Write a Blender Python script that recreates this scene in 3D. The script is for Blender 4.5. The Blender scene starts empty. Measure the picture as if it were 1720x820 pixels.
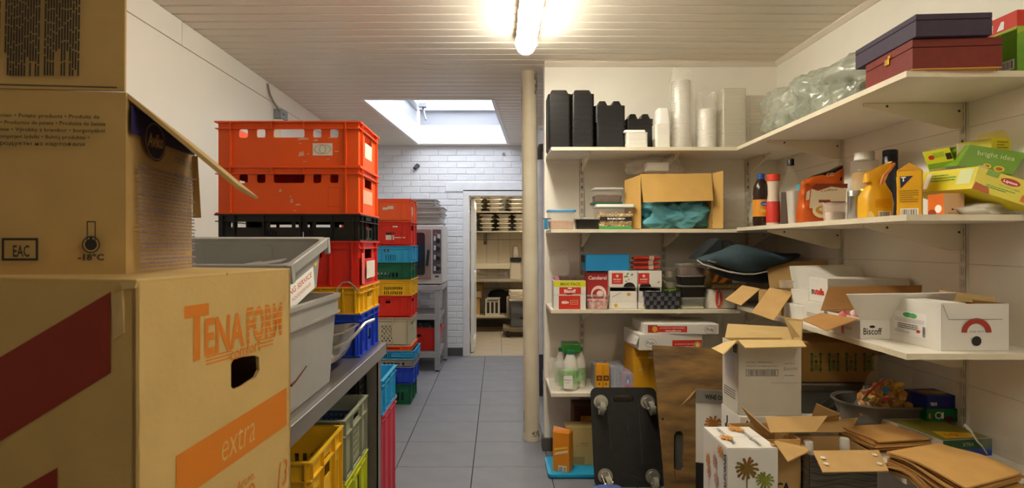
import bpy, bmesh, math, random
from mathutils import Vector, Matrix, noise

random.seed(7)
SC = bpy.context.scene
COL = SC.collection
R = math.radians

# ------------------------------------------------------------------ camera
EYE = 1.35
cam_d = bpy.data.cameras.new('camera')
cam_d.sensor_width = 36.0
cam_d.lens = 36.0 * 1000 / 1720
cam_d.shift_x = 24 / 1720
cam_d.clip_start = 0.05
cam_d.dof.use_dof = True
cam_d.dof.focus_distance = 3.4
cam_d.dof.aperture_fstop = 9.0
cam = bpy.data.objects.new('camera', cam_d)
cam.location = (0, 0, EYE)
cam.rotation_euler = (R(90), 0, 0)
COL.objects.link(cam)
SC.camera = cam

# ------------------------------------------------------------------ sky, lights, exposure
world = bpy.data.worlds.new('sky')
SC.world = world
world.use_nodes = True
bg = world.node_tree.nodes['Background']
bg.inputs[0].default_value = (0.90, 0.95, 1.0, 1)
bg.inputs[1].default_value = 5.2


def area_light(name, loc, sx, sy, watts, col, rot=(0, 0, 0), portal=False):
    l = bpy.data.lights.new(name, 'AREA')
    l.shape = 'RECTANGLE'
    l.size, l.size_y = sx, sy
    l.energy = watts
    l.color = col
    if portal:
        l.cycles.is_portal = True
    o = bpy.data.objects.new(name, l)
    o.location = loc
    o.rotation_euler = rot
    COL.objects.link(o)
    return o


area_light('sky_portal', (-0.48, 6.0, 3.03), 1.05, 2.2, 1, (1, 1, 1), portal=True)
TUBE_EMIT = 26.0
FAR_TUBE_EMIT = 38.0
FILL_LAMP_EMIT = 17.0

vs = SC.view_settings
vs.view_transform = 'Standard'
vs.look = 'None'
vs.gamma = 1
vs.use_curve_mapping = False
vs.exposure = 1.17
cy = SC.cycles
cy.max_bounces = 10
cy.diffuse_bounces = 6
cy.glossy_bounces = 4
cy.transmission_bounces = 6
cy.transparent_max_bounces = 24
cy.use_denoising = True
cy.sample_clamp_indirect = 6
cy.caustics_reflective = False
cy.caustics_refractive = False


# ------------------------------------------------------------------ helpers
def P(px, py, d):
    """a point at distance d in front of the camera, from its place in the 1720 x 820 photograph"""
    return Vector(((px - 836) * d / 1000, d, EYE - (py - 410) * d / 1000))


def X(px, d):
    return (px - 836) * d / 1000


def Z(py, d):
    return EYE - (py - 410) * d / 1000


def lin(h):
    if not isinstance(h, str):
        return tuple(h) + (1,)
    h = h.lstrip('#')
    c = [int(h[i:i + 2], 16) / 255 for i in (0, 2, 4)]
    return tuple(((x + 0.055) / 1.055) ** 2.4 if x > 0.04045 else x / 12.92 for x in c) + (1,)


MATS = {}


def mat(name, col, rough=0.5, metal=0.0, var=0.0, vscale=12, bump=0.0, bscale=150, alpha=1.0, emit=0.0, trans=0.0,
        stretch=None, col2=None, ior=1.45, spec=0.5):
    if name in MATS:
        return MATS[name]
    m = bpy.data.materials.new(name)
    m.use_nodes = True
    nt = m.node_tree
    b = nt.nodes['Principled BSDF']
    c = lin(col)
    b.inputs['Base Color'].default_value = c
    b.inputs['Roughness'].default_value = rough
    b.inputs['Metallic'].default_value = metal
    b.inputs['Alpha'].default_value = alpha
    b.inputs['IOR'].default_value = ior
    b.inputs['Specular IOR Level'].default_value = spec
    b.inputs['Transmission Weight'].default_value = trans
    if emit:
        b.inputs['Emission Color'].default_value = c
        b.inputs['Emission Strength'].default_value = emit
    if var or bump or col2:
        tc = nt.nodes.new('ShaderNodeTexCoord')
        mp = nt.nodes.new('ShaderNodeMapping')
        nt.links.new(tc.outputs['Object'], mp.inputs[0])
        if stretch:
            mp.inputs['Scale'].default_value = stretch
    if var or col2:
        n = nt.nodes.new('ShaderNodeTexNoise')
        n.inputs['Scale'].default_value = vscale
        n.inputs['Detail'].default_value = 6
        nt.links.new(mp.outputs[0], n.inputs['Vector'])
        rp = nt.nodes.new('ShaderNodeValToRGB')
        rp.color_ramp.elements[0].position = 0.3
        rp.color_ramp.elements[1].position = 0.7
        c2 = lin(col2) if col2 else tuple(min(1, x * (1 + var)) for x in c[:3]) + (1,)
        c1 = c if col2 else tuple(x * (1 - var) for x in c[:3]) + (1,)
        rp.color_ramp.elements[0].color = c1
        rp.color_ramp.elements[1].color = c2
        nt.links.new(n.outputs[0], rp.inputs[0])
        nt.links.new(rp.outputs[0], b.inputs['Base Color'])
    if bump:
        n2 = nt.nodes.new('ShaderNodeTexNoise')
        n2.inputs['Scale'].default_value = bscale
        n2.inputs['Detail'].default_value = 3
        nt.links.new(mp.outputs[0], n2.inputs['Vector'])
        bp = nt.nodes.new('ShaderNodeBump')
        bp.inputs['Strength'].default_value = bump
        bp.inputs['Distance'].default_value = 0.003
        nt.links.new(n2.outputs[0], bp.inputs['Height'])
        nt.links.new(bp.outputs[0], b.inputs['Normal'])
    MATS[name] = m
    return m


class M:
    """collects shapes and links them as one mesh object"""

    def __init__(s):
        s.v, s.f, s.fm, s.mi = [], [], [], 0

    def add(s, vs_, fs, mi=None):
        o = len(s.v)
        s.v += [Vector(p) for p in vs_]
        s.f += [tuple(i + o for i in f) for f in fs]
        s.fm += [s.mi if mi is None else mi] * len(fs)
        return s

    def box(s, x0, y0, z0, x1, y1, z1):
        v = [(x, y, z) for z in (z0, z1) for y in (y0, y1) for x in (x0, x1)]
        return s.add(v, [(0, 2, 3, 1), (4, 5, 7, 6), (0, 1, 5, 4), (1, 3, 7, 5), (3, 2, 6, 7), (2, 0, 4, 6)])

    def fbox(s, fr, u0, v0, u1, v1, n0, n1):
        """box in a face frame: u, v on the face, n outwards"""
        O, U, V, N = fr
        v = [O + U * u + V * w + N * n for n in (n0, n1) for w in (v0, v1) for u in (u0, u1)]
        return s.add(v, [(0, 2, 3, 1), (4, 5, 7, 6), (0, 1, 5, 4), (1, 3, 7, 5), (3, 2, 6, 7), (2, 0, 4, 6)])

    def prism(s, pts, vec):
        pts = [Vector(p) for p in pts]
        n = len(pts)
        vec = Vector(vec)
        v = pts + [p + vec for p in pts]
        return s.add(v, [tuple(range(n))[::-1], tuple(range(n, 2 * n))] + [(i, (i + 1) % n, n + (i + 1) % n, n + i) for i in range(n)])

    def sheet(s, pts, t, mi_back=None):
        """a quad sheet of thickness t; the back and edges may take another material"""
        a, b, c = [Vector(p) for p in pts[:3]]
        nn = (b - a).cross(c - b).normalized() * t
        k = len(s.fm)
        s.prism(pts, nn)
        if mi_back is not None:
            s.fm[k + 1] = mi_back
        return s

    def loft(s, rings, cap0=True, cap1=True):
        n = len(rings[0])
        v = [p for r in rings for p in r]
        f = [(k * n + i, k * n + (i + 1) % n, (k + 1) * n + (i + 1) % n, (k + 1) * n + i) for k in range(len(rings) - 1) for i in range(n)]
        if cap0:
            f.append(tuple(range(n))[::-1])
        if cap1:
            f.append(tuple(range((len(rings) - 1) * n, len(rings) * n)))
        return s.add(v, f)

    def lathe(s, c, prof, n=20, cap0=True, cap1=True):
        c = Vector(c)
        return s.loft([[c + Vector((r * math.cos(2 * math.pi * i / n), r * math.sin(2 * math.pi * i / n), z)) for i in range(n)] for r, z in prof], cap0, cap1)

    def rings(s, c, secs, n=4, rot=0, cap0=True, cap1=True):
        """rounded rectangles (z, w, d, r) stacked into one skin"""
        return s.loft([rrect(c, z, w, d, r, n, rot) for z, w, d, r in secs], cap0, cap1)

    def tube(s, pts, r, n=8, r1=None):
        pts = [Vector(p) for p in pts]
        rr = []
        for i, p in enumerate(pts):
            t = (pts[min(i + 1, len(pts) - 1)] - pts[max(i - 1, 0)]).normalized()
            a = t.orthogonal().normalized() if i == 0 else (a - t * a.dot(t)).normalized()
            b = t.cross(a)
            rad = r if r1 is None else r + (r1 - r) * i / (len(pts) - 1)
            rr.append([p + (a * math.cos(2 * math.pi * k / n) + b * math.sin(2 * math.pi * k / n)) * rad for k in range(n)])
        return s.loft(rr)

    def disc(s, c, axis, r, t, n=20, r2=None):
        axis = Vector(axis).normalized()
        a = axis.orthogonal().normalized()
        b = axis.cross(a)
        c = Vector(c)
        r2 = r if r2 is None else r2
        k = lambda cc, rad: [cc + (a * math.cos(2 * math.pi * i / n) + b * math.sin(2 * math.pi * i / n)) * rad for i in range(n)]
        return s.loft([k(c, r), k(c + axis * t, r2)])

    def panel(s, fr, W, H, t, holes=()):
        """a flat wall W x H with rectangular holes (u0, v0, u1, v1), thickness t inwards"""
        us = sorted({0, W} | {min(max(h[i], 0), W) for h in holes for i in (0, 2)})
        ws = sorted({0, H} | {min(max(h[i], 0), H) for h in holes for i in (1, 3)})
        O, U, V, N = fr

        def full(i, j):
            if i < 0 or j < 0 or i >= len(us) - 1 or j >= len(ws) - 1:
                return False
            cu, cw = (us[i] + us[i + 1]) / 2, (ws[j] + ws[j + 1]) / 2
            return not any(h[0] < cu < h[2] and h[1] < cw < h[3] for h in holes)
        for i in range(len(us) - 1):
            for j in range(len(ws) - 1):
                if not full(i, j):
                    continue
                p = lambda u, w, n: O + U * u + V * w + N * n
                a, b, c, d = us[i], us[i + 1], ws[j], ws[j + 1]
                q = [p(a, c, 0), p(b, c, 0), p(b, d, 0), p(a, d, 0), p(a, c, -t), p(b, c, -t), p(b, d, -t), p(a, d, -t)]
                f = [(0, 1, 2, 3), (7, 6, 5, 4)]
                if not full(i, j - 1): f.append((0, 4, 5, 1))
                if not full(i, j + 1): f.append((3, 2, 6, 7))
                if not full(i - 1, j): f.append((0, 3, 7, 4))
                if not full(i + 1, j): f.append((1, 5, 6, 2))
                s.add(q, f)
        return s

    def shape(s, fr, loops, t):
        """an outline with holes (2-D point lists in the frame), thickness t inwards"""
        cu = bpy.data.curves.new('outline', 'CURVE')
        cu.dimensions = '2D'
        cu.fill_mode = 'BOTH'
        cu.extrude = t / 2
        for lp in loops:
            sp = cu.splines.new('POLY')
            sp.points.add(len(lp) - 1)
            for k, (u, w) in enumerate(lp):
                sp.points[k].co = (u, w, 0, 1)
            sp.use_cyclic_u = True
        return s._curve(cu, fr, -t / 2)

    def _curve(s, cu, fr, dn, scale=1.0, at=(0, 0), rot=0.0, width=None, shear=0.0, sy=1.0, align='L'):
        o = bpy.data.objects.new('outline', cu)
        me = bpy.data.meshes.new_from_object(o)
        O, U, V, N = fr
        pts = [v.co.copy() for v in me.vertices]
        if not pts:
            bpy.data.objects.remove(o)
            return s
        sx = scale
        if width:
            xs = [p.x for p in pts]
            sx = width / max(1e-6, max(xs) - min(xs))
            x0 = min(xs)
        else:
            x0 = 0
        c, sn = math.cos(rot), math.sin(rot)
        out = []
        for p in pts:
            a, b = (p.x - x0) * sx, p.y * scale * sy
            a += b * shear
            a, b = a * c - b * sn, a * sn + b * c
            out.append(O + U * (a + at[0]) + V * (b + at[1]) + N * (p.z + dn))
        s.add(out, [tuple(f.vertices) for f in me.polygons])
        bpy.data.objects.remove(o)
        bpy.data.meshes.remove(me)
        bpy.data.curves.remove(cu)
        return s

    def text(s, fr, u, v, h, txt, width=None, bold=0.0, rot=0.0, dn=0.0008, shear=0.0):
        """lettering with capitals h high, its lower left corner at u, v"""
        cu = bpy.data.curves.new('lettering', 'FONT')
        cu.body = txt
        cu.size = 1.0
        cu.offset = bold
        cu.resolution_u = 2
        return s._curve(cu, fr, dn, scale=h / 0.73, at=(u, v), rot=rot, width=width, shear=shear)

    def build(s, name, m, parent=None, smooth=False, bevel=0.0, seg=2, weld=False, angle=40):
        base = BASE.get(parent.name, Vector((0, 0, 0))) if parent else Vector((0, 0, 0))
        me = bpy.data.meshes.new(name)
        me.from_pydata([tuple(p - base) for p in s.v], [], s.f)
        ms = m if isinstance(m, (list, tuple)) else [m]
        for x in ms:
            me.materials.append(x)
        me.polygons.foreach_set('material_index', s.fm)
        bm = bmesh.new()
        bm.from_mesh(me)
        if weld or bevel:
            bmesh.ops.remove_doubles(bm, verts=bm.verts, dist=1e-5)
        bmesh.ops.recalc_face_normals(bm, faces=bm.faces)
        if bevel:
            es = [e for e in bm.edges if len(e.link_faces) == 2 and e.calc_face_angle(0) > 0.5]
            bmesh.ops.bevel(bm, geom=es, offset=bevel, segments=seg, affect='EDGES', profile=0.5, clamp_overlap=True)
        bm.to_mesh(me)
        bm.free()
        if smooth:
            me.shade_smooth()
            me.set_sharp_from_angle(angle=R(angle))
        o = bpy.data.objects.new(name, me)
        COL.objects.link(o)
        if parent:
            o.parent = parent
            BASE[o.name] = base
        return o


BASE = {}
Xv, Yv, Zv = Vector((1, 0, 0)), Vector((0, 1, 0)), Vector((0, 0, 1))


def rrect(c, z, w, d, r, n=4, rot=0):
    r = max(min(r, w / 2 - 1e-4, d / 2 - 1e-4), 1e-4)
    out = []
    ca, sa = math.cos(rot), math.sin(rot)
    for qx, qy, a0 in ((1, 1, 0), (-1, 1, 90), (-1, -1, 180), (1, -1, 270)):
        for k in range(n + 1):
            a = R(a0 + 90 * k / n)
            x, y = qx * (w / 2 - r) + r * math.cos(a), qy * (d / 2 - r) + r * math.sin(a)
            out.append(Vector((c[0] + x * ca - y * sa, c[1] + x * sa + y * ca, (c[2] if len(c) > 2 else 0) + z)))
    return out


def rr2(u0, v0, u1, v1, r, n=4):
    """rounded rectangle outline in a frame"""
    out = []
    for cx, cy_, a0 in ((u1 - r, v1 - r, 0), (u0 + r, v1 - r, 90), (u0 + r, v0 + r, 180), (u1 - r, v0 + r, 270)):
        out += [(cx + r * math.cos(R(a0 + 90 * k / n)), cy_ + r * math.sin(R(a0 + 90 * k / n))) for k in range(n + 1)]
    return out


def thing(name, label, cat, loc, group=None, kind=None):
    o = bpy.data.objects.new(name, None)
    o.empty_display_size = 0.05
    COL.objects.link(o)
    o.location = loc
    BASE[o.name] = Vector(loc)
    return tag(o, label, cat, group, kind)


def tag(o, label, cat=None, group=None, kind=None):
    o['label'] = label
    if cat: o['category'] = cat
    if group: o['group'] = group
    if kind: o['kind'] = kind
    return o


def structure(o, label=None):
    o['kind'] = 'structure'
    if label: o['label'] = label
    return o


def dup(root, loc, label=None, group=None):
    """a copy of a thing with copies of its parts and sub-parts"""
    r = root.copy()
    COL.objects.link(r)
    r.location = loc
    BASE[r.name] = Vector(loc)
    if label: r['label'] = label
    if group: r['group'] = group
    for ch in root.children:
        c = ch.copy()
        COL.objects.link(c)
        c.parent = r
        for g in ch.children:
            e = g.copy()
            COL.objects.link(e)
            e.parent = c
    return r


class Box:
    """an upright box: front left bottom corner, width, depth, height, turn about that corner"""

    def __init__(s, flb, w, d, h, rot=0.0):
        s.o, s.w, s.d, s.h, s.rot = Vector(flb), w, d, h, R(rot)
        s.u = Vector((math.cos(s.rot), math.sin(s.rot), 0))
        s.n = Vector((-math.sin(s.rot), math.cos(s.rot), 0))

    def p(s, a, b, c):
        return s.o + s.u * a + s.n * b + Zv * c

    @property
    def front(s): return (s.o, s.u, Zv, -s.n)
    @property
    def left(s): return (s.p(0, s.d, 0), -s.n, Zv, -s.u)
    @property
    def right(s): return (s.p(s.w, 0, 0), s.n, Zv, s.u)
    @property
    def back(s): return (s.p(s.w, s.d, 0), -s.u, Zv, s.n)
    @property
    def top(s): return (s.p(0, 0, s.h), s.u, s.n, Zv)
    @property
    def base(s): return s.p(s.w / 2, s.d / 2, 0)

    def solid(s, m, a0=0, b0=0, c0=0, a1=None, b1=None, c1=None):
        a1, b1, c1 = s.w if a1 is None else a1, s.d if b1 is None else b1, s.h if c1 is None else c1
        v = [s.p(x, y, z) for z in (c0, c1) for y in (b0, b1) for x in (a0, a1)]
        return m.add(v, [(0, 2, 3, 1), (4, 5, 7, 6), (0, 1, 5, 4), (1, 3, 7, 5), (3, 2, 6, 7), (2, 0, 4, 6)])


class Print:
    """flat print on faces, one mesh per thing, one material per ink"""

    def __init__(s, parent, name='print'):
        s.m, s.ms, s.parent, s.name, s.lift = M(), [], parent, name, 0.0006

    def ink(s, m):
        if m not in s.ms:
            s.ms.append(m)
        s.m.mi = s.ms.index(m)

    def rect(s, fr, u0, v0, u1, v1, m):
        s.ink(m)
        O, U, V, N = fr
        s.lift += 0.00002
        s.m.add([O + U * a + V * b + N * s.lift for a, b in ((u0, v0), (u1, v0), (u1, v1), (u0, v1))], [(0, 1, 2, 3)])
        return s

    def poly(s, fr, pts, m):
        s.ink(m)
        O, U, V, N = fr
        s.lift += 0.00002
        s.m.add([O + U * a + V * b + N * s.lift for a, b in pts], [tuple(range(len(pts)))])
        return s

    def oval(s, fr, u, v, a, b, m, n=20, rot=0):
        c, q = math.cos(rot), math.sin(rot)
        return s.poly(fr, [(u + a * math.cos(2 * math.pi * k / n) * c - b * math.sin(2 * math.pi * k / n) * q,
                            v + a * math.cos(2 * math.pi * k / n) * q + b * math.sin(2 * math.pi * k / n) * c) for k in range(n)], m)

    def frame(s, fr, u0, v0, u1, v1, t, m):
        s.rect(fr, u0, v0, u1, v0 + t, m).rect(fr, u0, v1 - t, u1, v1, m)
        return s.rect(fr, u0, v0, u0 + t, v1, m).rect(fr, u1 - t, v0, u1, v1, m)

    def bars(s, fr, u0, v0, u1, v1, m, n=16):
        """a barcode"""
        rnd = random.Random(int(u0 * 1e4) + n)
        st = (u1 - u0) / n
        for k in range(n):
            s.rect(fr, u0 + k * st, v0, u0 + k * st + st * rnd.uniform(0.3, 0.75), v1, m)
        return s

    def lines(s, fr, u0, v0, u1, v1, n, m, fill=0.45, seed=1):
        """a block of fine print too small to read: broken lines of ink"""
        rnd = random.Random(seed)
        st = (v1 - v0) / n
        for k in range(n):
            u = u0
            end = u1 - (u1 - u0) * (rnd.uniform(0, 0.35) if rnd.random() < 0.3 else 0)
            while u < end:
                w = min(rnd.uniform(0.04, 0.16) * (u1 - u0), end - u)
                s.rect(fr, u, v1 - (k + fill) * st, u + w, v1 - k * st, m)
                u += w + 0.015 * (u1 - u0)
        return s

    def text(s, fr, u, v, h, txt, m, width=None, bold=0.0, rot=0.0, shear=0.0):
        s.ink(m)
        s.lift += 0.00002
        s.m.text(fr, u, v, h, txt, width, bold, rot, s.lift, shear)
        return s

    def build(s):
        return s.m.build(s.name, s.ms, s.parent)


def flap_pts(b, side, ln, ang, inset=0.0, skew=0.0, z=None):
    z = b.h if z is None else z
    e = {'front': (b.p(0, 0, z), b.p(b.w, 0, z), -b.n), 'back': (b.p(b.w, b.d, z), b.p(0, b.d, z), b.n),
         'left': (b.p(0, b.d, z), b.p(0, 0, z), -b.u), 'right': (b.p(b.w, 0, z), b.p(b.w, b.d, z), b.u)}[side]
    a, c, out = e
    along = (c - a).normalized()
    dr = out * math.cos(R(ang)) + Zv * math.sin(R(ang))
    return [a, c, c + dr * ln - along * (inset - skew), a + dr * ln + along * (inset + skew)]


def carton(name, label, cat, b, mo, mi=None, flaps=(), group=None, t=0.004, bevel=0.002, seam=True, quads=()):
    """a cardboard box: closed, or open with its flaps (side, length, angle, inset, skew); quads are flaps given by corners"""
    root = thing(name, label, cat, b.base, group)
    if flaps or quads or mi:
        m = M()
        mi = mi or mo
        m.mi = 0
        for fr, W in ((b.front, b.w), (b.right, b.d), (b.back, b.w), (b.left, b.d)):
            m.mi = 0
            m.fbox(fr, 0, 0, W, b.h, -t * 0.3, 0)
            m.mi = 1
            m.fbox(fr, t * 0.31, 0, W - t * 0.31, b.h, -t, -t * 0.3)
        b.solid(m, t, t, 0.001, b.w - t, b.d - t, t)
        m.build('body', [mo, mi], root)
        for f in flaps:
            k = M()
            k.mi = 1
            side, ln, ang = f[:3]
            k.sheet(flap_pts(b, side, ln, ang, *f[3:]), -t, 1)
            k.fm[-6:] = [0 if i == 1 else 1 for i in range(6)]
            k.build('flap', [mo, mi], root)
        for q in quads:
            k = M()
            k.mi = 1
            k.sheet(q, t)
            k.build('flap', [mo, mi], root)
    else:
        m = M()
        b.solid(m)
        m.build('body', mo, root, bevel=bevel)
        if seam:
            k = M()
            g = 0.0015
            k.fbox(b.top, 0.001, 0.001, b.w - 0.001, b.d / 2 - g, 0, 0.0025)
            k.build('flap', mo, root)
            k = M()
            k.fbox(b.top, 0.001, b.d / 2 + g, b.w - 0.001, b.d - 0.001, 0, 0.0025)
            k.build('flap', mo, root)
    return root


def blob(c, size, seed=0, amp=0.12, freq=3.0, sub=4, power=3.0, flat=True, ridge=True, folds=(1.0, 1.0, 0.45)):
    """a crumpled bag: a rounded block with soft folds; returns an M"""
    bm = bmesh.new()
    bmesh.ops.create_icosphere(bm, subdivisions=sub, radius=1)
    m = M()
    c = Vector(c)
    off = Vector((seed * 3.7, seed * 1.3, seed * 2.1))
    vs_ = []
    for v in bm.verts:
        p = v.co.normalized()
        k = (abs(p.x) ** power + abs(p.y) ** power + abs(p.z) ** power) ** (-1 / power)
        q = p * k
        w = Vector((q.x * folds[0], q.y * folds[1], q.z * folds[2]))
        n = noise.noise(w * freq * 0.55 + off)
        n2 = 1 - 2 * abs(noise.noise(w * freq * 0.9 + off * 2))
        n3 = 1 - 2 * abs(noise.noise(w * freq * 2.1 + off))
        q = q * (1 + amp * (n * 0.9 + n2 * 0.45 + n3 * 0.16) - amp * 0.4)
        z = max(q.z, -0.9)
        vs_.append(c + Vector((q.x * size[0] / 2, q.y * size[1] / 2, (z + 0.9) / 1.9 * size[2])))
    m.add(vs_, [tuple(v.index for v in f.verts) for f in bm.faces])
    bm.free()
    return m

# ------------------------------------------------------------------ materials of the setting
CEIL, FARY, WALLY, LX, RX, SX, AX = 2.537, 7.18, 3.89, -1.68, 1.825, 0.305, 0.42
NEARY = -2.6
paint_w = mat('white_paint', '#e9e3d6', 0.55, var=0.04, vscale=3, bump=0.08, bscale=60)
cold_panel = mat('cold_room_panel', '#e6e1d5', 0.45, var=0.02, vscale=2)
brick_w = mat('painted_brick', '#e6e6e8', 0.55, var=0.06, vscale=8, bump=0.5, bscale=40)
mortar_w = mat('painted_mortar', '#d9d8d9', 0.7, var=0.06, vscale=9, bump=0.3, bscale=60)
pvc = mat('ceiling_pvc', '#ddd3c2', 0.34, var=0.03, vscale=2)
groove = mat('ceiling_groove', '#8d8272', 0.6)
tile_m = mat('grey_floor_tile', '#7b7c82', 0.5, var=0.09, vscale=5, bump=0.12, bscale=90)
grout_m = mat('dark_grout', '#3c3d42', 0.9)
white_trim = mat('white_trim', '#e4e2de', 0.4, var=0.03)
dark_tile = mat('dark_skirting_tile', '#55524f', 0.6, var=0.12, vscale=14)
beige_tile = mat('beige_floor_tile', '#a59a88', 0.55, var=0.07, vscale=6)
far_wall_m = mat('far_room_tile', '#cfc3ac', 0.4, var=0.03)
steel = mat('brushed_steel', '#b9b4aa', 0.32, metal=0.9, var=0.08, vscale=40, stretch=(1, 8, 8))
steel_d = mat('dull_steel', '#8d8a85', 0.42, metal=0.8, var=0.1, vscale=30)
black_p = mat('black_plastic', '#191816', 0.4, var=0.15, vscale=30)
ink = mat('black_ink', '#221f1d', 0.6)

# ------------------------------------------------------------------ floor
m = M()
m.box(LX - 0.1, NEARY - 0.1, -0.12, RX + 0.1, FARY + 0.1, -0.004)
floor = structure(m.build('floor', grout_m))
T = 0.463
m = M()
g = 0.0028
for a, z in ((g, -0.004), (g, -0.001), (g + 0.001, 0.0)):
    pass
m.loft([[Vector((s1 * (T / 2 - a), s2 * (T / 2 - a), z)) for s1, s2 in ((1, 1), (-1, 1), (-1, -1), (1, -1))] for a, z in ((g, -0.004), (g, -0.0012), (g + 0.0012, 0.0))])
tile0 = m.build('tile', tile_m, floor)
first = True
for i in range(-4, 5):
    for j in range(-13, 9):
        x, y = -0.15 + T * (i + 0.5), 3.605 + 0.461 * (j + 0.5)
        if x > RX + 0.2 or y > FARY + 0.02 or x < LX - 0.2 or (x > 0.8 and y > 4.2):
            continue
        t = tile0 if first else tile0.copy()
        if not first:
            COL.objects.link(t)
        first = False
        t.location = (x, y, random.uniform(-0.0006, 0))
        t.rotation_euler = (0, 0, random.choice((0, R(180))))

# ------------------------------------------------------------------ walls
m = M()
m.box(LX - 0.12, NEARY, 0, LX - 0.012, FARY + 0.15, CEIL + 0.1)
wl = structure(m.build('wall_left', mat('panel_gap', '#8a8378', 0.8)))
SEAM = 2.406
cuts = [NEARY, -0.3, 0.85, 2.0, 3.17, 4.32, 5.25, 6.2, FARY]
for k in range(len(cuts) - 1):
    m = M()
    m.box(LX - 0.014, cuts[k] + 0.0025, SEAM + 0.002, LX, cuts[k + 1] - 0.0025, CEIL)
    m.build('panel', cold_panel, wl, bevel=0.002)
m = M()
m.box(LX - 0.014, NEARY, 0, LX, FARY, SEAM - 0.002)
m.build('panel', cold_panel, wl, bevel=0.002)

m = M()
m.box(RX, NEARY, 0, RX + 0.12, WALLY + 0.12, CEIL + 0.1)
structure(m.build('wall_right', paint_w))
# the long wavy joint lines of the wall cladding behind the shelves
m = M()
for py0, py1, z in ((2.0, 3.8, 1.80), (1.9, 3.8, 1.27), (1.9, 3.8, 0.80)):
    m.tube([(RX, y, z + 0.006 * math.sin(y * 3)) for y in (1.6, 2.2, 2.8, 3.4, 3.88)], 0.0012, 5)
m.build('trim', mat('joint_line', '#bdb4a4', 0.7), bpy.data.objects['wall_right'])

m = M()
m.box(SX, WALLY, 0, RX + 0.05, WALLY + 0.1, CEIL + 0.1)
structure(m.build('wall_shelf_side', paint_w, bevel=0.004))
m = M()
m.box(AX, WALLY + 0.1, 0, AX + 0.12, FARY + 0.15, CEIL + 0.1)
structure(m.build('wall_alcove', mat('white_plaster', '#dedde0', 0.55, var=0.07, vscale=7, bump=0.4, bscale=30)))
m = M()
m.box(LX - 0.12, NEARY - 0.12, 0, RX + 0.12, NEARY, CEIL + 0.1)
structure(m.build('wall_front', paint_w))

DX0, DX1, DZ = -0.345, 0.34, 1.93
m = M()
for x0, x1, z0, z1 in ((LX, DX0 - 0.07, 0, CEIL), (DX1 + 0.05, AX, 0, CEIL), (DX0 - 0.07, DX1 + 0.05, DZ + 0.05, CEIL)):
    m.box(x0, FARY + 0.006, z0, x1, FARY + 0.16, z1 + 0.05)
wb = structure(m.build('wall_back', mortar_w))
bm0 = M()
bl, bh = 0.212, 0.0655
bm0.loft([[Vector((s1 * (bl / 2 - a), y, s2 * (bh / 2 - a))) for s1, s2 in ((1, 1), (-1, 1), (-1, -1), (1, -1))] for a, y in ((0, 0.014), (0, 0.004), (0.004, 0.0))])
brick0 = bm0.build('brick', brick_w, wb)
used = False
for row in range(34):
    z = 0.038 + row * 0.0755
    if z > CEIL - 0.02:
        break
    for k in range(-8, 4):
        x0 = k * 0.222 + (0.111 if row % 2 else 0) - 0.05
        x1 = x0 + bl
        lo, hi = -1.46, AX
        segs = [(max(x0, lo), min(x1, hi))]
        if z - bh / 2 < DZ + 0.05:
            segs = [(max(x0, lo), min(x1, DX0 - 0.07)), (max(x0, DX1 + 0.05), min(x1, hi))]
        for a, b in segs:
            if b - a < 0.03:
                continue
            if z < 0.9 and b < -0.8:
                continue
            o = brick0.copy() if used else brick0
            if used:
                COL.objects.link(o)
            used = True
            o.location = ((a + b) / 2, FARY + random.uniform(-0.002, 0.0025), z)
            o.rotation_euler = (0, 0, random.uniform(-0.008, 0.008))
            o.scale = ((b - a) / bl, 1, random.uniform(0.96, 1.02))
# plastered lintel over the doorway
m = M()
m.box(X(748, FARY), FARY - 0.012, Z(322, FARY), X(876, FARY) + 0.15, FARY + 0.02, Z(306, FARY))
m.build('lintel', brick_w, wb, bevel=0.006)

# skirting tiles, and a dark strip added in place of shade in the far room
for nm, b_ in (('shade_strip_far_room', (-0.74, 9.715, 0, 1.29, 9.74, 0.12)),
               ('baseboard_back', (X(745, FARY), FARY - 0.014, 0, DX0 - 0.075, FARY, 0.1)),
               ('baseboard_shelf_side', (SX - 0.004, WALLY - 0.016, 0, RX, WALLY, 0.085)),
               ('baseboard_alcove', (AX - 0.012, WALLY + 0.1, 0, AX, FARY, 0.085)),
               ('baseboard_wall_end', (SX - 0.014, WALLY - 0.016, 0, SX, WALLY + 0.1, 0.085))):
    m = M()
    m.box(*b_)
    structure(m.build(nm, dark_tile, bevel=0.002))

# ------------------------------------------------------------------ ceiling of plastic planks, with the skylight opening
def sky_x(y):
    k = (y - 4.885) / 2.215
    return -1.10 + 0.165 * k, -0.05 + 0.17 * k


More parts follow.
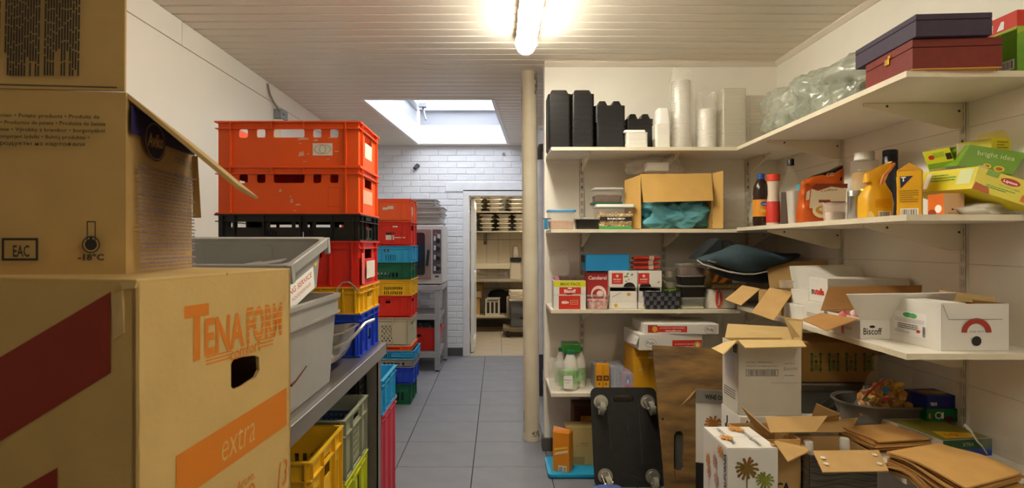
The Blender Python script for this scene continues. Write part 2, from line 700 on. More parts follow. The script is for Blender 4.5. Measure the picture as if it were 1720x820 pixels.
SY0, SY1 = 4.885, 7.10
m = M()
for x0, x1, y0, y1 in ((LX - 0.1, RX + 0.1, NEARY, SY0 - 0.04), (LX - 0.1, -1.2, SY0, SY1), (0.22, RX + 0.1, SY0, SY1), (LX - 0.1, RX + 0.1, SY1 + 0.04, FARY + 0.15)):
    m.box(x0, y0, CEIL + 0.012, x1, y1, CEIL + 0.08)
ceil = structure(m.build('ceiling', groove))
PITCH = 0.108
m = M()
h = PITCH / 2
prof = [(-h + 0.003, 0.013), (-h + 0.003, 0.004), (-h + 0.007, 0.0), (h - 0.013, 0.0), (h - 0.009, 0.005), (h - 0.001, 0.006), (h - 0.001, 0.013)]
m.prism([(-0.5, y, z) for y, z in prof], (1, 0, 0))
plank0 = m.build('plank', pvc, ceil)
used = False
y = 2.973 + 0.05 - PITCH * 42
while y < FARY:
    xr = RX if y < WALLY else AX
    segs = [(LX, xr)]
    if SY0 - 0.02 < y < SY1 + 0.02:
        a, b = sky_x(y)
        segs = [(LX, a), (b, xr)]
    for a, b in segs:
        o = plank0.copy() if used else plank0
        if used:
            COL.objects.link(o)
        used = True
        o.location = ((a + b) / 2, y, CEIL)
        o.scale = (b - a, 1, 1)
    y += PITCH

# cove strips along the right and the shelf wall
for nm, pts in (('trim_1', [(RX, NEARY), (RX, WALLY)]), ('trim_2', [(SX, WALLY), (RX, WALLY)])):
    m = M()
    if nm == 'trim_1':
        m.prism([(RX, NEARY, CEIL), (RX - 0.03, NEARY, CEIL), (RX - 0.03, NEARY, CEIL - 0.008), (RX - 0.008, NEARY, CEIL - 0.026), (RX, NEARY, CEIL - 0.026)], (0, WALLY - NEARY, 0))
    else:
        m.prism([(SX, WALLY, CEIL), (SX, WALLY - 0.03, CEIL), (SX, WALLY - 0.03, CEIL - 0.008), (SX, WALLY - 0.008, CEIL - 0.03), (SX, WALLY, CEIL - 0.03)], (RX - SX, 0, 0))
    structure(m.build(nm, pvc))

# skylight: white shaft, frame, window with opener
sky = structure(thing('window_1', 'white framed skylight in a shaft through the plank ceiling', None, (-0.5, 6.0, CEIL)))
c0, c1 = sky_x(SY0), sky_x(SY1)
corn = [Vector((c0[0], SY0, CEIL)), Vector((c0[1], SY0, CEIL)), Vector((c1[1], SY1, CEIL)), Vector((c1[0], SY1, CEIL))]
shaft = mat('skylight_white', '#cfd1d6', 0.4)
TOP = 0.46
cen = sum(corn, Vector()) / 4
for k in range(4):
    a, b = corn[k], corn[(k + 1) % 4]
    out = ((a + b) / 2 - cen).normalized()
    out.z = 0
    m = M()
    m.prism([a, b, b + out * 0.03, a + out * 0.03], (0, 0, 0.11))
    m.build('lining', shaft, sky)
    m = M()
    m.prism([a + out * 0.008 + Zv * 0.115, b + out * 0.008 + Zv * 0.115, b + out * 0.04 + Zv * 0.115, a + out * 0.04 + Zv * 0.115], (0, 0, 0.115))
    m.build('lining', shaft, sky)
    m = M()
    m.prism([a + out * 0.02 + Zv * 0.235, b + out * 0.02 + Zv * 0.235, b + out * 0.06 + Zv * 0.235, a + out * 0.06 + Zv * 0.235], (0, 0, TOP - 0.235))
    m.build('shaft_wall', mat('sash_shade_grey', '#a4a6ad', 0.45), sky)  # grey puts the shade on the sash's inner face into the colour
    # a flat strip around the hole under the planks
    m = M()
    m.prism([a - out * 0.004, b - out * 0.004, b + out * 0.028, a + out * 0.028], (0, 0, -0.006))
    m.build('trim', white_trim, sky)
    # window frame at the top
    m = M()
    m.prism([a - out * 0.05 + Zv * (TOP - 0.06), b - out * 0.05 + Zv * (TOP - 0.06), b + out * 0.05 + Zv * (TOP - 0.06), a + out * 0.05 + Zv * (TOP - 0.06)], (0, 0, 0.06))
    m.build('frame', shaft, sky)
m = M()
m.prism([p + Zv * (TOP + 0.001) for p in corn], (0, 0, 0.008))
m.build('pane', mat('skylight_pane', '#f4f8ff', 0.25, alpha=0.35), sky)
m = M()
q = P(709, 178, 6.1)
m.box(q.x - 0.04, 6.1, q.z - 0.005, q.x + 0.04, 6.18, q.z + 0.035)
m.tube([q + Vector((0, 0.05, 0)), q + Vector((0.035, 0.02, -0.14))], 0.011, 8)
m.build('opener', mat('opener_grey', '#8f9197', 0.4, metal=0.5), sky)

# ------------------------------------------------------------------ the steel column
m = M()
m.lathe((0, 0, 0), [(0.062, 0.0), (0.062, 0.02), (0.054, 0.06), (0.0545, 1.2), (0.054, CEIL - 0.02), (0.058, CEIL - 0.012), (0.058, CEIL)], 28)
for k, v in enumerate(m.v):
    v.x += -0.018 * v.z / CEIL
    v.x += X(893, 4.12)
    v.y += 4.12
structure(m.build('column', mat('worn_cream_paint', '#d6ccb4', 0.5, var=0.0, col2='#c8bb9f', vscale=5, bump=0.3, bscale=25), smooth=True), 'cream painted round steel column with worn foot')
# rust marks at the head and the foot
m = M()
for z0, z1, a0, a1 in ((CEIL - 0.16, CEIL - 0.012, -0.9, 0.3), (CEIL - 0.26, CEIL - 0.1, -3.3, -2.7), (0.0, 0.03, -3.1, 0), (0.02, 0.2, -3.2, -2.75), (0.02, 0.07, -1.6, -0.5)):
    n = 12
    for i in range(n):
        for j in range(6):
            th0, th1 = a0 + (a1 - a0) * i / n, a0 + (a1 - a0) * (i + 1) / n
            za, zb = z0 + (z1 - z0) * j / 6, z0 + (z1 - z0) * (j + 1) / 6
            if random.random() < 0.62:
                continue
            rr = 0.0552 if z0 > 0.05 or z1 > 0.1 else 0.0626
            rr = 0.0595 if z1 < 0.1 else rr
            dx = lambda z: X(893, 4.12) - 0.018 * z / CEIL
            m.add([(dx(za) + rr * math.cos(th0), 4.12 + rr * math.sin(th0), za), (dx(za) + rr * math.cos(th1), 4.12 + rr * math.sin(th1), za),
                   (dx(zb) + rr * math.cos(th1), 4.12 + rr * math.sin(th1), zb), (dx(zb) + rr * math.cos(th0), 4.12 + rr * math.sin(th0), zb)], [(0, 1, 2, 3)])
m.build('rust', mat('rust_mark', '#8b7a5c', 0.8, col2='#5f4c36', vscale=30), bpy.data.objects['column'])

# ------------------------------------------------------------------ doorway and far room
door = structure(thing('door_1', 'white doorway with a glazed leaf standing open', None, ((DX0 + DX1) / 2, FARY, 0)))
for b_ in ((DX0 - 0.075, FARY - 0.012, 0, DX0, FARY + 0.2, DZ), (DX1, FARY - 0.012, 0, DX1 + 0.075, FARY + 0.2, DZ), (DX0 - 0.075, FARY - 0.012, DZ, DX1 + 0.075, FARY + 0.2, DZ + 0.075)):
    m = M()
    m.box(*b_)
    m.build('frame', white_trim, door, bevel=0.004)
LY0, LY1, LXX = FARY + 0.2, FARY + 0.98, DX0 + 0.012
m = M()
m.panel((Vector((LXX + 0.04, LY0, 0.01)), Yv, Zv, Xv), LY1 - LY0, DZ - 0.04, 0.04, [(0.08, 0.12, 0.70, 0.84), (0.08, 0.98, 0.70, DZ - 0.14)])
leaf = m.build('leaf', white_trim, door)
m = M()
m.box(LXX + 0.015, LY0 + 0.07, 0.12, LXX + 0.022, LY0 + 0.71, 0.86)
m.box(LXX + 0.015, LY0 + 0.07, 0.98, LXX + 0.022, LY0 + 0.71, DZ - 0.13)
m.build('pane', mat('door_glass', '#aeb8b2', 0.1, alpha=0.45), leaf)
m = M()
m.tube([(LXX + 0.04, LY1 - 0.05, 0.98), (LXX + 0.08, LY1 - 0.05, 0.98), (LXX + 0.08, LY1 - 0.16, 0.98)], 0.009)
m.build('handle', steel, leaf)

FX0, FX1, FBY, FC = -0.75, 1.3, 9.75, 2.35
m = M()
m.box(FX0, FARY + 0.16, -0.1, FX1, FBY, -0.003)
m.box(DX0, FARY, -0.1, DX1, FARY + 0.16, -0.003)
ff = structure(m.build('floor_far_room', grout_m))
used = None
for i in range(6):
    for j in range(9):
        x, y = FX0 + 0.2 + i * 0.4, FARY + 0.16 + 0.15 + j * 0.3
        if y > FBY or x > FX1:
            continue
        if used is None:
            m = M()
            m.loft([[Vector((s1 * (0.2 - a), s2 * (0.15 - a), z)) for s1, s2 in ((1, 1), (-1, 1), (-1, -1), (1, -1))] for a, z in ((0.002, -0.004), (0.002, -0.001), (0.003, 0.0))])
            used = m.build('tile', beige_tile, ff)
            o = used
        else:
            o = used.copy()
            COL.objects.link(o)
        o.location = (x, y, 0)
m = M()
m.box(DX0, FARY - 0.002, -0.003, DX1, FARY + 0.16, 0.001)
m.build('threshold', beige_tile, ff)
m = M()
m.box(FX0 - 0.1, FBY, 0, FX1 + 0.1, FBY + 0.1, FC)
wf = structure(m.build('wall_far_room_back', mat('far_joint', '#8f8677', 0.8)))
pb = None
for i in range(11):
    for z0, z1 in ((0.0, 0.62), (0.625, 1.02), (1.025, 1.42), (1.425, 1.9), (1.905, FC)):
        x = FX0 + i * 0.19
        m = M()
        m.box(x + 0.003, FBY - 0.008, z0 + 0.003, x + 0.187, FBY + 0.001, z1 - 0.003)
        m.build('tile', far_wall_m, wf)
m = M()
m.box(FX0 - 0.1, FARY + 0.16, 0, FX0, FBY + 0.1, FC)
structure(m.build('wall_far_room_left', far_wall_m))
m = M()
m.box(FX1, FARY + 0.16, 0, FX1 + 0.1, FBY + 0.1, FC)
structure(m.build('wall_far_room_right', far_wall_m))
m = M()
m.box(FX0 - 0.1, FARY + 0.1, FC, FX1 + 0.1, FBY + 0.1, FC + 0.08)
structure(m.build('ceiling_far_room', pvc))
m = M()
m.box(AX, FARY + 0.13, 0, FX1 + 0.1, FARY + 0.17, FC)
m.box(FX0 - 0.1, FARY + 0.13, 0, DX0 - 0.1, FARY + 0.17, FC)
m.box(FX0 - 0.1, FARY + 0.13, CEIL - 0.3, FX1 + 0.1, FARY + 0.17, CEIL + 0.1)
structure(m.build('wall_far_room_front', far_wall_m))


def tube_lamp(loc, ln, strength, col, label, name='tube_lamp'):
    t = thing(name, label, 'lamp', loc)
    x, y, z = loc
    m = M()
    m.rings((x, y, 0), [(z - 0.045, 0.115, ln, 0.03), (z, 0.105, ln - 0.02, 0.03)], 4)
    m.build('housing', mat('lamp_housing', '#dcd6c8', 0.4), t, smooth=True)
    # the ribbed clear cover is the glowing diffuser
    m = M()
    secs = []
    for k in range(7):
        a = R(90 * k / 6)
        secs.append((z - 0.045 - 0.062 * math.sin(a), 0.112 * (0.35 + 0.65 * math.cos(a)), ln - 0.012 - 0.05 * (1 - math.cos(a)), 0.035))
    m.rings((x, y, 0), secs, 5)
    m.build('diffuser', mat(name + '_glow', col, 0.3, emit=strength), t, smooth=True)
    for sx in (-1, 1):
        for k in range(4):
            m = M()
            yy = y - ln / 2 + 0.09 + k * (ln - 0.18) / 3
            m.box(x + sx * 0.056 - 0.006, yy - 0.012, z - 0.075, x + sx * 0.056 + 0.006, yy + 0.012, z - 0.03)
            m.build('clip', mat('lamp_clip', '#c9c3b4', 0.4), t)
    return t


tube_lamp((0.16, 2.72, CEIL), 1.42, TUBE_EMIT, (1.0, 0.945, 0.80), 'fluorescent tube lamp with a clear cover on the plank ceiling')
tube_lamp((0.3, 8.2, FC), 0.7, FAR_TUBE_EMIT, (1.0, 0.91, 0.74), 'tube lamp on the far room ceiling beyond the doorway', 'far_tube_lamp')
tube_lamp((1.2, 0.25, CEIL), 1.2, FILL_LAMP_EMIT, (1.0, 0.93, 0.79), 'unseen fill lamp added on the plank ceiling at front right', 'added_fill_lamp')  # added out of view to brighten the right shelves and floor boxes


def uv(fr, px, py):
    """where on a face the photograph's point lies, in the face's own u, v"""
    O, U, V, N = fr
    dr = Vector(((px - 836) / 1000, 1, -(py - 410) / 1000))
    e = Vector((0, 0, EYE))
    p = e + dr * ((O - e).dot(N) / dr.dot(N))
    return (p - O).dot(U), (p - O).dot(V)


def uvq(fr, px0, py0, px1, py1):
    a, b = uv(fr, px0, py0), uv(fr, px1, py1)
    return min(a[0], b[0]), min(a[1], b[1]), max(a[0], b[0]), max(a[1], b[1])


card = mat('cardboard', '#bf9a60', 0.8, var=0.07, vscale=9, bump=0.12, bscale=90)
card_in = mat('cardboard_inside', '#bf9a62', 0.85, var=0.08, vscale=12)
card_l = mat('pale_cardboard', '#cdb078', 0.8, var=0.06, vscale=10, bump=0.12, bscale=80)
card_d = mat('brown_cardboard', '#8f6d40', 0.85, var=0.08, vscale=10)
wcard = mat('white_card', '#dedad2', 0.6, var=0.03, vscale=8)
white_i = mat('white_ink', '#efece4', 0.6)
red_i = mat('red_ink', '#c8321f', 0.55)
orange_i = mat('orange_ink', '#d27a1c', 0.7)
navy_i = mat('navy_ink', '#262344', 0.6)
grey_i = mat('grey_ink', '#6d6a66', 0.7)
green_i = mat('green_ink', '#2f9a46', 0.6)

# ------------------------------------------------------------------ steel work bench
bench = thing('work_bench', 'long stainless steel work bench along the white panel wall', 'bench', (-1.1, 1.6, 0))
m = M()
m.box(-1.62, 0.35, 0.868, -0.535, 2.84, 0.88)
m.build('bench_top', mat('bench_steel', '#8f8780', 0.3, metal=0.75, var=0.1, vscale=20, stretch=(6, 1, 6)), bench, bevel=0.002)
m = M()
m.box(-0.552, 0.35, 0.828, -0.53, 2.85, 0.881)
m.build('front_edge', steel, bench, bevel=0.002)
m = M()
m.box(-1.62, 2.835, 0.828, -0.53, 2.85, 0.881)
m.build('end_edge', steel, bench, bevel=0.002)
for x, y in ((-0.62, 2.745), (-0.62, 0.4), (-1.6, 2.745), (-1.6, 0.4)):
    m = M()
    m.box(x, y, 0.0, x + 0.068, y + 0.006, 0.868)
    m.box(x, y, 0.0, x + 0.006, y + 0.068, 0.868)
    m.box(x + 0.062, y, 0.0, x + 0.068, y + 0.068, 0.868)
    m.build('leg', mat('leg_steel', '#9a9386', 0.35, metal=0.7, var=0.08, vscale=15), bench)


# ------------------------------------------------------------------ crates
def crate(label, x0, y0, z0, w, d, h, m_, front=(), side=(), ribs=(), srib=(), short=(), group=None, lip=0.032, rnd=None, far=False, inset=0.012, cat='crate', tower=0):
    root = thing('plastic_crate', label, cat, (x0 + w / 2, y0 + d / 2, z0), group)
    b = Box((x0, y0, z0), w, d, h)
    i = inset
    m = M()
    fr = lambda f: (f[0] + f[1] * i - f[3] * i, f[1], f[2], f[3])
    W, D = w - 2 * i, d - 2 * i
    for f, L, holes in ((b.front, W, front), (b.back, W, front), (b.right, D, side), (b.left, D, side)):
        hs = [(a - i, p, c - i, q) for a, p, c, q in holes]
        if L != W or f[1].y:
            hs = [(a - 0.0052, p, c - 0.0052, q) for a, p, c, q in hs]
            m.panel((fr(f)[0] + f[1] * 0.0052, f[1], f[2], f[3]), L - 0.0104, h, 0.005, hs)
        elif rnd:
            m.shape(fr(f), [[(0, 0), (L, 0), (L, h), (0, h)]] + [rr2(a, p, c, q, rnd) for a, p, c, q in hs], 0.005)
        else:
            m.panel(fr(f), L, h, 0.005, hs)
    m.box(x0 + i, y0 + i, z0 + 0.004, x0 + w - i, y0 + d - i, z0 + 0.012)
    m.build('body', m_, root)
    # the rim: a lip around the top and a second one under it
    for nm, za, zb, out in (('rim', h - 0.006, h, 0.0), ('lower_rim', h - lip, h - lip + 0.004, 0.002), ('foot_rim', 0.0, 0.006, 0.003)):
        m = M()
        t = i + 0.004
        for q in ((x0 + out, y0 + out, x0 + w - out, y0 + t), (x0 + out, y0 + d - t, x0 + w - out, y0 + d - out), (x0 + out, y0 + t, x0 + t, y0 + d - t), (x0 + w - t, y0 + t, x0 + w - out, y0 + d - t)):
            m.box(q[0], q[1], z0 + za, q[2], q[3], z0 + zb)
        m.build(nm, m_, root)

    def rib(fr_, u, v0, v1):
        k = M()
        k.fbox(fr_, u - 0.003, v0, u + 0.003, v1, -i, -0.001)
        k.build('rib', m_, root)
    for u in ribs:
        rib(b.front, u, 0.006, h - 0.006)
    for u in short:
        rib(b.front, u, h - lip, h - 0.006)
    for u in srib:
        rib(b.right, u, 0.006, h - 0.006)
    return root, b


orange_p = mat('orange_red_plastic', '#e4561a', 0.42, var=0.05, vscale=4)
red_p = mat('red_plastic', '#cf2a1c', 0.4, var=0.05, vscale=4)
yellow_p = mat('yellow_plastic', '#e0ae1c', 0.42, var=0.06, vscale=4)
blue_p = mat('blue_plastic', '#1c3fb4', 0.42, var=0.06, vscale=4)
cyan_p = mat('cyan_plastic', '#2e9bcc', 0.42, var=0.05, vscale=4)
green_p = mat('green_plastic', '#0f5a3c', 0.42, var=0.08, vscale=4)
grey_p = mat('grey_plastic', '#8a8a88', 0.45, var=0.05, vscale=4)
beige_p = mat('beige_plastic', '#b7ad94', 0.5, var=0.06, vscale=4)
lime_p = mat('lime_plastic', '#c8cc22', 0.42, var=0.05, vscale=4)
oran2_p = mat('bright_orange_plastic', '#ee5f2b', 0.45, var=0.04, vscale=4)
sticker = mat('worn_sticker', '#d9cfc2', 0.7, var=0.08, vscale=60)

CX, CY, CW, CD = -1.167, 2.45, 0.603, 0.40
e2f = lambda h: [(0.098, h - 0.068, 0.134, h - 0.031), (0.171, h - 0.068, 0.206, h - 0.031), (0.24, h - 0.068, 0.368, h - 0.031), (0.404, h - 0.068, 0.438, h - 0.031), (0.474, h - 0.068, 0.508, h - 0.031)]
e2s = lambda h: [(0.13, h - 0.075, 0.27, h - 0.035)]
zs = [0.882, 1.060, 1.172, 1.362, 1.474, 1.670, 1.857]
SG = 'crates stacked on the bench'
tall = []
r_, b = crate('blue crate lowest in the tall stack on the bench', CX, CY, zs[0], CW, CD, zs[1] - zs[0], blue_p,
              [(0.05 + 0.03 * k, 0.03, 0.065 + 0.03 * k, 0.11) for k in range(16)], [(0.06, 0.05, 0.11, 0.1), (0.16, 0.04, 0.25, 0.09), (0.29, 0.05, 0.34, 0.1)], (0.02, 0.3, 0.58), (0.04, 0.14, 0.27, 0.36), group=SG)
r_, b = crate('yellow slotted crate second from below in the tall bench stack', CX, CY, zs[1], CW, CD, zs[2] - zs[1], yellow_p,
              [(0.04 + 0.0165 * k, 0.02, 0.05 + 0.0165 * k, 0.078) for k in range(24)], [(0.15, 0.055, 0.26, 0.078)], (0.03, 0.44, 0.53, 0.58), (0.05, 0.13, 0.29, 0.36), group=SG, lip=0.028)
h = zs[3] - zs[2]
r_, b = crate('red crate with a white label in the tall bench stack', CX, CY, zs[2], CW, CD, h, red_p, [(0.39, h - 0.068, 0.44, h - 0.035), (0.1, h - 0.068, 0.15, h - 0.035)],
              e2s(h), (0.04, 0.476, 0.566), (0.06, 0.34), group=SG)
p = Print(r_)
p.rect(b.right, 0.11, 0.03, 0.28, 0.105, sticker)
p.rect(b.right, 0.02, 0.01, 0.07, 0.14, mat('pink_scuff', '#d8635c', 0.7))
p.frame(b.front, 0.36, 0.02, 0.465, h - 0.05, 0.002, mat('red_line', '#a91c16', 0.5))
for o_ in (p.build(),):
    pass
h = zs[4] - zs[3]
bh_ = [(0.05, h - 0.055, 0.07, h - 0.03), (0.09, h - 0.055, 0.19, h - 0.032), (0.225, h - 0.055, 0.315, h - 0.032), (0.33, h - 0.055, 0.36, h - 0.032), (0.38, h - 0.055, 0.40, h - 0.032), (0.415, h - 0.055, 0.475, h - 0.032), (0.49, h - 0.055, 0.53, h - 0.032)]
bh_ += [(0.21 + 0.012 * k, 0.01, 0.216 + 0.012 * k, 0.045) for k in range(4)] + [(0.36 + 0.012 * k, 0.01, 0.366 + 0.012 * k, 0.045) for k in range(4)]
r_, b = crate('black slotted crate between red and orange crates on the bench', CX, CY, zs[3], CW, CD, h, black_p, bh_,
              [(0.05, 0.02, 0.09, 0.05), (0.12, 0.06, 0.28, 0.09), (0.14, 0.015, 0.18, 0.05), (0.22, 0.015, 0.26, 0.05), (0.31, 0.02, 0.35, 0.05)], (0.03, 0.08, 0.2, 0.35, 0.48, 0.57), (0.04, 0.11, 0.29, 0.36), group=SG)
h = zs[5] - zs[4]
r_, b = crate('scuffed orange crate second from the top of the bench stack', CX, CY, zs[4], CW, CD, h, orange_p, e2f(h), e2s(h), (0.064, 0.54), (0.05, 0.35), (0.235, 0.366), SG, rnd=0.009)
scuff = mat('pale_scuff', '#d9a58b', 0.7)
p = Print(r_)
p.frame((b.front[0] + Yv * 0.012,) + b.front[1:], 0.465, 0.03, 0.515, 0.11, 0.0015, mat('orange_line', '#b93a12', 0.5))
F2 = (b.front[0] + Yv * 0.012,) + b.front[1:]
for u, v, a, c in ((0.262, 0.09, 0.012, 0.014), (0.305, 0.07, 0.01, 0.004), (0.308, 0.045, 0.014, 0.02), (0.33, 0.035, 0.022, 0.008), (0.322, 0.012, 0.012, 0.004)):
    p.poly(F2, [(u, v), (u + a, v + c * 0.2), (u + a * 0.8, v + c), (u + a * 0.2, v + c * 0.8)], scuff)
p.rect((b.right[0] - Xv * 0.012,) + b.right[1:], 0.1, 0.05, 0.28, 0.11, scuff)
p.build()
h = zs[6] - zs[5]
r_, b = crate('topmost orange crate with a torn white label on the bench stack', CX, CY, zs[5], CW, CD, h, orange_p, e2f(h), e2s(h), (0.064, 0.54), (0.05, 0.35), (0.235, 0.366), SG, rnd=0.009)
p = Print(r_)
F2 = (b.front[0] + Yv * 0.012,) + b.front[1:]
p.rect(F2, 0.402, 0.046, 0.484, 0.097, sticker)
p.oval(F2, 0.443, 0.072, 0.034, 0.02, grey_i).oval(F2, 0.443, 0.072, 0.032, 0.0185, sticker).oval(F2, 0.443, 0.072, 0.014, 0.017, grey_i).oval(F2, 0.443, 0.072, 0.012, 0.015, sticker)
for u, v, a, c in ((0.338, 0.11, 0.05, 0.01), (0.345, 0.094, 0.012, 0.004), (0.342, 0.042, 0.026, 0.022), (0.405, 0.105, 0.02, 0.008), (0.38, 0.05, 0.008, 0.006), (0.49, 0.06, 0.022, 0.006), (0.36, 0.02, 0.02, 0.003), (0.465, 0.118, 0.02, 0.004), (0.455, 0.03, 0.02, 0.003)):
    p.poly(F2, [(u, v), (u + a, v + c * 0.2), (u + a * 0.8, v + c), (u + a * 0.2, v + c * 0.8)], scuff)
p.rect((b.right[0] - Xv * 0.012,) + b.right[1:], 0.13, 0.055, 0.27, 0.12, sticker)
p.build()

# the far stack on the floor
FS = 'crates stacked on the floor by the oven'
fy = 5.0
sx = lambda a, b_, n, z0, z1: [(a + (b_ - a) * k / n, z0, a + (b_ - a) * (k + 0.55) / n, z1) for k in range(n)]
lev = [0.0, 0.172, 0.312, 0.382, 0.452, 0.492, 0.73, 0.915, 1.05, 1.195, 1.335, 1.538, 1.73]
spec = [
    ('dark green slotted crate at the foot of the floor stack', green_p, sx(0.05, 0.55, 14, 0.03, 0.1), sx(0.04, 0.36, 8, 0.03, 0.12), (0.1, 0.5)),
    ('royal blue crate above the lowest green crate on the floor', blue_p, [(0.1, 0.085, 0.3, 0.105)] + sx(0.36, 0.48, 8, 0.02, 0.06), sx(0.04, 0.36, 8, 0.02, 0.06), (0.34, 0.52)),
    ('thin grey crate with a cyan handle low in the floor stack', grey_p, [(0.1, 0.015, 0.3, 0.035)] + sx(0.36, 0.55, 6, 0.02, 0.04), (), (0.34, 0.5)),
    ('thin cyan crate under the red flange in the floor stack', cyan_p, [(0.1, 0.015, 0.3, 0.04)] + sx(0.36, 0.42, 4, 0.01, 0.05), (), (0.34, 0.5)),
    ('thin red crate pinched between beige and cyan crates', orange_p, [(0.36, 0.01, 0.5, 0.02)], (), (0.1, 0.5)),
    ('beige crate with diamond lattice windows in the floor stack', beige_p, 'lattice', [(0.05, 0.16, 0.35, 0.19)], (0.32, 0.44, 0.56)),
    ('crimson crate with solid sides above the beige crate', red_p, [(0.2, 0.12, 0.33, 0.14), (0.38, 0.12, 0.42, 0.14)], [(0.12, 0.12, 0.28, 0.15)], (0.5,)),
    ('yellow crate between crimson and green crates on the floor', yellow_p, sx(0.1, 0.3, 14, 0.07, 0.095) + sx(0.36, 0.52, 9, 0.05, 0.075) + sx(0.36, 0.52, 9, 0.01, 0.035), (), (0.34, 0.56)),
    ('bottle green crate under the cyan crate in the floor stack', green_p, [(0.06, 0.1, 0.26, 0.118)] + sx(0.06, 0.5, 14, 0.02, 0.06), sx(0.04, 0.36, 7, 0.03, 0.07), (0.3, 0.52)),
    ('cyan crate with small punched squares in the floor stack', cyan_p, [(0.1, 0.085, 0.3, 0.11)] + [(0.37 + 0.02 * i, 0.02 + 0.016 * j, 0.38 + 0.02 * i, 0.03 + 0.016 * j) for i in range(5) for j in range(3)], (), (0.34, 0.52)),
    ('red crate with a white and black sticker in the floor stack', red_p, [(0.12, 0.16, 0.24, 0.175)], [(0.12, 0.13, 0.28, 0.17)], (0.34, 0.44, 0.52)),
    ('bright orange crate topmost in the floor stack by the oven', oran2_p, [(0.03, 0.14, 0.15, 0.16), (0.2, 0.14, 0.26, 0.16)], [(0.12, 0.13, 0.28, 0.16)], (0.52,)),
]
wid = [0.6, 0.61, 0.62, 0.62, 0.6, 0.6, 0.6, 0.6, 0.6, 0.6, 0.6, 0.6]
for k, (lab, mm, fh, sh, rb) in enumerate(spec):
    h = lev[k + 1] - lev[k]
    sh_ = random.uniform(-0.006, 0.006)
    if fh == 'lattice':
        fh = []
        for i in range(9):
            for j in range(7):
                if (i + j) % 2 == 0:
                    for u0 in (0.16,):
                        fh.append((u0 + i * 0.0165, 0.035 + j * 0.02, u0 + i * 0.0165 + 0.013, 0.035 + j * 0.02 + 0.016))
        for i in range(6):
            for j in range(7):
                if (i + j) % 2 == 0:
                    fh.append((0.35 + i * 0.0155, 0.035 + j * 0.02, 0.35 + i * 0.0155 + 0.012, 0.035 + j * 0.02 + 0.016))
        fh.append((0.16, 0.195, 0.3, 0.21))
    x0 = -0.722 - 0.6 + sh_ + (0.006 if k in (1, 2, 3) else 0)
    r_, b = crate(lab, x0, fy + random.uniform(-0.004, 0.004), lev[k], wid[k] - 0.003, 0.40, h, mm, fh, sh, (0.02, wid[k] - 0.025) + rb, (0.03, 0.2, 0.37), group=FS, lip=min(0.028, h * 0.4))
    F2 = (b.front[0] + Yv * 0.011,) + b.front[1:]
    R2 = (b.right[0] - Xv * 0.011,) + b.right[1:]
    if k == 11:
        p = Print(r_)
        p.rect(F2, 0.40, 0.105, 0.45, 0.132, sticker).rect(F2, 0.36, 0.1, 0.4, 0.12, sticker).rect(R2, 0.13, 0.06, 0.27, 0.13, sticker)
        p.build()
    if k == 10:
        p = Print(r_)
        p.rect(F2, 0.385, 0.05, 0.455, 0.09, sticker).rect(F2, 0.385, 0.092, 0.455, 0.112, ink).rect(F2, 0.46, 0.065, 0.55, 0.073, sticker).rect(F2, 0.44, 0.155, 0.485, 0.168, sticker)
        p.build()
    if k == 9:
        p = Print(r_)
        p.rect(F2, 0.36, 0.09, 0.40, 0.108, ink).text(F2, 0.37, 0.094, 0.009, 'AH', white_i, bold=0.02)
        p.build()

# crates behind the end of the bench
r_, b = crate('red crate on the floor just past the end of the bench', -1.16, 2.90, 0.0, 0.603, 0.40, 0.51, mat('rose_plastic', '#c8475a', 0.45), (), (), (0.06, 0.54), (0.06, 0.2, 0.34))
r_, b = crate('cyan crate on the red crate just past the bench end', -1.16, 2.90, 0.512, 0.603, 0.40, 0.17, cyan_p, (), sx(0.04, 0.36, 6, 0.03, 0.1), (0.06, 0.54), (0.06, 0.2, 0.34))
# crates under the bench
r_, b = crate('red crate carrying the yellow crate under the bench', -1.15, 1.76, 0.0, 0.60, 0.37, 0.455, red_p, sx(0.05, 0.55, 12, 0.3, 0.4), sx(0.04, 0.34, 7, 0.3, 0.4), (0.02, 0.58), (0.06, 0.18, 0.3))
r_, b = crate('open yellow slotted crate under the front of the bench', -1.15, 1.76, 0.457, 0.60, 0.37, 0.245, yellow_p, sx(0.04, 0.56, 18, 0.03, 0.15), sx(0.04, 0.12, 4, 0.04, 0.14) + [(0.15, 0.13, 0.24, 0.2)] + sx(0.27, 0.34, 4, 0.04, 0.14), (0.02, 0.3, 0.58), (0.02, 0.13, 0.26, 0.355), lip=0.06)
r_, b = crate('lime yellow crate on the floor under the bench', -1.15, 2.15, 0.0, 0.60, 0.38, 0.48, lime_p, (), sx(0.05, 0.33, 3, 0.3, 0.42), (0.02, 0.58), (0.02, 0.13, 0.26, 0.36))
r_, b = crate('open grey green crate with lattice end under the bench', -1.15, 2.15, 0.482, 0.60, 0.38, 0.228, mat('sage_plastic', '#8f917a', 0.5, var=0.05), (), [(0.15 + 0.02 * i, 0.04 + 0.024 * j, 0.163 + 0.02 * i, 0.058 + 0.024 * j) for i in range(5) for j in range(5)] + [(0.14, 0.175, 0.26, 0.2)], (0.02, 0.58), (0.02, 0.12, 0.27, 0.36), lip=0.065)
m = M()
m.panel((Vector((-1.1, 2.20, 0.50)), Xv, Zv, -Yv), 0.5, 0.155, 0.004, [(0.02 + 0.02 * i, 0.012 + 0.02 * j, 0.034 + 0.02 * i, 0.024 + 0.02 * j) for i in range(24) for j in range(7)])
m.panel((Vector((-1.1, 2.48, 0.50)), Xv, Zv, -Yv), 0.5, 0.155, 0.004, [(0.02 + 0.02 * i, 0.012 + 0.02 * j, 0.034 + 0.02 * i, 0.024 + 0.02 * j) for i in range(24) for j in range(7)])
m.box(-1.1, 2.196, 0.497, -0.6, 2.484, 0.5)
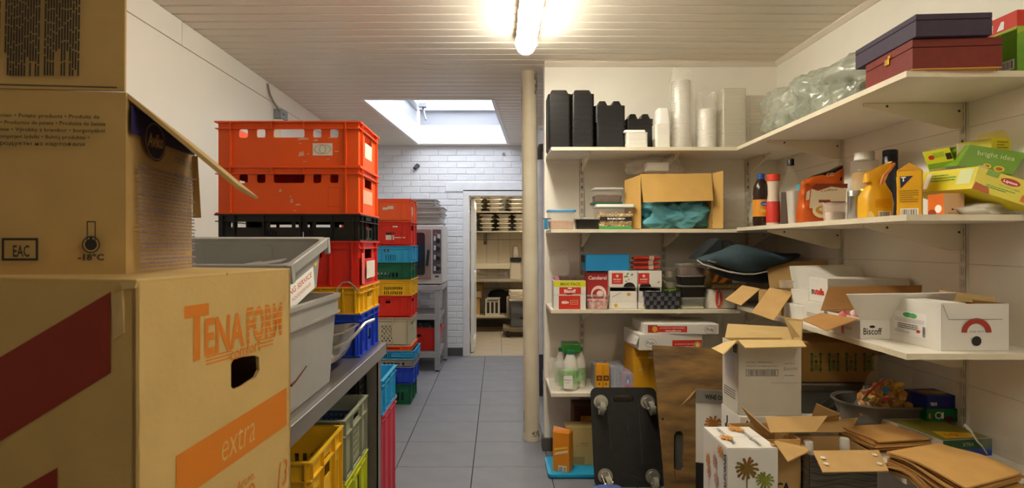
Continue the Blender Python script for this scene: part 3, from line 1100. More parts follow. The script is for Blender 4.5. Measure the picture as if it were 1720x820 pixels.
m.box(-1.1, 2.196, 0.497, -1.096, 2.484, 0.655)
m.box(-0.604, 2.196, 0.497, -0.6, 2.484, 0.655)
tag(m.build('mesh_basket', mat('dark_blue_mesh', '#23386b', 0.5)), 'dark blue perforated basket inside the grey green crate under the bench', 'basket')
r_, b = crate('black lattice crate upright behind the grey green crate', -1.18, 2.55, 0.0, 0.585, 0.18, 0.79, black_p, sx(0.05, 0.55, 14, 0.5, 0.75), [(0.03 + 0.025 * i, 0.42 + 0.03 * j, 0.045 + 0.025 * i, 0.44 + 0.03 * j) for i in range(5) for j in range(12)], (0.02, 0.57), (0.02, 0.16))

# ------------------------------------------------------------------ bins and trays on the bench
clearp = mat('frosted_plastic', '#aeaaa2', 0.28, alpha=0.74, var=0.05)
binw = thing('storage_bin', 'translucent frosted storage bin on the edge of the bench', 'bin', (-0.87, 1.62, 0.882))
m = M()
o_ = [(0.0, 0.575, 0.69, 0.03), (0.27, 0.60, 0.76, 0.03)]
i_ = [(0.27, 0.592, 0.752, 0.028), (0.006, 0.567, 0.682, 0.028)]
m.rings((-0.86, 1.71, 0.882), o_ + i_, 4)
m.build('body', clearp, binw, smooth=True)
for nm, z0, z1, g_ in (('rim', 0.285, 0.297, 0.028), ('rim_band', 0.24, 0.285, 0.012), ('lower_rim', 0.232, 0.24, 0.024)):
    m = M()
    m.rings((-0.86, 1.71, 0.882), [(z0, 0.60 + g_, 0.76 + g_, 0.035), (z1, 0.60 + g_, 0.76 + g_, 0.035), (z1, 0.59, 0.75, 0.03), (z0, 0.59, 0.75, 0.03), (z0, 0.60 + g_, 0.76 + g_, 0.035)], 4, cap0=False, cap1=False)
    m.build(nm, clearp, binw, smooth=True)
m = M()
m.tube([P(489, 648, 1.50), P(497, 640, 1.52), P(515, 615, 1.58)], 0.004, 6, 0.0015)
m.build('mark', mat('dark_red_mark', '#5e2216', 0.7), binw)

# the grey bin leans in the clear one: its far side stands higher
greyb = mat('grey_bin_plastic', '#9b9a95', 0.42, var=0.03)
bn = thing('storage_bin', 'grey storage bin tilted into the frosted bin on the bench', 'bin', (-0.9, 1.92, 1.19))
TILT = R(12.5)


def tilt(mm, piv, a):
    for p_ in mm.v:
        y_, z_ = p_.y - piv[0], p_.z - piv[1]
        p_.y = piv[0] + y_ * math.cos(a) - z_ * math.sin(a)
        p_.z = piv[1] + y_ * math.sin(a) + z_ * math.cos(a)
    return mm


pv = (2.12, 1.372)
gx, gy = -0.9, 1.925
m = M()
m.rings((gx, gy, 1.372), [(-0.165, 0.52, 0.335, 0.03), (-0.012, 0.56, 0.375, 0.035), (-0.012, 0.552, 0.367, 0.033), (-0.160, 0.512, 0.327, 0.03)], 5)
m.fbox((Vector((gx - 0.14, gy + 0.178, 1.372 - 0.15)), Xv, Zv, -Yv), 0, 0, 0.24, 0.125, 0, 0.005)
tilt(m, pv, TILT).build('body', greyb, bn, smooth=True)
m = M()
m.rings((gx, gy, 1.372), [(-0.03, 0.597, 0.397, 0.03), (0.0, 0.6, 0.4, 0.03), (0.003, 0.592, 0.392, 0.03), (0.0, 0.555, 0.36, 0.03), (-0.012, 0.552, 0.367, 0.033), (-0.012, 0.592, 0.392, 0.03), (-0.03, 0.597, 0.397, 0.03)], 5, cap0=False, cap1=False)
tilt(m, pv, TILT).build('rim', greyb, bn, smooth=True)
for y_ in (gy + 0.19, gy - 0.19):
    m = M()
    m.box(gx + 0.285, y_ - 0.012, 1.372 - 0.055, gx + 0.3, y_ + 0.012, 1.372)
    tilt(m, pv, TILT).build('corner_lug', greyb, bn)
p = Print(bn, 'label')
fr = (Vector((gx + 0.272, gy - 0.19, 1.372 - 0.16)), Yv, Zv, Xv)
p.rect(fr, 0.02, 0.01, 0.27, 0.085, white_i)
p.text(fr, 0.03, 0.055, 0.018, 'NG SERVICE', mat('faded_red_ink', '#c9604f', 0.7), width=0.22, bold=0.02)
p.text(fr, 0.05, 0.03, 0.012, 'FOODSERVICE', mat('faded_red_ink', '#c9604f', 0.7), width=0.18, bold=0.01)
p.oval(fr, 0.30, 0.10, 0.016, 0.022, mat('yellow_ink', '#e3b32a', 0.6)).oval(fr, 0.30, 0.10, 0.007, 0.012, orange_i)
tilt(p.m, pv, TILT)
p.build()
m = M()
m.sheet([P(390, 447, 1.95), P(482, 434, 1.98), P(470, 440, 1.9), P(392, 452, 1.88)], 0.002)
m.sheet([P(378, 449, 1.98), P(440, 438, 2.0), P(430, 446, 1.9), P(372, 452, 1.9)], 0.002)
tag(m.build('plastic_cover', clearp), 'loose clear cover lying in the grey bin', 'cover')

# strap end and dish behind the clear bin
m = M()
pts = [(562, 500), (568, 484), (577, 475), (586, 474), (595, 481), (601, 489)]
for k in range(len(pts) - 1):
    a, b_ = pts[k], pts[k + 1]
    m.sheet([P(a[0], a[1], 2.12), P(b_[0], b_[1], 2.12), P(b_[0] - 2, b_[1] + 1, 2.17), P(a[0] - 2, a[1] + 1, 2.17)], 0.003)
tag(m.build('packing_strap', mat('strap_grey', '#a9a799', 0.4)), 'grey plastic packing strap curling up behind the frosted bin', 'strap')
dish = thing('roasting_dish', 'shallow metal dish tilted behind the frosted bin on the bench', 'dish', (-0.68, 2.25, 0.882))
m = M()
sec = lambda w_, d_, z_, r_: (z_, w_, d_, r_)
m.rings((-0.72, 2.26, 0.884), [(0.0, 0.24, 0.26, 0.06), (0.03, 0.28, 0.29, 0.07), (0.105, 0.32, 0.33, 0.08), (0.108, 0.345, 0.355, 0.09), (0.112, 0.345, 0.355, 0.09), (0.111, 0.315, 0.325, 0.08), (0.036, 0.27, 0.28, 0.07), (0.006, 0.23, 0.25, 0.06)], 6)
for v in m.v:
    v.z += (v.x + 0.86) * 0.12 + 0.0
    v.z = max(v.z, 0.8835)
m.build('body', mat('dish_metal', '#a9a49a', 0.28, metal=0.7, var=0.12, vscale=14), dish, smooth=True)
m = M()
m.tube([P(560, 585, 2.13), P(585, 575, 2.14), P(603, 555, 2.16), P(613, 543, 2.2), P(628, 537, 2.25)], 0.006, 8)
m.build('rim', mat('dish_rim', '#c4bfb2', 0.3, metal=0.5), dish, smooth=True)

# ------------------------------------------------------------------ the two big cartons close to the camera
b = Box((-0.944, 0.858, 0.8825), 0.5, 0.35, 0.419, -12.5)
root = thing('cardboard_box', 'large tan carton with orange lettering and a dark hand hole', 'box', b.base)
m = M()
fr = b.right
hole = [uv(fr, *q) for q in ((388, 612), (392, 604), (405, 600), (428, 597), (435, 600), (436, 622), (430, 634), (410, 648), (393, 655), (388, 650))]
tex = mat('tan_carton', '#c9a969', 0.8, var=0.05, vscale=14, bump=0.2, bscale=70)
m.shape(fr, [[(0, 0), (b.d, 0), (b.d, b.h), (0, b.h)], hole], 0.006)
m.mi = 1
for f, W in ((b.front, b.w), (b.back, b.w), (b.left, b.d)):
    m.fbox(f, 0, 0, W, b.h, -0.006, 0)
b.solid(m, 0, 0, 0, b.w, b.d, 0.006)
m.build('body', [tex, tex], root)
m = M()
m.fbox(b.top, 0, 0.0, b.w, b.d / 2 - 0.001, -0.001, 0.004)
m.build('flap', tex, root, bevel=0.0015)
m = M()
m.fbox(b.top, 0, b.d / 2 + 0.001, b.w, b.d, -0.001, 0.004)
m.build('flap', tex, root, bevel=0.0015)
m = M()
m.sheet([P(186, 498, 0.755), P(205, 488, 0.75), P(208, 560, 0.752), P(190, 572, 0.755)], 0.003)
m.sheet([P(200, 474, 0.75), P(230, 472, 0.745), P(226, 484, 0.745), P(206, 486, 0.748)], 0.003)
m.build('torn_edge', card_l, root)
p = Print(root)
fr = b.right
T0 = uv(fr, 345, 597)
p.text(fr, 0.083, T0[1], 0.077, 'T', orange_i, width=0.05, bold=0.04)
p.text(fr, 0.124, T0[1] + 0.001, 0.054, 'ENA', orange_i, width=0.092, bold=0.03)
p.text(fr, 0.222, T0[1] + 0.004, 0.056, 'FORM', orange_i, width=0.1, bold=0.04)
for k in range(5):
    p.rect(fr, 0.22, T0[1] + 0.009 + k * 0.011, 0.327, T0[1] + 0.0106 + k * 0.011, tex)
e_ = uv(fr, 386, 607)
p.text(fr, e_[0], e_[1], 0.021, 'comfort', orange_i, width=0.078, bold=0.012, shear=0.1, rot=0.06)
for k in range(3):
    e_ = uv(fr, 345, 614 - 6 * k)
    p.rect(fr, e_[0], e_[1], e_[0] + 0.058, e_[1] + 0.0022, orange_i)
    e_ = uv(fr, 435, 585 - 6 * k)
    p.rect(fr, e_[0], e_[1], e_[0] + 0.04, e_[1] + 0.0022, orange_i)
p.oval(fr, 0.330, T0[1] + 0.066, 0.004, 0.004, orange_i).oval(fr, 0.330, T0[1] + 0.066, 0.003, 0.003, tex)
q = [uv(fr, 295, 766), uv(fr, 481, 651), uv(fr, 481, 714), uv(fr, 295, 846)]
p.poly(fr, q, orange_i)
e_ = uv(fr, 371, 783)
p.text(fr, e_[0], e_[1] + 0.004, 0.050, 'extra', tex, width=0.083, shear=0.2, rot=0.11, bold=-0.012)
e_ = uv(fr, 398, 826)
p.text(fr, e_[0], e_[1], 0.016, 'Art.no.', orange_i, width=0.046, rot=0.1)
e_ = uv(fr, 466, 822)
p.text(fr, e_[0], e_[1], 0.048, '13', orange_i, width=0.026, shear=0.15, bold=-0.005)
e_ = uv(fr, 414, 850)
p.text(fr, e_[0], e_[1], 0.035, '0', orange_i)
fr = b.front
maroon = mat('maroon_ink', '#8e2a17', 0.7)
p.poly(fr, [uv(fr, *s_) for s_ in ((-80, 648), (187, 490), (187, 626), (-80, 792))], maroon)
p.poly(fr, [uv(fr, *s_) for s_ in ((-80, 886), (98, 785), (98, 900), (-80, 1000))], maroon)
p.build()

b = Box((-0.848, 0.8486, 1.3045), 0.3, 0.24, 0.270, 6)
bx = bxr = mat('food_carton', '#b8975c', 0.8, var=0.05, vscale=14, bump=0.15, bscale=70)
root = thing('cardboard_box', 'open brown frozen food carton standing on the tan carton', 'box', b.base)
H1 = 0.231
m = M()
m.fbox(b.front, 0, 0, b.w, b.h, -0.005, 0)
m.fbox(b.back, 0, 0, b.w, H1, -0.005, 0)
for f, pts in ((b.right, [(0.0051, 0), (0.235, 0), (0.235, H1), (0.0051, b.h)]), (b.left, [(0.005, 0), (0.235, 0), (0.235, b.h), (0.005, H1)])):
    O, U, V, N = f
    m.mi = 1 if f is not b.left and pts[3][1] == b.h else 0
    m.prism([O + U * a + V * c for a, c in pts], -N * 0.005)
m.mi = 0
b.solid(m, 0.005, 0.005, 0.0, b.w - 0.005, b.d - 0.005, 0.005)
m.build('body', [bx, bxr], root)
# front flap folded straight up
O, U, V, N = b.front
fl = M()
fl.sheet([O + V * b.h, O + U * (b.w - 0.002) + V * (b.h + 0.002), O + U * (b.w - 0.004) + V * (b.h + 0.2) - N * 0.006, O + V * (b.h + 0.2) - N * 0.006], -0.005)
fl.build('flap', bx, root)
fl = M()
fl.sheet([P(215, 157, 0.885), P(327, 243, 1.115), P(434, 332, 1.16), P(402, 312, 0.90)], 0.006)
fl.build('flap', [bxr], root)
fl = M()
fl.sheet([P(322, 262, 1.12), P(332, 262, 1.125), P(338, 366, 1.13), P(324, 366, 1.12)], 0.004)
fl.build('flap', bx, root)
p = Print(root)
fr = b.front
up = (O + V * b.h, U, (V - N * 0.03).normalized(), N)
p.rect(up, *uvq(up, -60, -30, 205, -12), bx)
for k in range(3):
    a0 = uv(up, -60 + 68 * k, 128)
    a1 = uv(up, 2 + 68 * k, -20)
    wgt = a1[0] - a0[0]
    n_ = 13
    rnd = random.Random(k)
    for i in range(n_):
        u_ = a0[0] + wgt * i / n_
        v_ = a0[1] + (rnd.uniform(0.0, 0.04) if rnd.random() < 0.4 else 0)
        while v_ < a0[1] + 0.15:
            L = rnd.uniform(0.008, 0.03)
            p.rect(up, u_, v_, u_ + wgt / n_ * 0.62, v_ + L, ink)
            v_ += L + 0.002
a0, a1 = uv(up, -60, 132), uv(up, 200, 130)
p.rect(up, a0[0], 0.004, a1[0], 0.006, ink)
rows = ['Aardappelproducten \u2022 Potato products \u2022 Produits de', 'pommes de terre \u2022 Productos de patata \u2022 Produtos de batata', 'Kartoffelerzeugnisse \u2022 V\u00fdrobky z brambor \u2022 burgony\u00e1b\u00f3l', 'ziemniaczane \u2022 krompirjevi izdelki \u2022 Bulvi\u0173 produktai \u2022', 'kartupe\u013cu \u2022 \u041f\u0440\u043e\u0434\u0443\u043a\u0442\u044b \u0438\u0437 \u043a\u0430\u0440\u0442\u043e\u0444\u0435\u043b\u044f']
for k, t_ in enumerate(rows):
    xe = (171, 181, 180, 154, 147)[k]
    a0, a1 = uv(fr, -70, 196 + 11.8 * k), uv(fr, xe, 197 + 11.8 * k)
    p.text(fr, a0[0], a0[1], 0.0055, t_, ink, width=a1[0] - a0[0], bold=0.015)
q0 = uvq(fr, 8, 438, 69, 400)
p.frame(fr, *q0, 0.0035, ink)
a0 = uv(fr, 27, 431)
p.text(fr, a0[0], a0[1], 0.017, 'EAC', ink, width=0.022, bold=0.02)
q0 = uvq(fr, -40, 438, 5, 400)
p.frame(fr, *q0, 0.0035, ink)
a0 = uv(fr, 135, 437)
p.text(fr, a0[0], a0[1], 0.009, '-18\u00b0C', ink, width=0.036, bold=0.03)
c_ = uv(fr, 157, 411)
q0 = uvq(fr, 150, 408, 165, 372)
p.oval(fr, c_[0], c_[1], 0.0125, 0.0125, ink).oval(fr, c_[0], c_[1], 0.0105, 0.0105, bx)
p.frame(fr, *q0, 0.0015, ink)
p.oval(fr, c_[0], c_[1], 0.0085, 0.0085, ink).rect(fr, c_[0] - 0.002, c_[1], c_[0] + 0.002, c_[1] + 0.012, ink)
fr = b.right
band = mat('indigo_ink', '#2c2a5a', 0.6)
p.poly(fr, [(0.002, 0.21), (0.236, 0.21), (0.236, H1), (0.002, b.h - 0.018)], band)
c_ = uv(fr, 254, 238)
p.oval(fr, c_[0], c_[1], 0.036, 0.032, navy_i).oval(fr, c_[0], c_[1], 0.033, 0.0295, bxr).oval(fr, c_[0], c_[1], 0.0315, 0.028, navy_i)
p.text(fr, c_[0] - 0.026, c_[1] - 0.010, 0.022, 'Aviko', bxr, width=0.052, bold=0.02, shear=0.2, rot=0.05)
a0 = uv(fr, 287, 272)
p.text(fr, a0[0], a0[1], 0.012, "POM' SAUTEES", grey_i, width=0.075, rot=-0.05)
p.text(fr, a0[0], a0[1] - 0.026, 0.012, '4 x 2500 g', grey_i, width=0.05, rot=-0.05)
faint = mat('lilac_print', '#85737a', 0.7)
p.lines(fr, 0.02, 0.005, 0.228, 0.165, 26, faint, 0.4, seed=5)
for v_ in (0.165, 0.122, 0.098, 0.07, 0.044, 0.02, 0.003):
    p.rect(fr, 0.018, v_, 0.23, v_ + 0.0012, faint)
p.build()

# ------------------------------------------------------------------ oven on its stand by the back wall
st = thing('oven_stand', 'grey metal stand with slatted shelf under the oven', 'table', (-0.9, 6.6, 0))
stm = mat('grey_stand_metal', '#a5a4a3', 0.4, metal=0.35, var=0.05)
m = M()
m.box(-1.28, 6.28, 0.86, -0.585, 6.98, 0.915)
m.build('table_top', stm, st, bevel=0.004)
for x, y in ((-0.668, 6.29), (-0.64, 6.9), (-1.26, 6.29), (-1.26, 6.9)):
    m = M()
    m.box(x, y, 0.012, x + 0.055, y + 0.055, 0.86)
    lg = m.build('leg', stm, st, bevel=0.004)
    m = M()
    m.lathe((x + 0.027, y + 0.027, 0), [(0.02, 0), (0.02, 0.012), (0.012, 0.02)], 10)
    m.build('foot', black_p, lg)
for z in (0.55, 0.15):
    m = M()
    m.box(-1.26, 6.285, z, -0.62, 6.325, z + 0.055)
    m.box(-1.26, 6.93, z, -0.62, 6.96, z + 0.055)
    m.box(-0.66, 6.32, z, -0.62, 6.95, z + 0.055)
    m.box(-1.26, 6.32, z, -1.22, 6.95, z + 0.055)
    if z < 0.3:
        m.box(-1.25, 6.3, z + 0.03, -0.63, 6.95, z + 0.04)
    m.build('shelf_frame', stm, st)
for k in range(14):
    m = M()
    y = 6.34 + k * 0.043
    m.box(-1.22, y, 0.585, -0.66, y + 0.016, 0.6)
    m.build('slat', stm, st)
ov = thing('convection_oven', 'small convection oven with four black knobs on the grey stand', 'oven', (-0.88, 6.6, 0.915))
m = M()
m.box(-1.19, 6.32, 0.925, -0.585, 6.92, 1.55)
m.build('body', mat('oven_side', '#c9c6c4', 0.35, metal=0.4), ov, bevel=0.006)
for x in (-1.16, -0.63):
    for y in (6.34, 6.88):
        m = M()
        m.lathe((x, y, 0.915), [(0.018, 0), (0.018, 0.012)], 10)
        m.build('foot', black_p, ov)
m = M()
m.box(-1.17, 6.30, 0.98, -0.705, 6.32, 1.51)
dr = m.build('door', mat('oven_front', '#a3938f', 0.3, metal=0.6), ov, bevel=0.004)
m = M()
m.shape((Vector((-1.13, 6.296, 1.02)), Xv, Zv, -Yv), [rr2(0, 0, 0.36, 0.45, 0.03)], 0.004)
m.build('pane', mat('oven_glass', '#262a33', 0.08, spec=0.8), dr)
m = M()
m.box(-0.752, 6.275, 1.12, -0.728, 6.3, 1.29)
for v in m.v:
    v.x += (v.z - 1.2) * 0.1
m.build('handle', black_p, dr, bevel=0.006)
m = M()
m.shape((Vector((-0.69, 6.314, 0.985)), Xv, Zv, -Yv), [rr2(0, 0.05, 0.09, 0.52, 0.006)], 0.008)
m.build('control_panel', mat('panel_grey', '#4a4a4e', 0.4), ov)
p = Print(ov)
fp = (Vector((-0.69, 6.312, 0.985)), Xv, Zv, -Yv)
silver_i = mat('silver_ink', '#b9b9bb', 0.4)
for k, v_ in enumerate((0.08, 0.20, 0.30, 0.40)):
    p.rect(fp, 0.012, v_, 0.034, v_ + 0.05, silver_i).rect(fp, 0.05, v_ - 0.01, 0.08, v_ + 0.07, silver_i if k == 3 else mat('panel_grey2', '#66666c', 0.4))
p.rect(fp, 0.02, 0.47, 0.05, 0.485, red_i)
p.oval(fp, 0.045, 0.02, 0.028, 0.012, silver_i).oval(fp, 0.045, 0.02, 0.024, 0.009, ink)
p.build()
for v_ in (0.105, 0.215, 0.315, 0.405):
    m = M()
    c_ = Vector((-0.69 + 0.057, 6.314, 0.985 + v_))
    m.disc(c_, (0, -1, 0), 0.024, 0.012, 16, 0.022)
    m.disc(c_ + Vector((0, -0.012, 0)), (0, -1, 0), 0.017, 0.014, 16, 0.015)
    m.build('knob', black_p, ov, smooth=True)
alu = mat('tray_alu', '#bdb6b2', 0.38, metal=0.55, var=0.08, vscale=20)
z = 1.552
for k, (h, dx, w_, d_) in enumerate(((0.028, 0, 0.60, 0.58), (0.062, -0.01, 0.6, 0.58), (0.036, 0.004, 0.6, 0.6), (0.06, 0.0, 0.61, 0.62), (0.05, -0.05, 0.58, 0.6), (0.034, -0.05, 0.56, 0.5))):
    t = thing('baking_tray', ('lowest thin', 'second lowest deep', 'third', 'fourth and widest', 'fifth', 'topmost narrow')[k] + ' aluminium baking tray of the pile on the oven', 'tray', (-0.88 + dx, 6.6, z), 'baking trays piled on the oven')
    m = M()
    m.rings((-0.885 + dx, 6.62, z), [(0.0, w_ - 0.06, d_ - 0.06, 0.03), (h - 0.006, w_ - 0.03, d_ - 0.03, 0.035), (h - 0.005, w_, d_, 0.04), (h, w_, d_, 0.04), (h - 0.001, w_ - 0.036, d_ - 0.036, 0.03), (0.004, w_ - 0.066, d_ - 0.066, 0.03)], 4)
    m.build('body', alu, t, smooth=True)
    z += h + 0.0015

# red bucket and bags on the stand's lower shelf
bk = thing('bucket', 'red plastic bucket of bin bags on the lower shelf of the stand', 'bucket', (-0.8, 6.62, 0.193))
m = M()
m.rings((-0.80, 6.62, 0.193), [(0, 0.30, 0.26, 0.05), (0.235, 0.36, 0.32, 0.06), (0.24, 0.385, 0.345, 0.07), (0.25, 0.385, 0.345, 0.07), (0.248, 0.35, 0.31, 0.06), (0.008, 0.29, 0.25, 0.05)], 5)
m.build('body', red_p, bk, smooth=True)
tag(blob((-0.80, 6.62, 0.30), (0.33, 0.28, 0.23), 3, 0.25).build('bin_bag', mat('black_bag', '#15161a', 0.25), None, smooth=True, angle=180), 'crumpled black bin bag bulging out of the red bucket', 'bag')
tag(blob((-0.985, 6.42, 0.192), (0.19, 0.14, 0.2), 5, 0.3).build('plastic_bag', mat('wrap_clear', '#d7d5d8', 0.15, alpha=0.6), None, smooth=True, angle=180), 'crumpled clear bag on the lower shelf beside the red bucket', 'bag')
m = M()
m.rings((-0.885, 6.36, 0.192), [(0, 0.09, 0.04, 0.015), (0.03, 0.08, 0.035, 0.015)], 3)
tag(m.build('cleaning_sponge', yellow_p, smooth=True), 'small yellow sponge on the lower shelf before the red bucket', 'sponge')
m = M()
m.disc((-1.0, 6.5, 0.05), (1, 0, 0), 0.05, 0.03, 18)
m.box(-1.0, 6.47, 0.05, -0.97, 6.53, 0.15)
m.build('caster', black_p, st)

# ------------------------------------------------------------------ things on the walls at the back
jb = thing('junction_box', 'grey junction box with cable high on the white panel wall', 'junction box', (LX, 4.5, 2.3))
m = M()
q = P(470, 193, 4.5)
m.box(LX, 4.46, q.z - 0.035, LX + 0.06, 4.6, q.z + 0.04)
m.build('body', mat('grey_enclosure', '#8d9096', 0.5), jb, bevel=0.006)
m = M()
m.box(LX, 4.46, q.z - 0.55, LX + 0.06, 4.56, q.z - 0.04)
m.build('conduit', cold_panel, jb)
m = M()
m.tube([(LX + 0.006, 4.33, CEIL - 0.02), (LX + 0.012, 4.36, CEIL - 0.09), (LX + 0.02, 4.4, q.z + 0.08), (LX + 0.045, 4.46, q.z + 0.02), (LX + 0.066, 4.5, q.z + 0.0)], 0.008, 8)
m.build('cable', mat('grey_cable', '#8b8478', 0.5), jb, smooth=True)
sp = thing('wall_spotlight', 'small dark pivoting fixture on the back wall under the skylight', 'light', P(700, 280, FARY))
m = M()
c_ = P(702, 279, FARY)
m.disc(c_, (0, -1, 0), 0.022, 0.02, 12)
m.build('mount', mat('fixture_dark', '#3c3d40', 0.4), sp)
m = M()
m.tube([c_ + Vector((0.0, -0.02, 0.01)), c_ + Vector((-0.03, -0.06, -0.04))], 0.024, 12)
m.build('head', mat('fixture_dark', '#3c3d40', 0.4), sp, smooth=True)
m = M()
c_ = P(846, 259, FARY)
m.disc(c_, (0, -1, 0), 0.018, 0.012, 12)
tag(m.build('wall_knob', grey_p), 'small round grey knob high on the back wall', 'sensor')  # a small round knob fixed to the wall
pp = thing('drain_pipe', 'white painted pipe with dark elbow beside the steel column', 'pipe', (0.382, 5.3, 0))
m = M()
m.tube([(0.382, 5.3, 0.36), (0.382, 5.3, 2.17)], 0.026, 12)
m.build('pipe', mat('pipe_white', '#dddde0', 0.5, var=0.1, vscale=9), pp, smooth=True)
m = M()
m.tube([(0.375, 5.3, 2.1), (0.375, 5.3, 2.18), (0.385, 5.3, 2.215), (0.415, 5.3, 2.215)], 0.032, 12)
m.build('elbow', mat('elbow_dark', '#4a4442', 0.6), pp, smooth=True)
m = M()
m.tube([(0.382, 5.3, 0.24), (0.382, 5.3, 0.37)], 0.03, 12)
m.tube([(0.382, 5.3, 0.0), (0.382, 5.3, 0.25)], 0.02, 12)
m.box(0.352, 5.27, 0.30, 0.40, 5.285, 0.35)
m.build('valve', mat('valve_blue_grey', '#3c4458', 0.5), pp)
m = M()
m.box(0.36, 5.2, 2.36, AX, 5.3, 2.385)
tag(m.build('pipe_bracket', white_trim), 'small white bracket above the drain pipe elbow', 'bracket')

# ------------------------------------------------------------------ far room furniture
fs = mat('far_steel', '#a99f8c', 0.35, metal=0.5, var=0.1, vscale=20)
wb_ = thing('steel_table', 'long steel table with lower shelf in the far room', 'table', (0.2, 9.3, 0))
m = M()
m.box(-0.5, 9.0, 0.775, 1.1, 9.68, 0.81)
m.build('table_top', fs, wb_, bevel=0.003)
m = M()
m.box(-0.45, 9.05, 0.225, 0.16, 9.65, 0.255)
m.build('shelf', mat('far_shelf', '#c2b69c', 0.45), wb_, bevel=0.003)
for x, y in ((-0.48, 9.03), (1.04, 9.03), (-0.48, 9.6), (1.04, 9.6)):
    m = M()
    m.box(x, y, 0, x + 0.045, y + 0.045, 0.775)
    m.build('leg', fs, wb_)
for z, nm in ((1.835, 'upper'), (1.53, 'lower')):
    sh = thing('wall_shelf', nm + ' steel wall shelf carrying pans in the far room', 'shelf', (0.2, 9.5, z))
    m = M()
    m.box(-0.45, 9.2, z, 1.1, 9.74, z + 0.022)
    m.build('board', fs, sh, bevel=0.002)
    for x in (-0.22, 0.9):
        m = M()
        m.prism([(x, 9.741, z), (x, 9.4, z), (x, 9.741, z - 0.15)], (0.03, 0, 0))
        m.build('bracket', steel_d, sh)
pan_p = None
where = {(1.857, 0): (790, 812, 'left stack on the upper'), (1.857, 1): (817, 845, 'middle stack on the upper'), (1.857, 2): (853, 882, 'right stack on the upper'),
         (1.552, 0): (780, 800, 'first stack on the lower'), (1.552, 1): (805, 830, 'second stack on the lower'), (1.552, 2): (834, 859, 'third stack on the lower'), (1.552, 3): (862, 886, 'fourth stack on the lower')}
pm = mat('pan_steel', '#cfc5b0', 0.3, metal=0.45, var=0.12, vscale=18)
for (z, k), (xa, xb, wh) in where.items():
    xc, w_ = (X(xa, 9.3) + X(xb, 9.3)) / 2, (xb - xa) * 0.0093
    zz = z
    for j in range(4):
        lab = '%s steel pan of the %s far room shelf' % (('lowest', 'second', 'third', 'topmost')[j], wh)
        if pan_p is None:
            t = thing('steel_pan', lab, 'pan', (xc, 9.45, zz), 'steel pans on the far room shelves')
            m = M()
            m.rings((xc, 9.45, zz), [(0.0, 0.15, 0.27, 0.03), (0.045, 0.185, 0.32, 0.03), (0.05, 0.24, 0.37, 0.03), (0.064, 0.24, 0.37, 0.03), (0.063, 0.18, 0.315, 0.03), (0.004, 0.145, 0.265, 0.03)], 4)
            m.build('body', pm, t, smooth=True)
            m = M()
            for s_ in (-1, 1):
                m.tube([(xc + s_ * 0.118, 9.4, zz + 0.056), (xc + s_ * 0.134, 9.41, zz + 0.05), (xc + s_ * 0.134, 9.49, zz + 0.05), (xc + s_ * 0.118, 9.5, zz + 0.056)], 0.006, 6)
            m.build('handle', black_p, t)
            pan_p = t
        else:
            t = dup(pan_p, (xc + random.uniform(-0.006, 0.006), 9.45 + random.uniform(-0.02, 0.02), zz), lab)
        t.scale = (w_ / 0.25, 1, 0.95)
        zz += 0.066
so = thing('socket_strip', 'dark vertical socket strip under the lower far shelf', 'socket', P(815, 400, 9.73))
m = M()
q = P(815, 402, 9.74)
m.box(q.x - 0.025, 9.72, q.z - 0.085, q.x + 0.025, 9.742, q.z + 0.09)
m.build('body', mat('strip_dark', '#5d574c', 0.5), so, bevel=0.003)
mx = thing('blender_jug', 'steel and black kitchen mixer on the far room table', 'mixer', P(866, 468, 9.3))
q = Vector((X(866, 9.3), 9.3, 0.81))
m = M()
m.lathe(q, [(0.085, 0.10), (0.075, 0.24), (0.055, 0.27), (0.062, 0.3), (0.06, 0.4), (0.048, 0.46), (0.05, 0.5), (0.03, 0.52)], 18)
m.build('jug', steel, mx, smooth=True)
m = M()
m.rings(q, [(0.0, 0.19, 0.2, 0.03), (0.26, 0.16, 0.18, 0.03)], 4)
m.build('base', mat('mixer_cream', '#b5ab98', 0.4), mx, smooth=True)
m = M()
m.box(q.x - 0.085, 9.19, 1.075, q.x + 0.085, 9.3, 1.14)
m.build('collar', black_p, mx)
m = M()
m.box(X(794, 9.6), 9.6, Z(452, 9.6), X(858, 9.6), 9.745, Z(443, 9.6))
tag(m.build('wall_duct', mat('duct_cream', '#d8ccb4', 0.4), bevel=0.004), 'cream cable duct along the wall over the far table', 'duct')
m = M()
m.tube([P(793, 455, 9.6), P(800, 460, 9.6), P(815, 461.5, 9.6), P(848, 460, 9.6)], 0.007, 6)
m.box(X(846, 9.6), 9.58, Z(463, 9.6), X(852, 9.6), 9.62, Z(457, 9.6))
cb = m.build('power_cable', steel_d)
tag(cb, 'thin grey cable sagging below the cream duct', 'cable')
for k, (xa, xb, ya, yb, mm, lab) in enumerate(((795, 806, 505, 532, card, 'brown carton at the near end of the far lower shelf'), (796, 811, 476, 505, card_d, 'dark carton resting on the brown carton in the far room'))):
    d_ = 9.2
    bb = Box((X(xa, d_) - 0.05, d_, 0.256 if k == 0 else 0.256 + 0.249 + 0.001), X(xb, d_) - X(xa, d_) + 0.05, 0.3, 0.246 if k == 0 else 0.25)
    rt = carton('cardboard_box', lab, 'box', bb, mm)
    if k == 1:
        p = Print(rt)
        p.rect(bb.front, 0.04, 0.02, 0.16, 0.11, mat('paper_label', '#cdbf9f', 0.6))
        p.build()
bb = Box((X(815, 9.15), 9.15, 0.256), 0.225, 0.22, 0.25)
rt = carton('cardboard_box', 'white box printed with dark bottle shapes in the far room', 'box', bb, mat('far_white_box', '#c9c0ac', 0.6))
p = Print(rt)
for k in range(3):
    p.rect(bb.front, 0.025 + 0.065 * k, 0.03, 0.065 + 0.065 * k, 0.2, ink)
p.rect(bb.front, 0.03, 0.21, 0.2, 0.24, grey_i)
p.build()
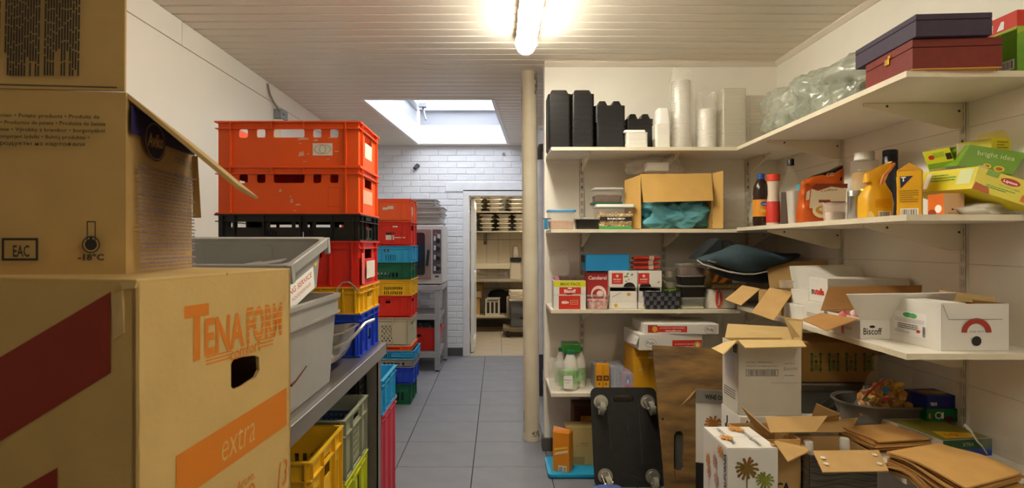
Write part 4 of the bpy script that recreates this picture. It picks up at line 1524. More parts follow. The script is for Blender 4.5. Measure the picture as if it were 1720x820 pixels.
tag(blob((X(836, 9.25) + 0.03, 9.55, 0.256), (0.40, 0.18, 0.36), 9, 0.12).build('tool_bag', mat('bag_black', '#1a1a1b', 0.7), None, smooth=True, angle=180), 'slumped black bag behind the bottle box in the far room', 'bag')
m = M()
m.box(X(818, 9.2), 9.2, 0.508, X(841, 9.2), 9.3, 0.522)
tag(m.build('leaflet', wcard), 'white folded leaflet lying on the bottle box', 'leaflet')
dl = thing('trolley', 'low wooden dolly with casters under the grey crates in the far room', 'trolley', (0.32, 8.95, 0))
m = M()
m.box(X(845, 8.8), 8.55, 0.1, 0.62, 9.02, 0.14)
m.build('deck', mat('dolly_wood', '#77684d', 0.7), dl)
for x in (X(852, 8.7), 0.56):
    for y in (8.6, 8.95):
        m = M()
        m.disc((x, y, 0.042), (1, 0, 0), 0.042, 0.025, 14)
        m.box(x, y - 0.02, 0.05, x + 0.025, y + 0.02, 0.1)
        m.build('caster', black_p, dl)
gc = mat('grey_far_crate', '#5d5d5d', 0.5)
for k in range(2):
    r_, b = crate(('lower', 'upper')[k] + ' grey crate on the dolly in the far room', X(857, 8.6), 8.6, 0.141 + 0.187 * k, 0.34, 0.38, 0.185, gc, [(0.14, 0.12, 0.22, 0.145)], (), (0.02, 0.32))
for k in range(5):
    m = M()
    m.rings((X(870, 8.8) + random.uniform(-0.01, 0.01), 8.8, 0.514 + k * 0.031), [(0.0, 0.24, 0.25, 0.02), (0.015, 0.25 + random.uniform(-0.02, 0.01), 0.26, 0.02), (0.03, 0.24, 0.25, 0.02)], 3, rot=random.uniform(-0.06, 0.06))
    tag(m.build('folded_cloth', mat('cloth_cream', '#cbbfa6', 0.9, var=0.1, vscale=30), smooth=True), ('lowest', 'second', 'middle', 'fourth', 'topmost')[k] + ' folded cream cloth in the pile on the grey far crates', 'cloth', 'folded cloths on the grey crates')
m = M()
m.rings((X(854, 9.0), 9.0, 0.256), [(0, 0.05, 0.2, 0.02), (0.28, 0.06, 0.22, 0.03), (0.3, 0.03, 0.18, 0.015)], 4)
tag(m.build('plastic_can', mat('can_grey', '#98907f', 0.5), smooth=True), 'pale canister wedged beside the grey crates on the far shelf', 'canister')

# ------------------------------------------------------------------ shelving: slotted uprights, boards and brackets
shelf_m = mat('shelf_white', '#e6dfd0', 0.42, var=0.03, vscale=6)
edge_m = mat('shelf_edge', '#ddd2b8', 0.5, var=0.06, vscale=14)
upr_m = mat('upright_white', '#d6cfc0', 0.45, var=0.04)
slot_m = mat('slot_dark', '#4c463c', 0.9)
SH = [1.919, 1.437, 0.964, 0.474]
SR = [1.919, 1.447, 0.99, 0.58]
TH = 0.02
FY = 3.49


def upright(fr, label, ln):
    t = thing('shelf_upright', label, 'upright', fr[0])
    m = M()
    hs = []
    k = 0.03
    while k < ln - 0.04:
        hs += [(0.009, k, 0.0125, k + 0.03), (0.0185, k, 0.022, k + 0.03)]
        k += 0.05
    m.panel((fr[0] + fr[3] * 0.014, fr[1], fr[2], fr[3]), 0.031, ln, 0.0015, hs)
    m.fbox(fr, 0, 0, 0.0015, ln, 0, 0.014)
    m.fbox(fr, 0.0295, 0, 0.031, ln, 0, 0.014)
    m.build('channel', upr_m, t)
    m = M()
    m.fbox(fr, 0.003, 0, 0.028, ln, 0.001, 0.003)
    m.build('slot_back', slot_m, t)
    for v in (0.2, 0.9, 1.6):
        if v < ln:
            m = M()
            c = fr[0] + fr[1] * 0.0155 + fr[2] * v + fr[3] * 0.0141
            m.disc(c, fr[3], 0.0045, 0.0015, 8)
            m.build('screw', slot_m, t)


UB = [0.549, 1.08, 1.63]
for x, w_ in zip(UB, ('first from the doorway', 'middle one', 'nearest the corner')):
    upright((Vector((x - 0.0155, WALLY, 0.12)), Xv, Zv, -Yv), 'slotted white shelf upright on the shelf wall, ' + w_, 2.0)
UR = [2.32, 3.15]
for y, w_ in zip(UR, ('behind the tea boxes', 'near the corner')):
    upright((Vector((RX, y + 0.0155, 0.15)), -Yv, Zv, -Xv), 'slotted white shelf upright on the right wall ' + w_, 1.95)


def bracket(fr, z, ln, parent, drop=0.085):
    """a pressed plate: fr origin on the wall, U outwards along the shelf depth"""
    O, U = fr
    side = U.cross(Zv) * 0.003
    m = M()
    z0 = z - TH - 0.001
    pts = [(0.014, z0), (ln, z0), (ln, z0 - 0.012), (ln - 0.05, z0 - 0.026), (0.06, z0 - drop), (0.014, z0 - drop)]
    m.prism([Vector((O.x, O.y, 0)) + U * a + Zv * c - side for a, c in pts], side * 2)
    m.build('bracket', mat('bracket_white', '#e2d8c0', 0.45), parent)
    for a, c in ((0.03, z0 - 0.03), (ln - 0.09, z0 - 0.012)):
        k = M()
        k.disc(Vector((O.x, O.y, c)) + U * a - side * 1.0, -side, 0.005, 0.0016, 8)
        k.disc(Vector((O.x, O.y, c)) + U * a + side * 1.0, side, 0.005, 0.0016, 8)
        k.build('rivet', slot_m, parent)


nms = ('top', 'second', 'third', 'lowest')
for k in range(4):
    z = SH[k]
    t = thing('wall_shelf', '%s white shelf board along the back wall of the alcove' % nms[k], 'shelf', (1.05, 3.7, z - TH))
    m = M()
    xr = 1.45 if k < 2 else 1.39
    m.prism([(SX + 0.008, FY, z - TH), (xr, FY, z - TH), (RX - 0.002, FY + (0.0 if k != 9 else 0), z - TH), (RX - 0.002, WALLY - 0.002, z - TH), (SX + 0.008, WALLY - 0.002, z - TH)], (0, 0, TH))
    m.build('board', shelf_m, t)
    m = M()
    m.box(SX + 0.008, FY - 0.002, z - TH, 1.40, FY, z)
    m.build('edge_strip', edge_m, t)
    for x in UB:
        bracket((Vector((x, WALLY, 0)), -Yv), z, 0.34, t)
    z = SR[k]
    t = thing('wall_shelf', '%s white shelf board along the right wall' % nms[k], 'shelf', (1.6, 2.7, z - TH))
    m = M()
    xa, xb = (1.403, 1.343)
    y1 = FY - 0.003
    m.prism([(xa, y1, z - TH), (xb, 1.955, z - TH), (RX - 0.002, 1.955, z - TH), (RX - 0.002, y1, z - TH)], (0, 0, TH))
    m.build('board', shelf_m, t)
    m = M()
    m.prism([(xa, y1, z - TH), (xa - 0.002, y1, z - TH), (xb - 0.002, 1.953, z - TH), (RX - 0.002, 1.953, z - TH), (RX - 0.002, 1.955, z - TH), (xb, 1.955, z - TH)], (0, 0, TH))
    m.build('edge_strip', edge_m, t)
    for y in UR:
        bracket((Vector((RX, y, 0)), -Xv), z, 0.40, t, 0.1)

# ------------------------------------------------------------------ materials of the goods
clear_m = mat('clear_plastic', '#dcd8cd', 0.12, alpha=0.14, spec=0.7)
clear2_m = mat('clear_film', '#ece8de', 0.1, alpha=0.22, spec=1.0, bump=1.0, bscale=22)
milky = mat('milky_plastic', '#e4dfd2', 0.35, alpha=0.5)
whitep = mat('white_plastic', '#eae6dc', 0.35, var=0.02)
bluelid = mat('blue_lid', '#2381b6', 0.4)
brown_food = mat('brown_grounds', '#4b3327', 0.9, col2='#7c5a48', vscale=160)
oats = mat('oat_flakes', '#c7a184', 0.9, col2='#a87a58', vscale=150)
nuts = mat('mixed_nuts', '#8a6238', 0.8, col2='#e2cf9c', vscale=60)


def on(px0, px1, ytop, z0, d):
    """left, width and height of a thing whose front stands at distance d on a surface at z0"""
    return X(px0, d), (px1 - px0) * d / 1000, Z(ytop, d) - z0


def pile(name, label, cat, px0, px1, ytop, z0, d, dep, m_, n, lobes=0, group=None, waist=0.0, top_h=0.03, rows=1, rim=0.004):
    """nested trays: ribbed by their rims, the topmost upside down with lobes"""
    x, w, h = on(px0, px1, ytop, z0, d)
    t = thing(name, label, cat, (x + w / 2, d + dep / 2, z0), group)
    hh = h - top_h
    for r in range(rows):
        xa, ww = x + r * w / rows, w / rows - (0.002 if rows > 1 else 0)
        m = M()
        secs = []
        for k in range(n):
            za, zb = hh * k / n, hh * (k + 1) / n
            ins = waist * k / n
            secs += [(za, ww - 2 * rim - ins, dep - 2 * rim, 0.012), (za + (zb - za) * 0.55, ww - 2 * rim - ins, dep - 2 * rim, 0.012), (za + (zb - za) * 0.6, ww - ins, dep, 0.015), (zb - (zb - za) * 0.05, ww - ins, dep, 0.015)]
        m.rings((xa + ww / 2, d + dep / 2, z0), secs, 3)
        s = m.build('nested_tray', m_, t)
        s['kind'] = 'stuff'
        if lobes:
            for L in range(lobes):
                m = M()
                lw = ww * (0.86 if lobes == 1 else 0.36)
                lx = xa + ww * (0.5 if lobes == 1 else (0.28, 0.74)[L])
                m.rings((lx, d + dep / 2, z0 + hh), [(0, lw, dep * 0.8, 0.012), (top_h * 0.8, lw * (0.82 if lobes == 1 else 0.66), dep * 0.7, 0.012), (top_h, lw * (0.76 if lobes == 1 else 0.56), dep * 0.66, 0.008)], 3)
                m.build('top_tray', m_, t)
    return t


def tub(label, px0, px1, ytop, z0, d, dep, body, lid=None, fill=None, fill_h=0.6, taper=0.9, name='food_tub', cat='tub', lidh=0.012, group=None, rnd=0.015):
    x, w, h = on(px0, px1, ytop, z0, d)
    c = (x + w / 2, d + dep / 2, z0)
    t = thing(name, label, cat, c, group)
    hb = h - (lidh if lid else 0)
    wb, db = w * 0.96, dep * 0.96
    m = M()
    m.rings(c, [(0.0, wb * taper, db * taper, rnd), (hb, wb, db, rnd), (hb, wb - 0.003, db - 0.003, rnd), (0.002, wb * taper - 0.003, db * taper - 0.003, rnd)], 4)
    m.build('body', body, t, smooth=True)
    m = M()
    m.rings(c, [(hb - 0.005, w, dep, rnd), (hb, w, dep, rnd), (hb, wb - 0.003, db - 0.003, rnd), (hb - 0.005, wb - 0.003, db - 0.003, rnd), (hb - 0.005, w, dep, rnd)], 4, cap0=False, cap1=False)
    m.build('rim', body, t, smooth=True)
    if lid:
        m = M()
        m.rings(c, [(hb + 0.0005, w * 1.01, dep * 1.01, rnd), (hb + lidh * 0.7, w * 1.01, dep * 1.01, rnd), (hb + lidh, w * 0.96, dep * 0.96, rnd)], 4)
        m.build('lid', lid, t, smooth=True)
    if fill:
        fh = hb * fill_h
        k = (taper + (1 - taper) * fill_h)
        m = M()
        m.rings(c, [(0.004, wb * taper - 0.006, db * taper - 0.006, rnd), (fh * 0.9, wb * k - 0.006, db * k - 0.006, rnd), (fh, wb * k * 0.8, db * k * 0.8, rnd)], 4)
        f = m.build('contents', fill, t, smooth=True)
        f['kind'] = 'stuff'
    return t, c, w, h


# ------------------------------------------------------------------ top shelf, along the back wall
Z1 = SH[0] + 0.0005
blk = mat('black_tray', '#1d1a17', 0.33, var=0.1, vscale=30)
BG = 'black takeaway tray stacks on the top shelf'
pile('tray_stack', 'tallest stack of nested black trays in two columns on the top shelf', 'tray stack', 921, 999, 149, Z1, 3.55, 0.2, blk, 42, 1, BG, rows=2, top_h=0.03)
pile('tray_stack', 'lower stack of black trays with raised lobes, under another half stack', 'tray stack', 1001, 1050, 206, Z1, 3.56, 0.17, blk, 20, 0, BG, top_h=0.0)
xx, ww, hh = on(1000, 1050, 206, Z1, 3.56)
pile('tray_stack', 'upper half stack of black trays with two lobes on top', 'tray stack', 999, 1050.5, 168, Z1 + hh + 0.001, 3.555, 0.175, blk, 14, 2, BG, top_h=0.032)
pile('tray_stack', 'shortest stack of black trays, behind the flat white lids', 'tray stack', 1052, 1098, 190, Z1, 3.64, 0.16, blk, 18, 2, BG, top_h=0.034)
t = pile('lid_stack', 'short stack of flat white container lids before the black trays', 'lid stack', 1052, 1089, 222, Z1, 3.53, 0.1, whitep, 9, 0, None, top_h=0.0)
m = M()
x, w, h = on(1049, 1085, 218, Z1, 3.53)
m.rings((x + w / 2, 3.58, Z1), [(h - 0.014, w, 0.1, 0.01), (h - 0.008, w, 0.1, 0.01), (h, w * 0.95, 0.09, 0.01)], 3)
m.build('top_lid', whitep, t, smooth=True)
WG = 'white and clear container stacks on the top shelf'
pile('container_stack', 'stack of opaque white containers beside the black trays', 'container stack', 1101, 1127, 208, Z1, 3.56, 0.13, whitep, 20, 0, WG, top_h=0.0, rim=0.002)
x, w, h = on(1103, 1126, 180, Z1, 3.58)
t = thing('container_stack', 'tapered white container set upside down on the opaque white stack', 'container', (x + w / 2, 3.63, Z(208, 3.56)), WG)
m = M()
zz = Z(208, 3.56) + 0.001
m.rings((x + w / 2, 3.62, zz), [(0, w, 0.11, 0.015), (0.09, w * 0.8, 0.09, 0.015), (0.098, w * 0.72, 0.08, 0.012)], 4)
m.build('body', whitep, t, smooth=True)


def bagged(label, px0, px1, ytop, ybag, d, inner, seed, n=26, wob=0.004):
    x, w, h = on(px0, px1, ytop, Z1, d)
    t = thing('bagged_cups', label, 'cup stack', (x + w / 2, d + w / 2, Z1), WG)
    m = M()
    secs = []
    for k in range(n):
        a, b_ = h * k / n, h * (k + 1) / n
        r = w * 0.41 * (1 - 0.06 * k / n)
        secs += [(r, a), (r, a + (b_ - a) * 0.5), (r + 0.003, a + (b_ - a) * 0.55), (r + 0.003, b_)]
    secs += [(w * 0.25, h + 0.002)]
    m.lathe((x + w / 2, d + w / 2, Z1), secs, 18)
    s = m.build('nested_cup', inner, t, smooth=True)
    s['kind'] = 'stuff'
    hb = Z(ybag, d) - Z1
    m = M()
    rnd = random.Random(seed)
    rings = []
    K = 16
    for k in range(K + 1):
        z = hb * k / K
        q = []
        for i in range(24):
            a = 2 * math.pi * i / 24
            r = w * 0.5 * (1 + 0.07 * noise.noise((math.cos(a) * 2.5, math.sin(a) * 2.5, z * 18 + seed)))
            if z > h:
                f = (z - h) / max(0.01, hb - h)
                r *= 1 - 0.25 * f + 0.12 * math.sin(5 * a + seed)
            r = max(r, w * 0.43 if z < h else 0.01)
            q.append(Vector((x + w / 2 + r * math.cos(a), d + w / 2 + r * math.sin(a) * (1 if z < h else 0.7), Z1 + z + (0.012 * math.sin(3 * a + seed) if k == K else 0))))
        rings.append(q)
    m.loft(rings, True, False)
    m.build('bag', clear2_m, t, smooth=True, angle=70)
    return t


bagged('tall sleeve of clear cups in a tied plastic bag, highest on the top shelf', 1130, 1170, 132, 112, 3.56, milky, 2)
bagged('short sleeve of white cups in a crinkled bag beside the tall sleeve', 1175, 1211, 181, 152, 3.56, whitep, 7, 18)
pile('container_stack', 'taller stack of translucent containers leaning near the corner', 'container stack', 1214, 1255, 148, Z1, 3.56, 0.12, mat('translucent_tub', '#d8d2c0', 0.3, alpha=0.55), 30, 0, WG, top_h=0.0, rim=0.002)
pile('container_stack', 'shorter stack of translucent containers at the corner of the top shelf', 'container stack', 1256, 1290, 160, Z1, 3.66, 0.12, mat('translucent_tub', '#d8d2c0', 0.3, alpha=0.55), 26, 0, WG, top_h=0.0, rim=0.002)

# ------------------------------------------------------------------ top shelf, along the right wall
film_g = mat('crinkled_film', '#aeb2a0', 0.12, alpha=0.5, spec=1.0, bump=0.9, bscale=16, stretch=(1, 1, 0.35))
bgt = thing('plastic_bag', 'big crinkled clear bag of containers on the top right shelf', 'bag', (1.6, 2.85, Z1))


def film(c, size, seed, name, amp=0.24, freq=5.2, power=3.2, sub=5):
    return blob(c, size, seed, amp, freq, sub, power)


film((1.60, 3.08, Z1), (0.36, 0.56, 0.26), 4, 'film').build('film', film_g, bgt, smooth=True, angle=180)
film((1.58, 2.62, Z1), (0.36, 0.66, 0.23), 8, 'film').build('film', film_g, bgt, smooth=True, angle=180)
film((1.70, 2.44, Z1), (0.2, 0.36, 0.30), 11, 'film').build('film', film_g, bgt, smooth=True, angle=180)
lidg = mat('grey_green_lid', '#b9bda9', 0.3, alpha=0.8)
for k in range(5):
    m = M()
    m.rings((1.6, 2.62 + 0.13 * k, Z1 + 0.01), [(0, 0.2, 0.1, 0.03), (0.13 + 0.015 * (k % 2), 0.23, 0.11, 0.03)], 4)
    m.build('container', lidg, bgt, smooth=True)

case_r = mat('red_case_cloth', '#762110', 0.6, var=0.1, vscale=40, bump=0.1, bscale=300)
case_p = mat('purple_case_cloth', '#3a2c40', 0.6, var=0.1, vscale=40, bump=0.1, bscale=300)
seam_d = mat('case_seam', '#22150f', 0.9)


def case(label, b, m_, under=None, clasp=False):
    t = thing('presentation_box', label, 'box', b.base)
    m = M()
    b.solid(m, 0, 0, 0.004 if under else 0, None, None, b.h * 0.72)
    m.build('body', m_, t, bevel=0.002)
    m = M()
    b.solid(m, 0, 0, b.h * 0.735, None, None, b.h)
    m.build('lid', m_, t, bevel=0.002)
    m = M()
    b.solid(m, 0.003, 0.003, b.h * 0.71, b.w - 0.003, b.d - 0.003, b.h * 0.745)
    m.build('joint', seam_d, t)
    if under:
        m = M()
        b.solid(m, 0.001, 0.001, 0, b.w - 0.001, b.d - 0.001, 0.004)
        m.build('base', under, t)
    if clasp:
        m = M()
        m.fbox(b.left, b.d * 0.47, b.h * 0.55, b.d * 0.56, b.h * 0.76, 0, 0.006)
        m.fbox(b.left, b.d * 0.53, b.h * 0.76, b.d * 0.58, b.h * 0.87, 0, 0.004)
        m.build('clasp', mat('brass', '#c79b3c', 0.3, metal=0.9), t, bevel=0.001)
    return t


b = Box((1.355, 1.945, Z1), 0.275, 0.29, 0.1, -5)
case('brick red presentation box with a brass clasp on the top right shelf', b, case_r, mat('case_base_yellow', '#c78b35', 0.6), True)
b2 = Box((1.352, 1.925, Z1 + 0.1015), 0.235, 0.37, 0.073, -4)
case('dark purple presentation box lying on the brick red one', b2, case_p)
b = Box((1.712, 1.962, Z1), 0.1, 0.25, 0.203)
t = carton('filter_box', 'green and red coffee filter packet beside the presentation boxes', 'box', b, mat('filter_green', '#86b52c', 0.45, col2='#35741c', vscale=5), seam=False)
p = Print(t)
for fr, w_ in ((b.left, b.d), (b.front, b.w)):
    p.rect(fr, 0, 0.150, w_, b.h, red_i)
    p.poly(fr, [(0, 0.150), (w_, 0.150), (w_, 0.138), (w_ * 0.7, 0.143), (w_ * 0.4, 0.141), (0, 0.125)], mat('filter_lime', '#a9bf2c', 0.5))
u_ = b.d - 0.125
for k in range(2):
    p.poly(b.left, [(u_ + 0.045 * k, 0.157), (u_ + 0.028 + 0.045 * k, 0.157), (u_ + 0.03 + 0.045 * k, 0.185 - 0.002 * k), (u_ + 0.018 + 0.045 * k, 0.185)], white_i)
p.rect(b.left, b.d - 0.075, 0.012, b.d - 0.01, 0.045, white_i).bars(b.left, b.d - 0.07, 0.016, b.d - 0.014, 0.042, ink, 12)
p.oval(b.left, b.d - 0.08, 0.06, 0.012, 0.008, red_i)
p.build()

# ------------------------------------------------------------------ second shelf, along the back wall
Z2 = SH[1] + 0.0005
t, c, w, h = tub('clear food box with a blue lid at the left end of the second shelf', 920, 968, 352, Z2, 3.52, 0.12, clear_m, bluelid, oats, 0.5)
t = thing('lid_clip', 'blue clip hanging off the left end of the second shelf', 'clip', (0.29, 3.53, 1.45))
m = M()
q = P(917, 372, 3.53)
m.box(q.x - 0.008, 3.515, Z2, q.x + 0.012, 3.55, Z2 + 0.06)
m.build('body', bluelid, t, bevel=0.003)
m = M()
m.box(q.x - 0.018, 3.52, Z2 + 0.06, q.x + 0.03, 3.54, Z2 + 0.065)
m.build('lever', black_p, t)
t, c, w, h = tub('low black tray with a clear rim on the second shelf', 967, 1008, 365, Z2, 3.53, 0.13, blk, mat('clear_lid', '#d2cec4', 0.15, alpha=0.28), None, 0.5)
t, c, w, h = tub('clear box of mixed nuts with a black band and white lid', 1001, 1067, 343, Z2, 3.54, 0.15, mat('clear_tub', '#d6d2c8', 0.12, alpha=0.07), mat('white_green_lid', '#d7d8cc', 0.4), nuts, 0.72, lidh=0.018)
p = Print(t)
fr = (Vector((c[0] - w * 0.42, 3.541, Z2)), Xv, Zv, -Yv)
p.rect(fr, 0.005, 0.052, w * 0.84, 0.074, ink).text(fr, 0.05, 0.058, 0.011, 'BABOBO', white_i, width=0.1, bold=0.03)
p.rect(fr, 0.0, 0.002, w * 0.83, 0.016, green_i)
p.build()
rnd = random.Random(3)
m = M()
for k in range(70):
    q = Vector((c[0] + rnd.uniform(-0.42, 0.42) * w, 3.548 + rnd.uniform(0, 0.012), Z2 + 0.015 + rnd.uniform(0, 0.085)))
    m.disc(q, (rnd.uniform(-1, 1), -1, rnd.uniform(-1, 1)), 0.009, 0.008, 6, 0.006)
s = m.build('nut', mat('pale_nut', '#e3cf9a', 0.7, col2='#a3713c', vscale=25), t)
s['kind'] = 'stuff'
zt = Z(343, 3.54) + 0.001
t, c, w, h = tub('clear tub of dark brown grains on the box of nuts', 997, 1048, 315, zt, 3.57, 0.13, mat('clear_tub', '#d6d2c8', 0.12, alpha=0.07), mat('milky_lid', '#cfcabd', 0.3, alpha=0.7), brown_food, 0.66)
m = M()
m.rings((c[0] - 0.004, c[1], zt), [(0.002, w * 0.98, 0.135, 0.015), (0.014, w * 1.0, 0.14, 0.015)], 4)
m.build('base', mat('dark_green_base', '#2c5a44', 0.5), t)

# the brown carton lying open to the room
zt = Z2
d0 = 3.56
x0, x1, z1 = X(1076, d0), X(1196, d0), Z(292, d0)
b = Box((x0, d0, zt), x1 - x0, 0.29, z1 - zt)
ct = mat('ochre_carton', '#c39a52', 0.75, var=0.05, vscale=10)
t = thing('cardboard_box', 'ochre carton on its side, open to the room, holding a teal bag', 'box', b.base)
m = M()
for q in ((x0, d0, zt, x1, d0 + 0.29, zt + 0.004), (x0, d0, z1 - 0.004, x1, d0 + 0.29, z1), (x0, d0, zt + 0.004, x0 + 0.004, d0 + 0.29, z1 - 0.004), (x1 - 0.004, d0, zt + 0.004, x1, d0 + 0.29, z1 - 0.004), (x0 + 0.004, d0 + 0.286, zt + 0.004, x1 - 0.004, d0 + 0.29, z1 - 0.004)):
    m.box(*q)
m.build('body', [ct], t)
for q, th in (((P(1075.5, 293, 3.555), P(1195, 291, 3.555), P(1198, 337, 3.50), P(1081, 340, 3.50)), 0.004),
              ((P(1076, 294, 3.556), P(1076, 384, 3.556), P(1049, 384, 3.62), P(1049, 303, 3.62)), 0.004),
              ((P(1197, 291, 3.556), P(1197, 384, 3.556), P(1215, 384, 3.515), P(1215, 287, 3.515)), 0.004)):
    m = M()
    m.sheet(q, th)
    m.build('flap', ct, t)
teal = mat('teal_film', '#6db8c4', 0.22, alpha=0.9, var=0.2, vscale=7, bump=0.5, bscale=18)
tag(blob((x0 + 0.215, d0 + 0.13, zt + 0.0045), (0.41, 0.24, 0.175), 6, 0.42, 3.2, 5, 4, folds=(1.2, 1, 0.9)).build('plastic_bag', teal, None, smooth=True, angle=180), 'crumpled teal plastic bag stuffed in the ochre carton', 'bag')
tag(blob((X(1105, 3.6), 3.7, z1 + 0.001), (0.34, 0.22, 0.12), 12, 0.24, 3.4, 5).build('plastic_bag', clear2_m, None, smooth=True, angle=180), 'crinkled clear bag lying on top of the ochre carton', 'bag')
m = M()
m.rings((X(1106, 3.65), 3.7, z1 + 0.03), [(0, 0.13, 0.1, 0.01), (0.05, 0.135, 0.105, 0.01)], 3)
tag(m.build('paper_pack', whitep, smooth=True), 'white pack showing through the clear bag on the carton', 'pack')
t, c, w, h = tub('empty clear square jar right of the ochre carton', 1218, 1260, 323, Z2, 3.6, 0.14, mat('clear_tub2', '#dcd8ca', 0.12, alpha=0.16, bump=0.4, bscale=40), None, None, 0.5, 0.97, name='plastic_jar', cat='jar', rnd=0.03)
for v_ in (0.15, 0.8):
    m = M()
    m.rings(c, [(h * v_, w * 1.0, 0.142, 0.03), (h * (v_ + 0.05), w * 1.0, 0.142, 0.03)], 4)
    m.build('band', mat('clear_tub2', '#dcd8ca', 0.12, alpha=0.16), t, smooth=True)
m = M()
m.sheet([P(1256, 365, 3.5), P(1262, 340, 3.5), P(1268, 345, 3.52), P(1262, 372, 3.5)], 0.001)
m.sheet([P(1258, 372, 3.49), P(1264, 352, 3.49), P(1266, 356, 3.5), P(1262, 375, 3.49)], 0.001)
m.build('film', clear2_m, t)

# ------------------------------------------------------------------ second shelf, along the right wall
ZR2 = SR[1] + 0.0005


def bottle(label, px, d, ytop, prof, m_, cap=None, capz=0.9, r=None, name='bottle', n=20, parts=()):
    """prof: (radius share, height share)"""
    x = X(px, d)
    h = Z(ytop, d) - ZR2
    t = thing(name, label, 'bottle', (x, d, ZR2))
    m = M()
    m.lathe((x, d, ZR2), [(a * r, z * h) for a, z in prof], n)
    m.build('body', m_, t, smooth=True)
    if cap:
        m = M()
        m.lathe((x, d, ZR2), [(cap[1] * r, capz * h), (cap[1] * r, h * 0.995), (cap[1] * r * 0.92, h)], n)
        m.build('cap', cap[0], t, smooth=True)
    for nm, mm, pr in parts:
        m = M()
        m.lathe((x, d, ZR2), [(a * r, z * h) for a, z in pr], n, False, False)
        m.build(nm, mm, t, smooth=True)
    return t, Vector((x, d, ZR2)), h


t, c, h = bottle('dark sauce bottle with a blue cap and orange label', 1278, 3.25, 292, [(0.93, 0), (1, 0.03), (1, 0.5), (0.96, 0.55), (1, 0.62), (0.92, 0.75), (0.6, 0.86), (0.42, 0.9), (0.42, 0.98)], mat('dark_sauce', '#2c1a12', 0.2), (mat('cap_blue', '#1f4f9c', 0.4), 0.46), 0.9, 0.041,
                 parts=[('label', mat('orange_label', '#d38a26', 0.5), [(1.01, 0.18), (1.015, 0.2), (1.015, 0.48), (1.01, 0.5)])])
p = Print(t)
fr = (c + Vector((-0.03, -0.0425, 0)), Xv, Zv, -Yv)
p.oval(fr, 0.03, h * 0.42, 0.022, 0.012, mat('label_blue', '#2b56a8', 0.5)).text(fr, 0.012, h * 0.4, 0.01, 'cola', white_i, width=0.034)
p.text(fr, 0.01, h * 0.26, 0.02, 'lite', mat('label_yellow', '#f1d34a', 0.5), width=0.04, bold=0.04)
p.build()
t, c, h = bottle('squeeze bottle with red lower half and red lid', 1299, 3.2, 293, [(0.95, 0), (1, 0.04), (1, 0.3), (0.93, 0.45), (0.78, 0.62), (0.82, 0.78), (0.9, 0.86)], mat('pale_bottle', '#d6c4ae', 0.35), (mat('lid_red', '#d8402a', 0.4), 0.92), 0.87, 0.036,
                 parts=[('label', mat('red_sleeve', '#c8382a', 0.45), [(1.01, 0.06), (1.012, 0.08), (1.012, 0.3), (0.95, 0.44), (0.9, 0.48)])])
wine = mat('dark_spirit', '#2e0f08', 0.15)
t, c, h = bottle('square shouldered spirit bottle with a black cap, two thirds full', 1328, 3.13, 267, [(0.97, 0), (1, 0.02), (1, 0.55), (0.9, 0.64), (0.45, 0.78), (0.3, 0.82), (0.28, 0.95)], mat('bottle_glass', '#c9c1ad', 0.08, alpha=0.12), (black_p, 0.34), 0.9, 0.05,
                 parts=[('liquid', wine, [(0.05, 0.015), (0.93, 0.015), (0.93, 0.5), (0.05, 0.5)]), ])
m = M()
fr = (c + Vector((0.0, -0.052, 0)), Xv, Zv, -Yv)
m.shape(fr, [[(0.0, 0.1), (0.008, 0.075), (0.035, 0.075), (0.045, 0.09), (0.045, 0.155), (0.02, 0.165), (0.0, 0.155)]], 0.001)
m.build('neck_tag', mat('tag_grey', '#57596a', 0.5), t)
t, c, w, h = tub('clear cup with a blue lid holding beige granules', 1330, 1357, 320, ZR2, 2.99, 0.075, milky, None, oats, 0.35, 0.8, name='plastic_cup', cat='cup')
m = M()
x_ = X(1349, 3.0)
m.lathe((x_, 3.03, ZR2), [(0.012, h), (0.016, h + 0.004), (0.016, h + 0.03), (0.012, h + 0.034)], 14)
m.build('cap', mat('aqua_cap', '#3fa0b4', 0.4), t, smooth=True)
# coffee bag
d_ = 2.84
x, w, h = on(1351, 1424, 291, ZR2, d_)
t = thing('coffee_bag', 'rumpled brown and white coffee bag folded over at the top', 'bag', (x + w / 2, d_ + 0.05, ZR2))
m = M()
secs = []
K = 14
for k in range(K + 1):
    f = k / K
    z = h * f
    q = []
    for i in range(28):
        a = 2 * math.pi * i / 28
        ca, sa = math.cos(a), math.sin(a)
        pw = 0.5
        wx = w / 2 * (1 - 0.05 * f) * math.copysign(abs(ca) ** pw, ca)
        dy = 0.05 * (1 - 0.75 * f ** 2) * math.copysign(abs(sa) ** pw, sa)
        nn = noise.noise((ca * 1.5, sa * 1.5, z * 22)) * 0.012 * (0.4 + f)
        q.append(Vector((x + w / 2 + wx + 0.02 * f * f + nn, d_ + 0.06 + dy + nn, ZR2 + z + (0.03 * f ** 4 * ca if f > 0.5 else 0))))
    secs.append(q)
m.loft(secs)
gold = mat('coffee_amber', '#bd5418', 0.28, var=0.2, vscale=14)
m.build('body', gold, t, smooth=True)
m = M()
zt = ZR2 + h
m.prism([(x + 0.02, d_ + 0.045, zt - 0.05), (x + w * 0.98, d_ + 0.04, zt - 0.03), (x + w + 0.012, d_ + 0.06, zt + 0.045), (x + w * 0.8, d_ + 0.06, zt + 0.02), (x + w * 0.4, d_ + 0.05, zt - 0.005), (x + 0.03, d_ + 0.05, zt - 0.035)], (0, 0.028, 0.004))
m.build('folded_top', mat('coffee_black', '#231813', 0.25, var=0.3, vscale=25), t)
p = Print(t)
fr = (Vector((x, d_ - 0.006, ZR2)), Xv, Zv, -Yv)
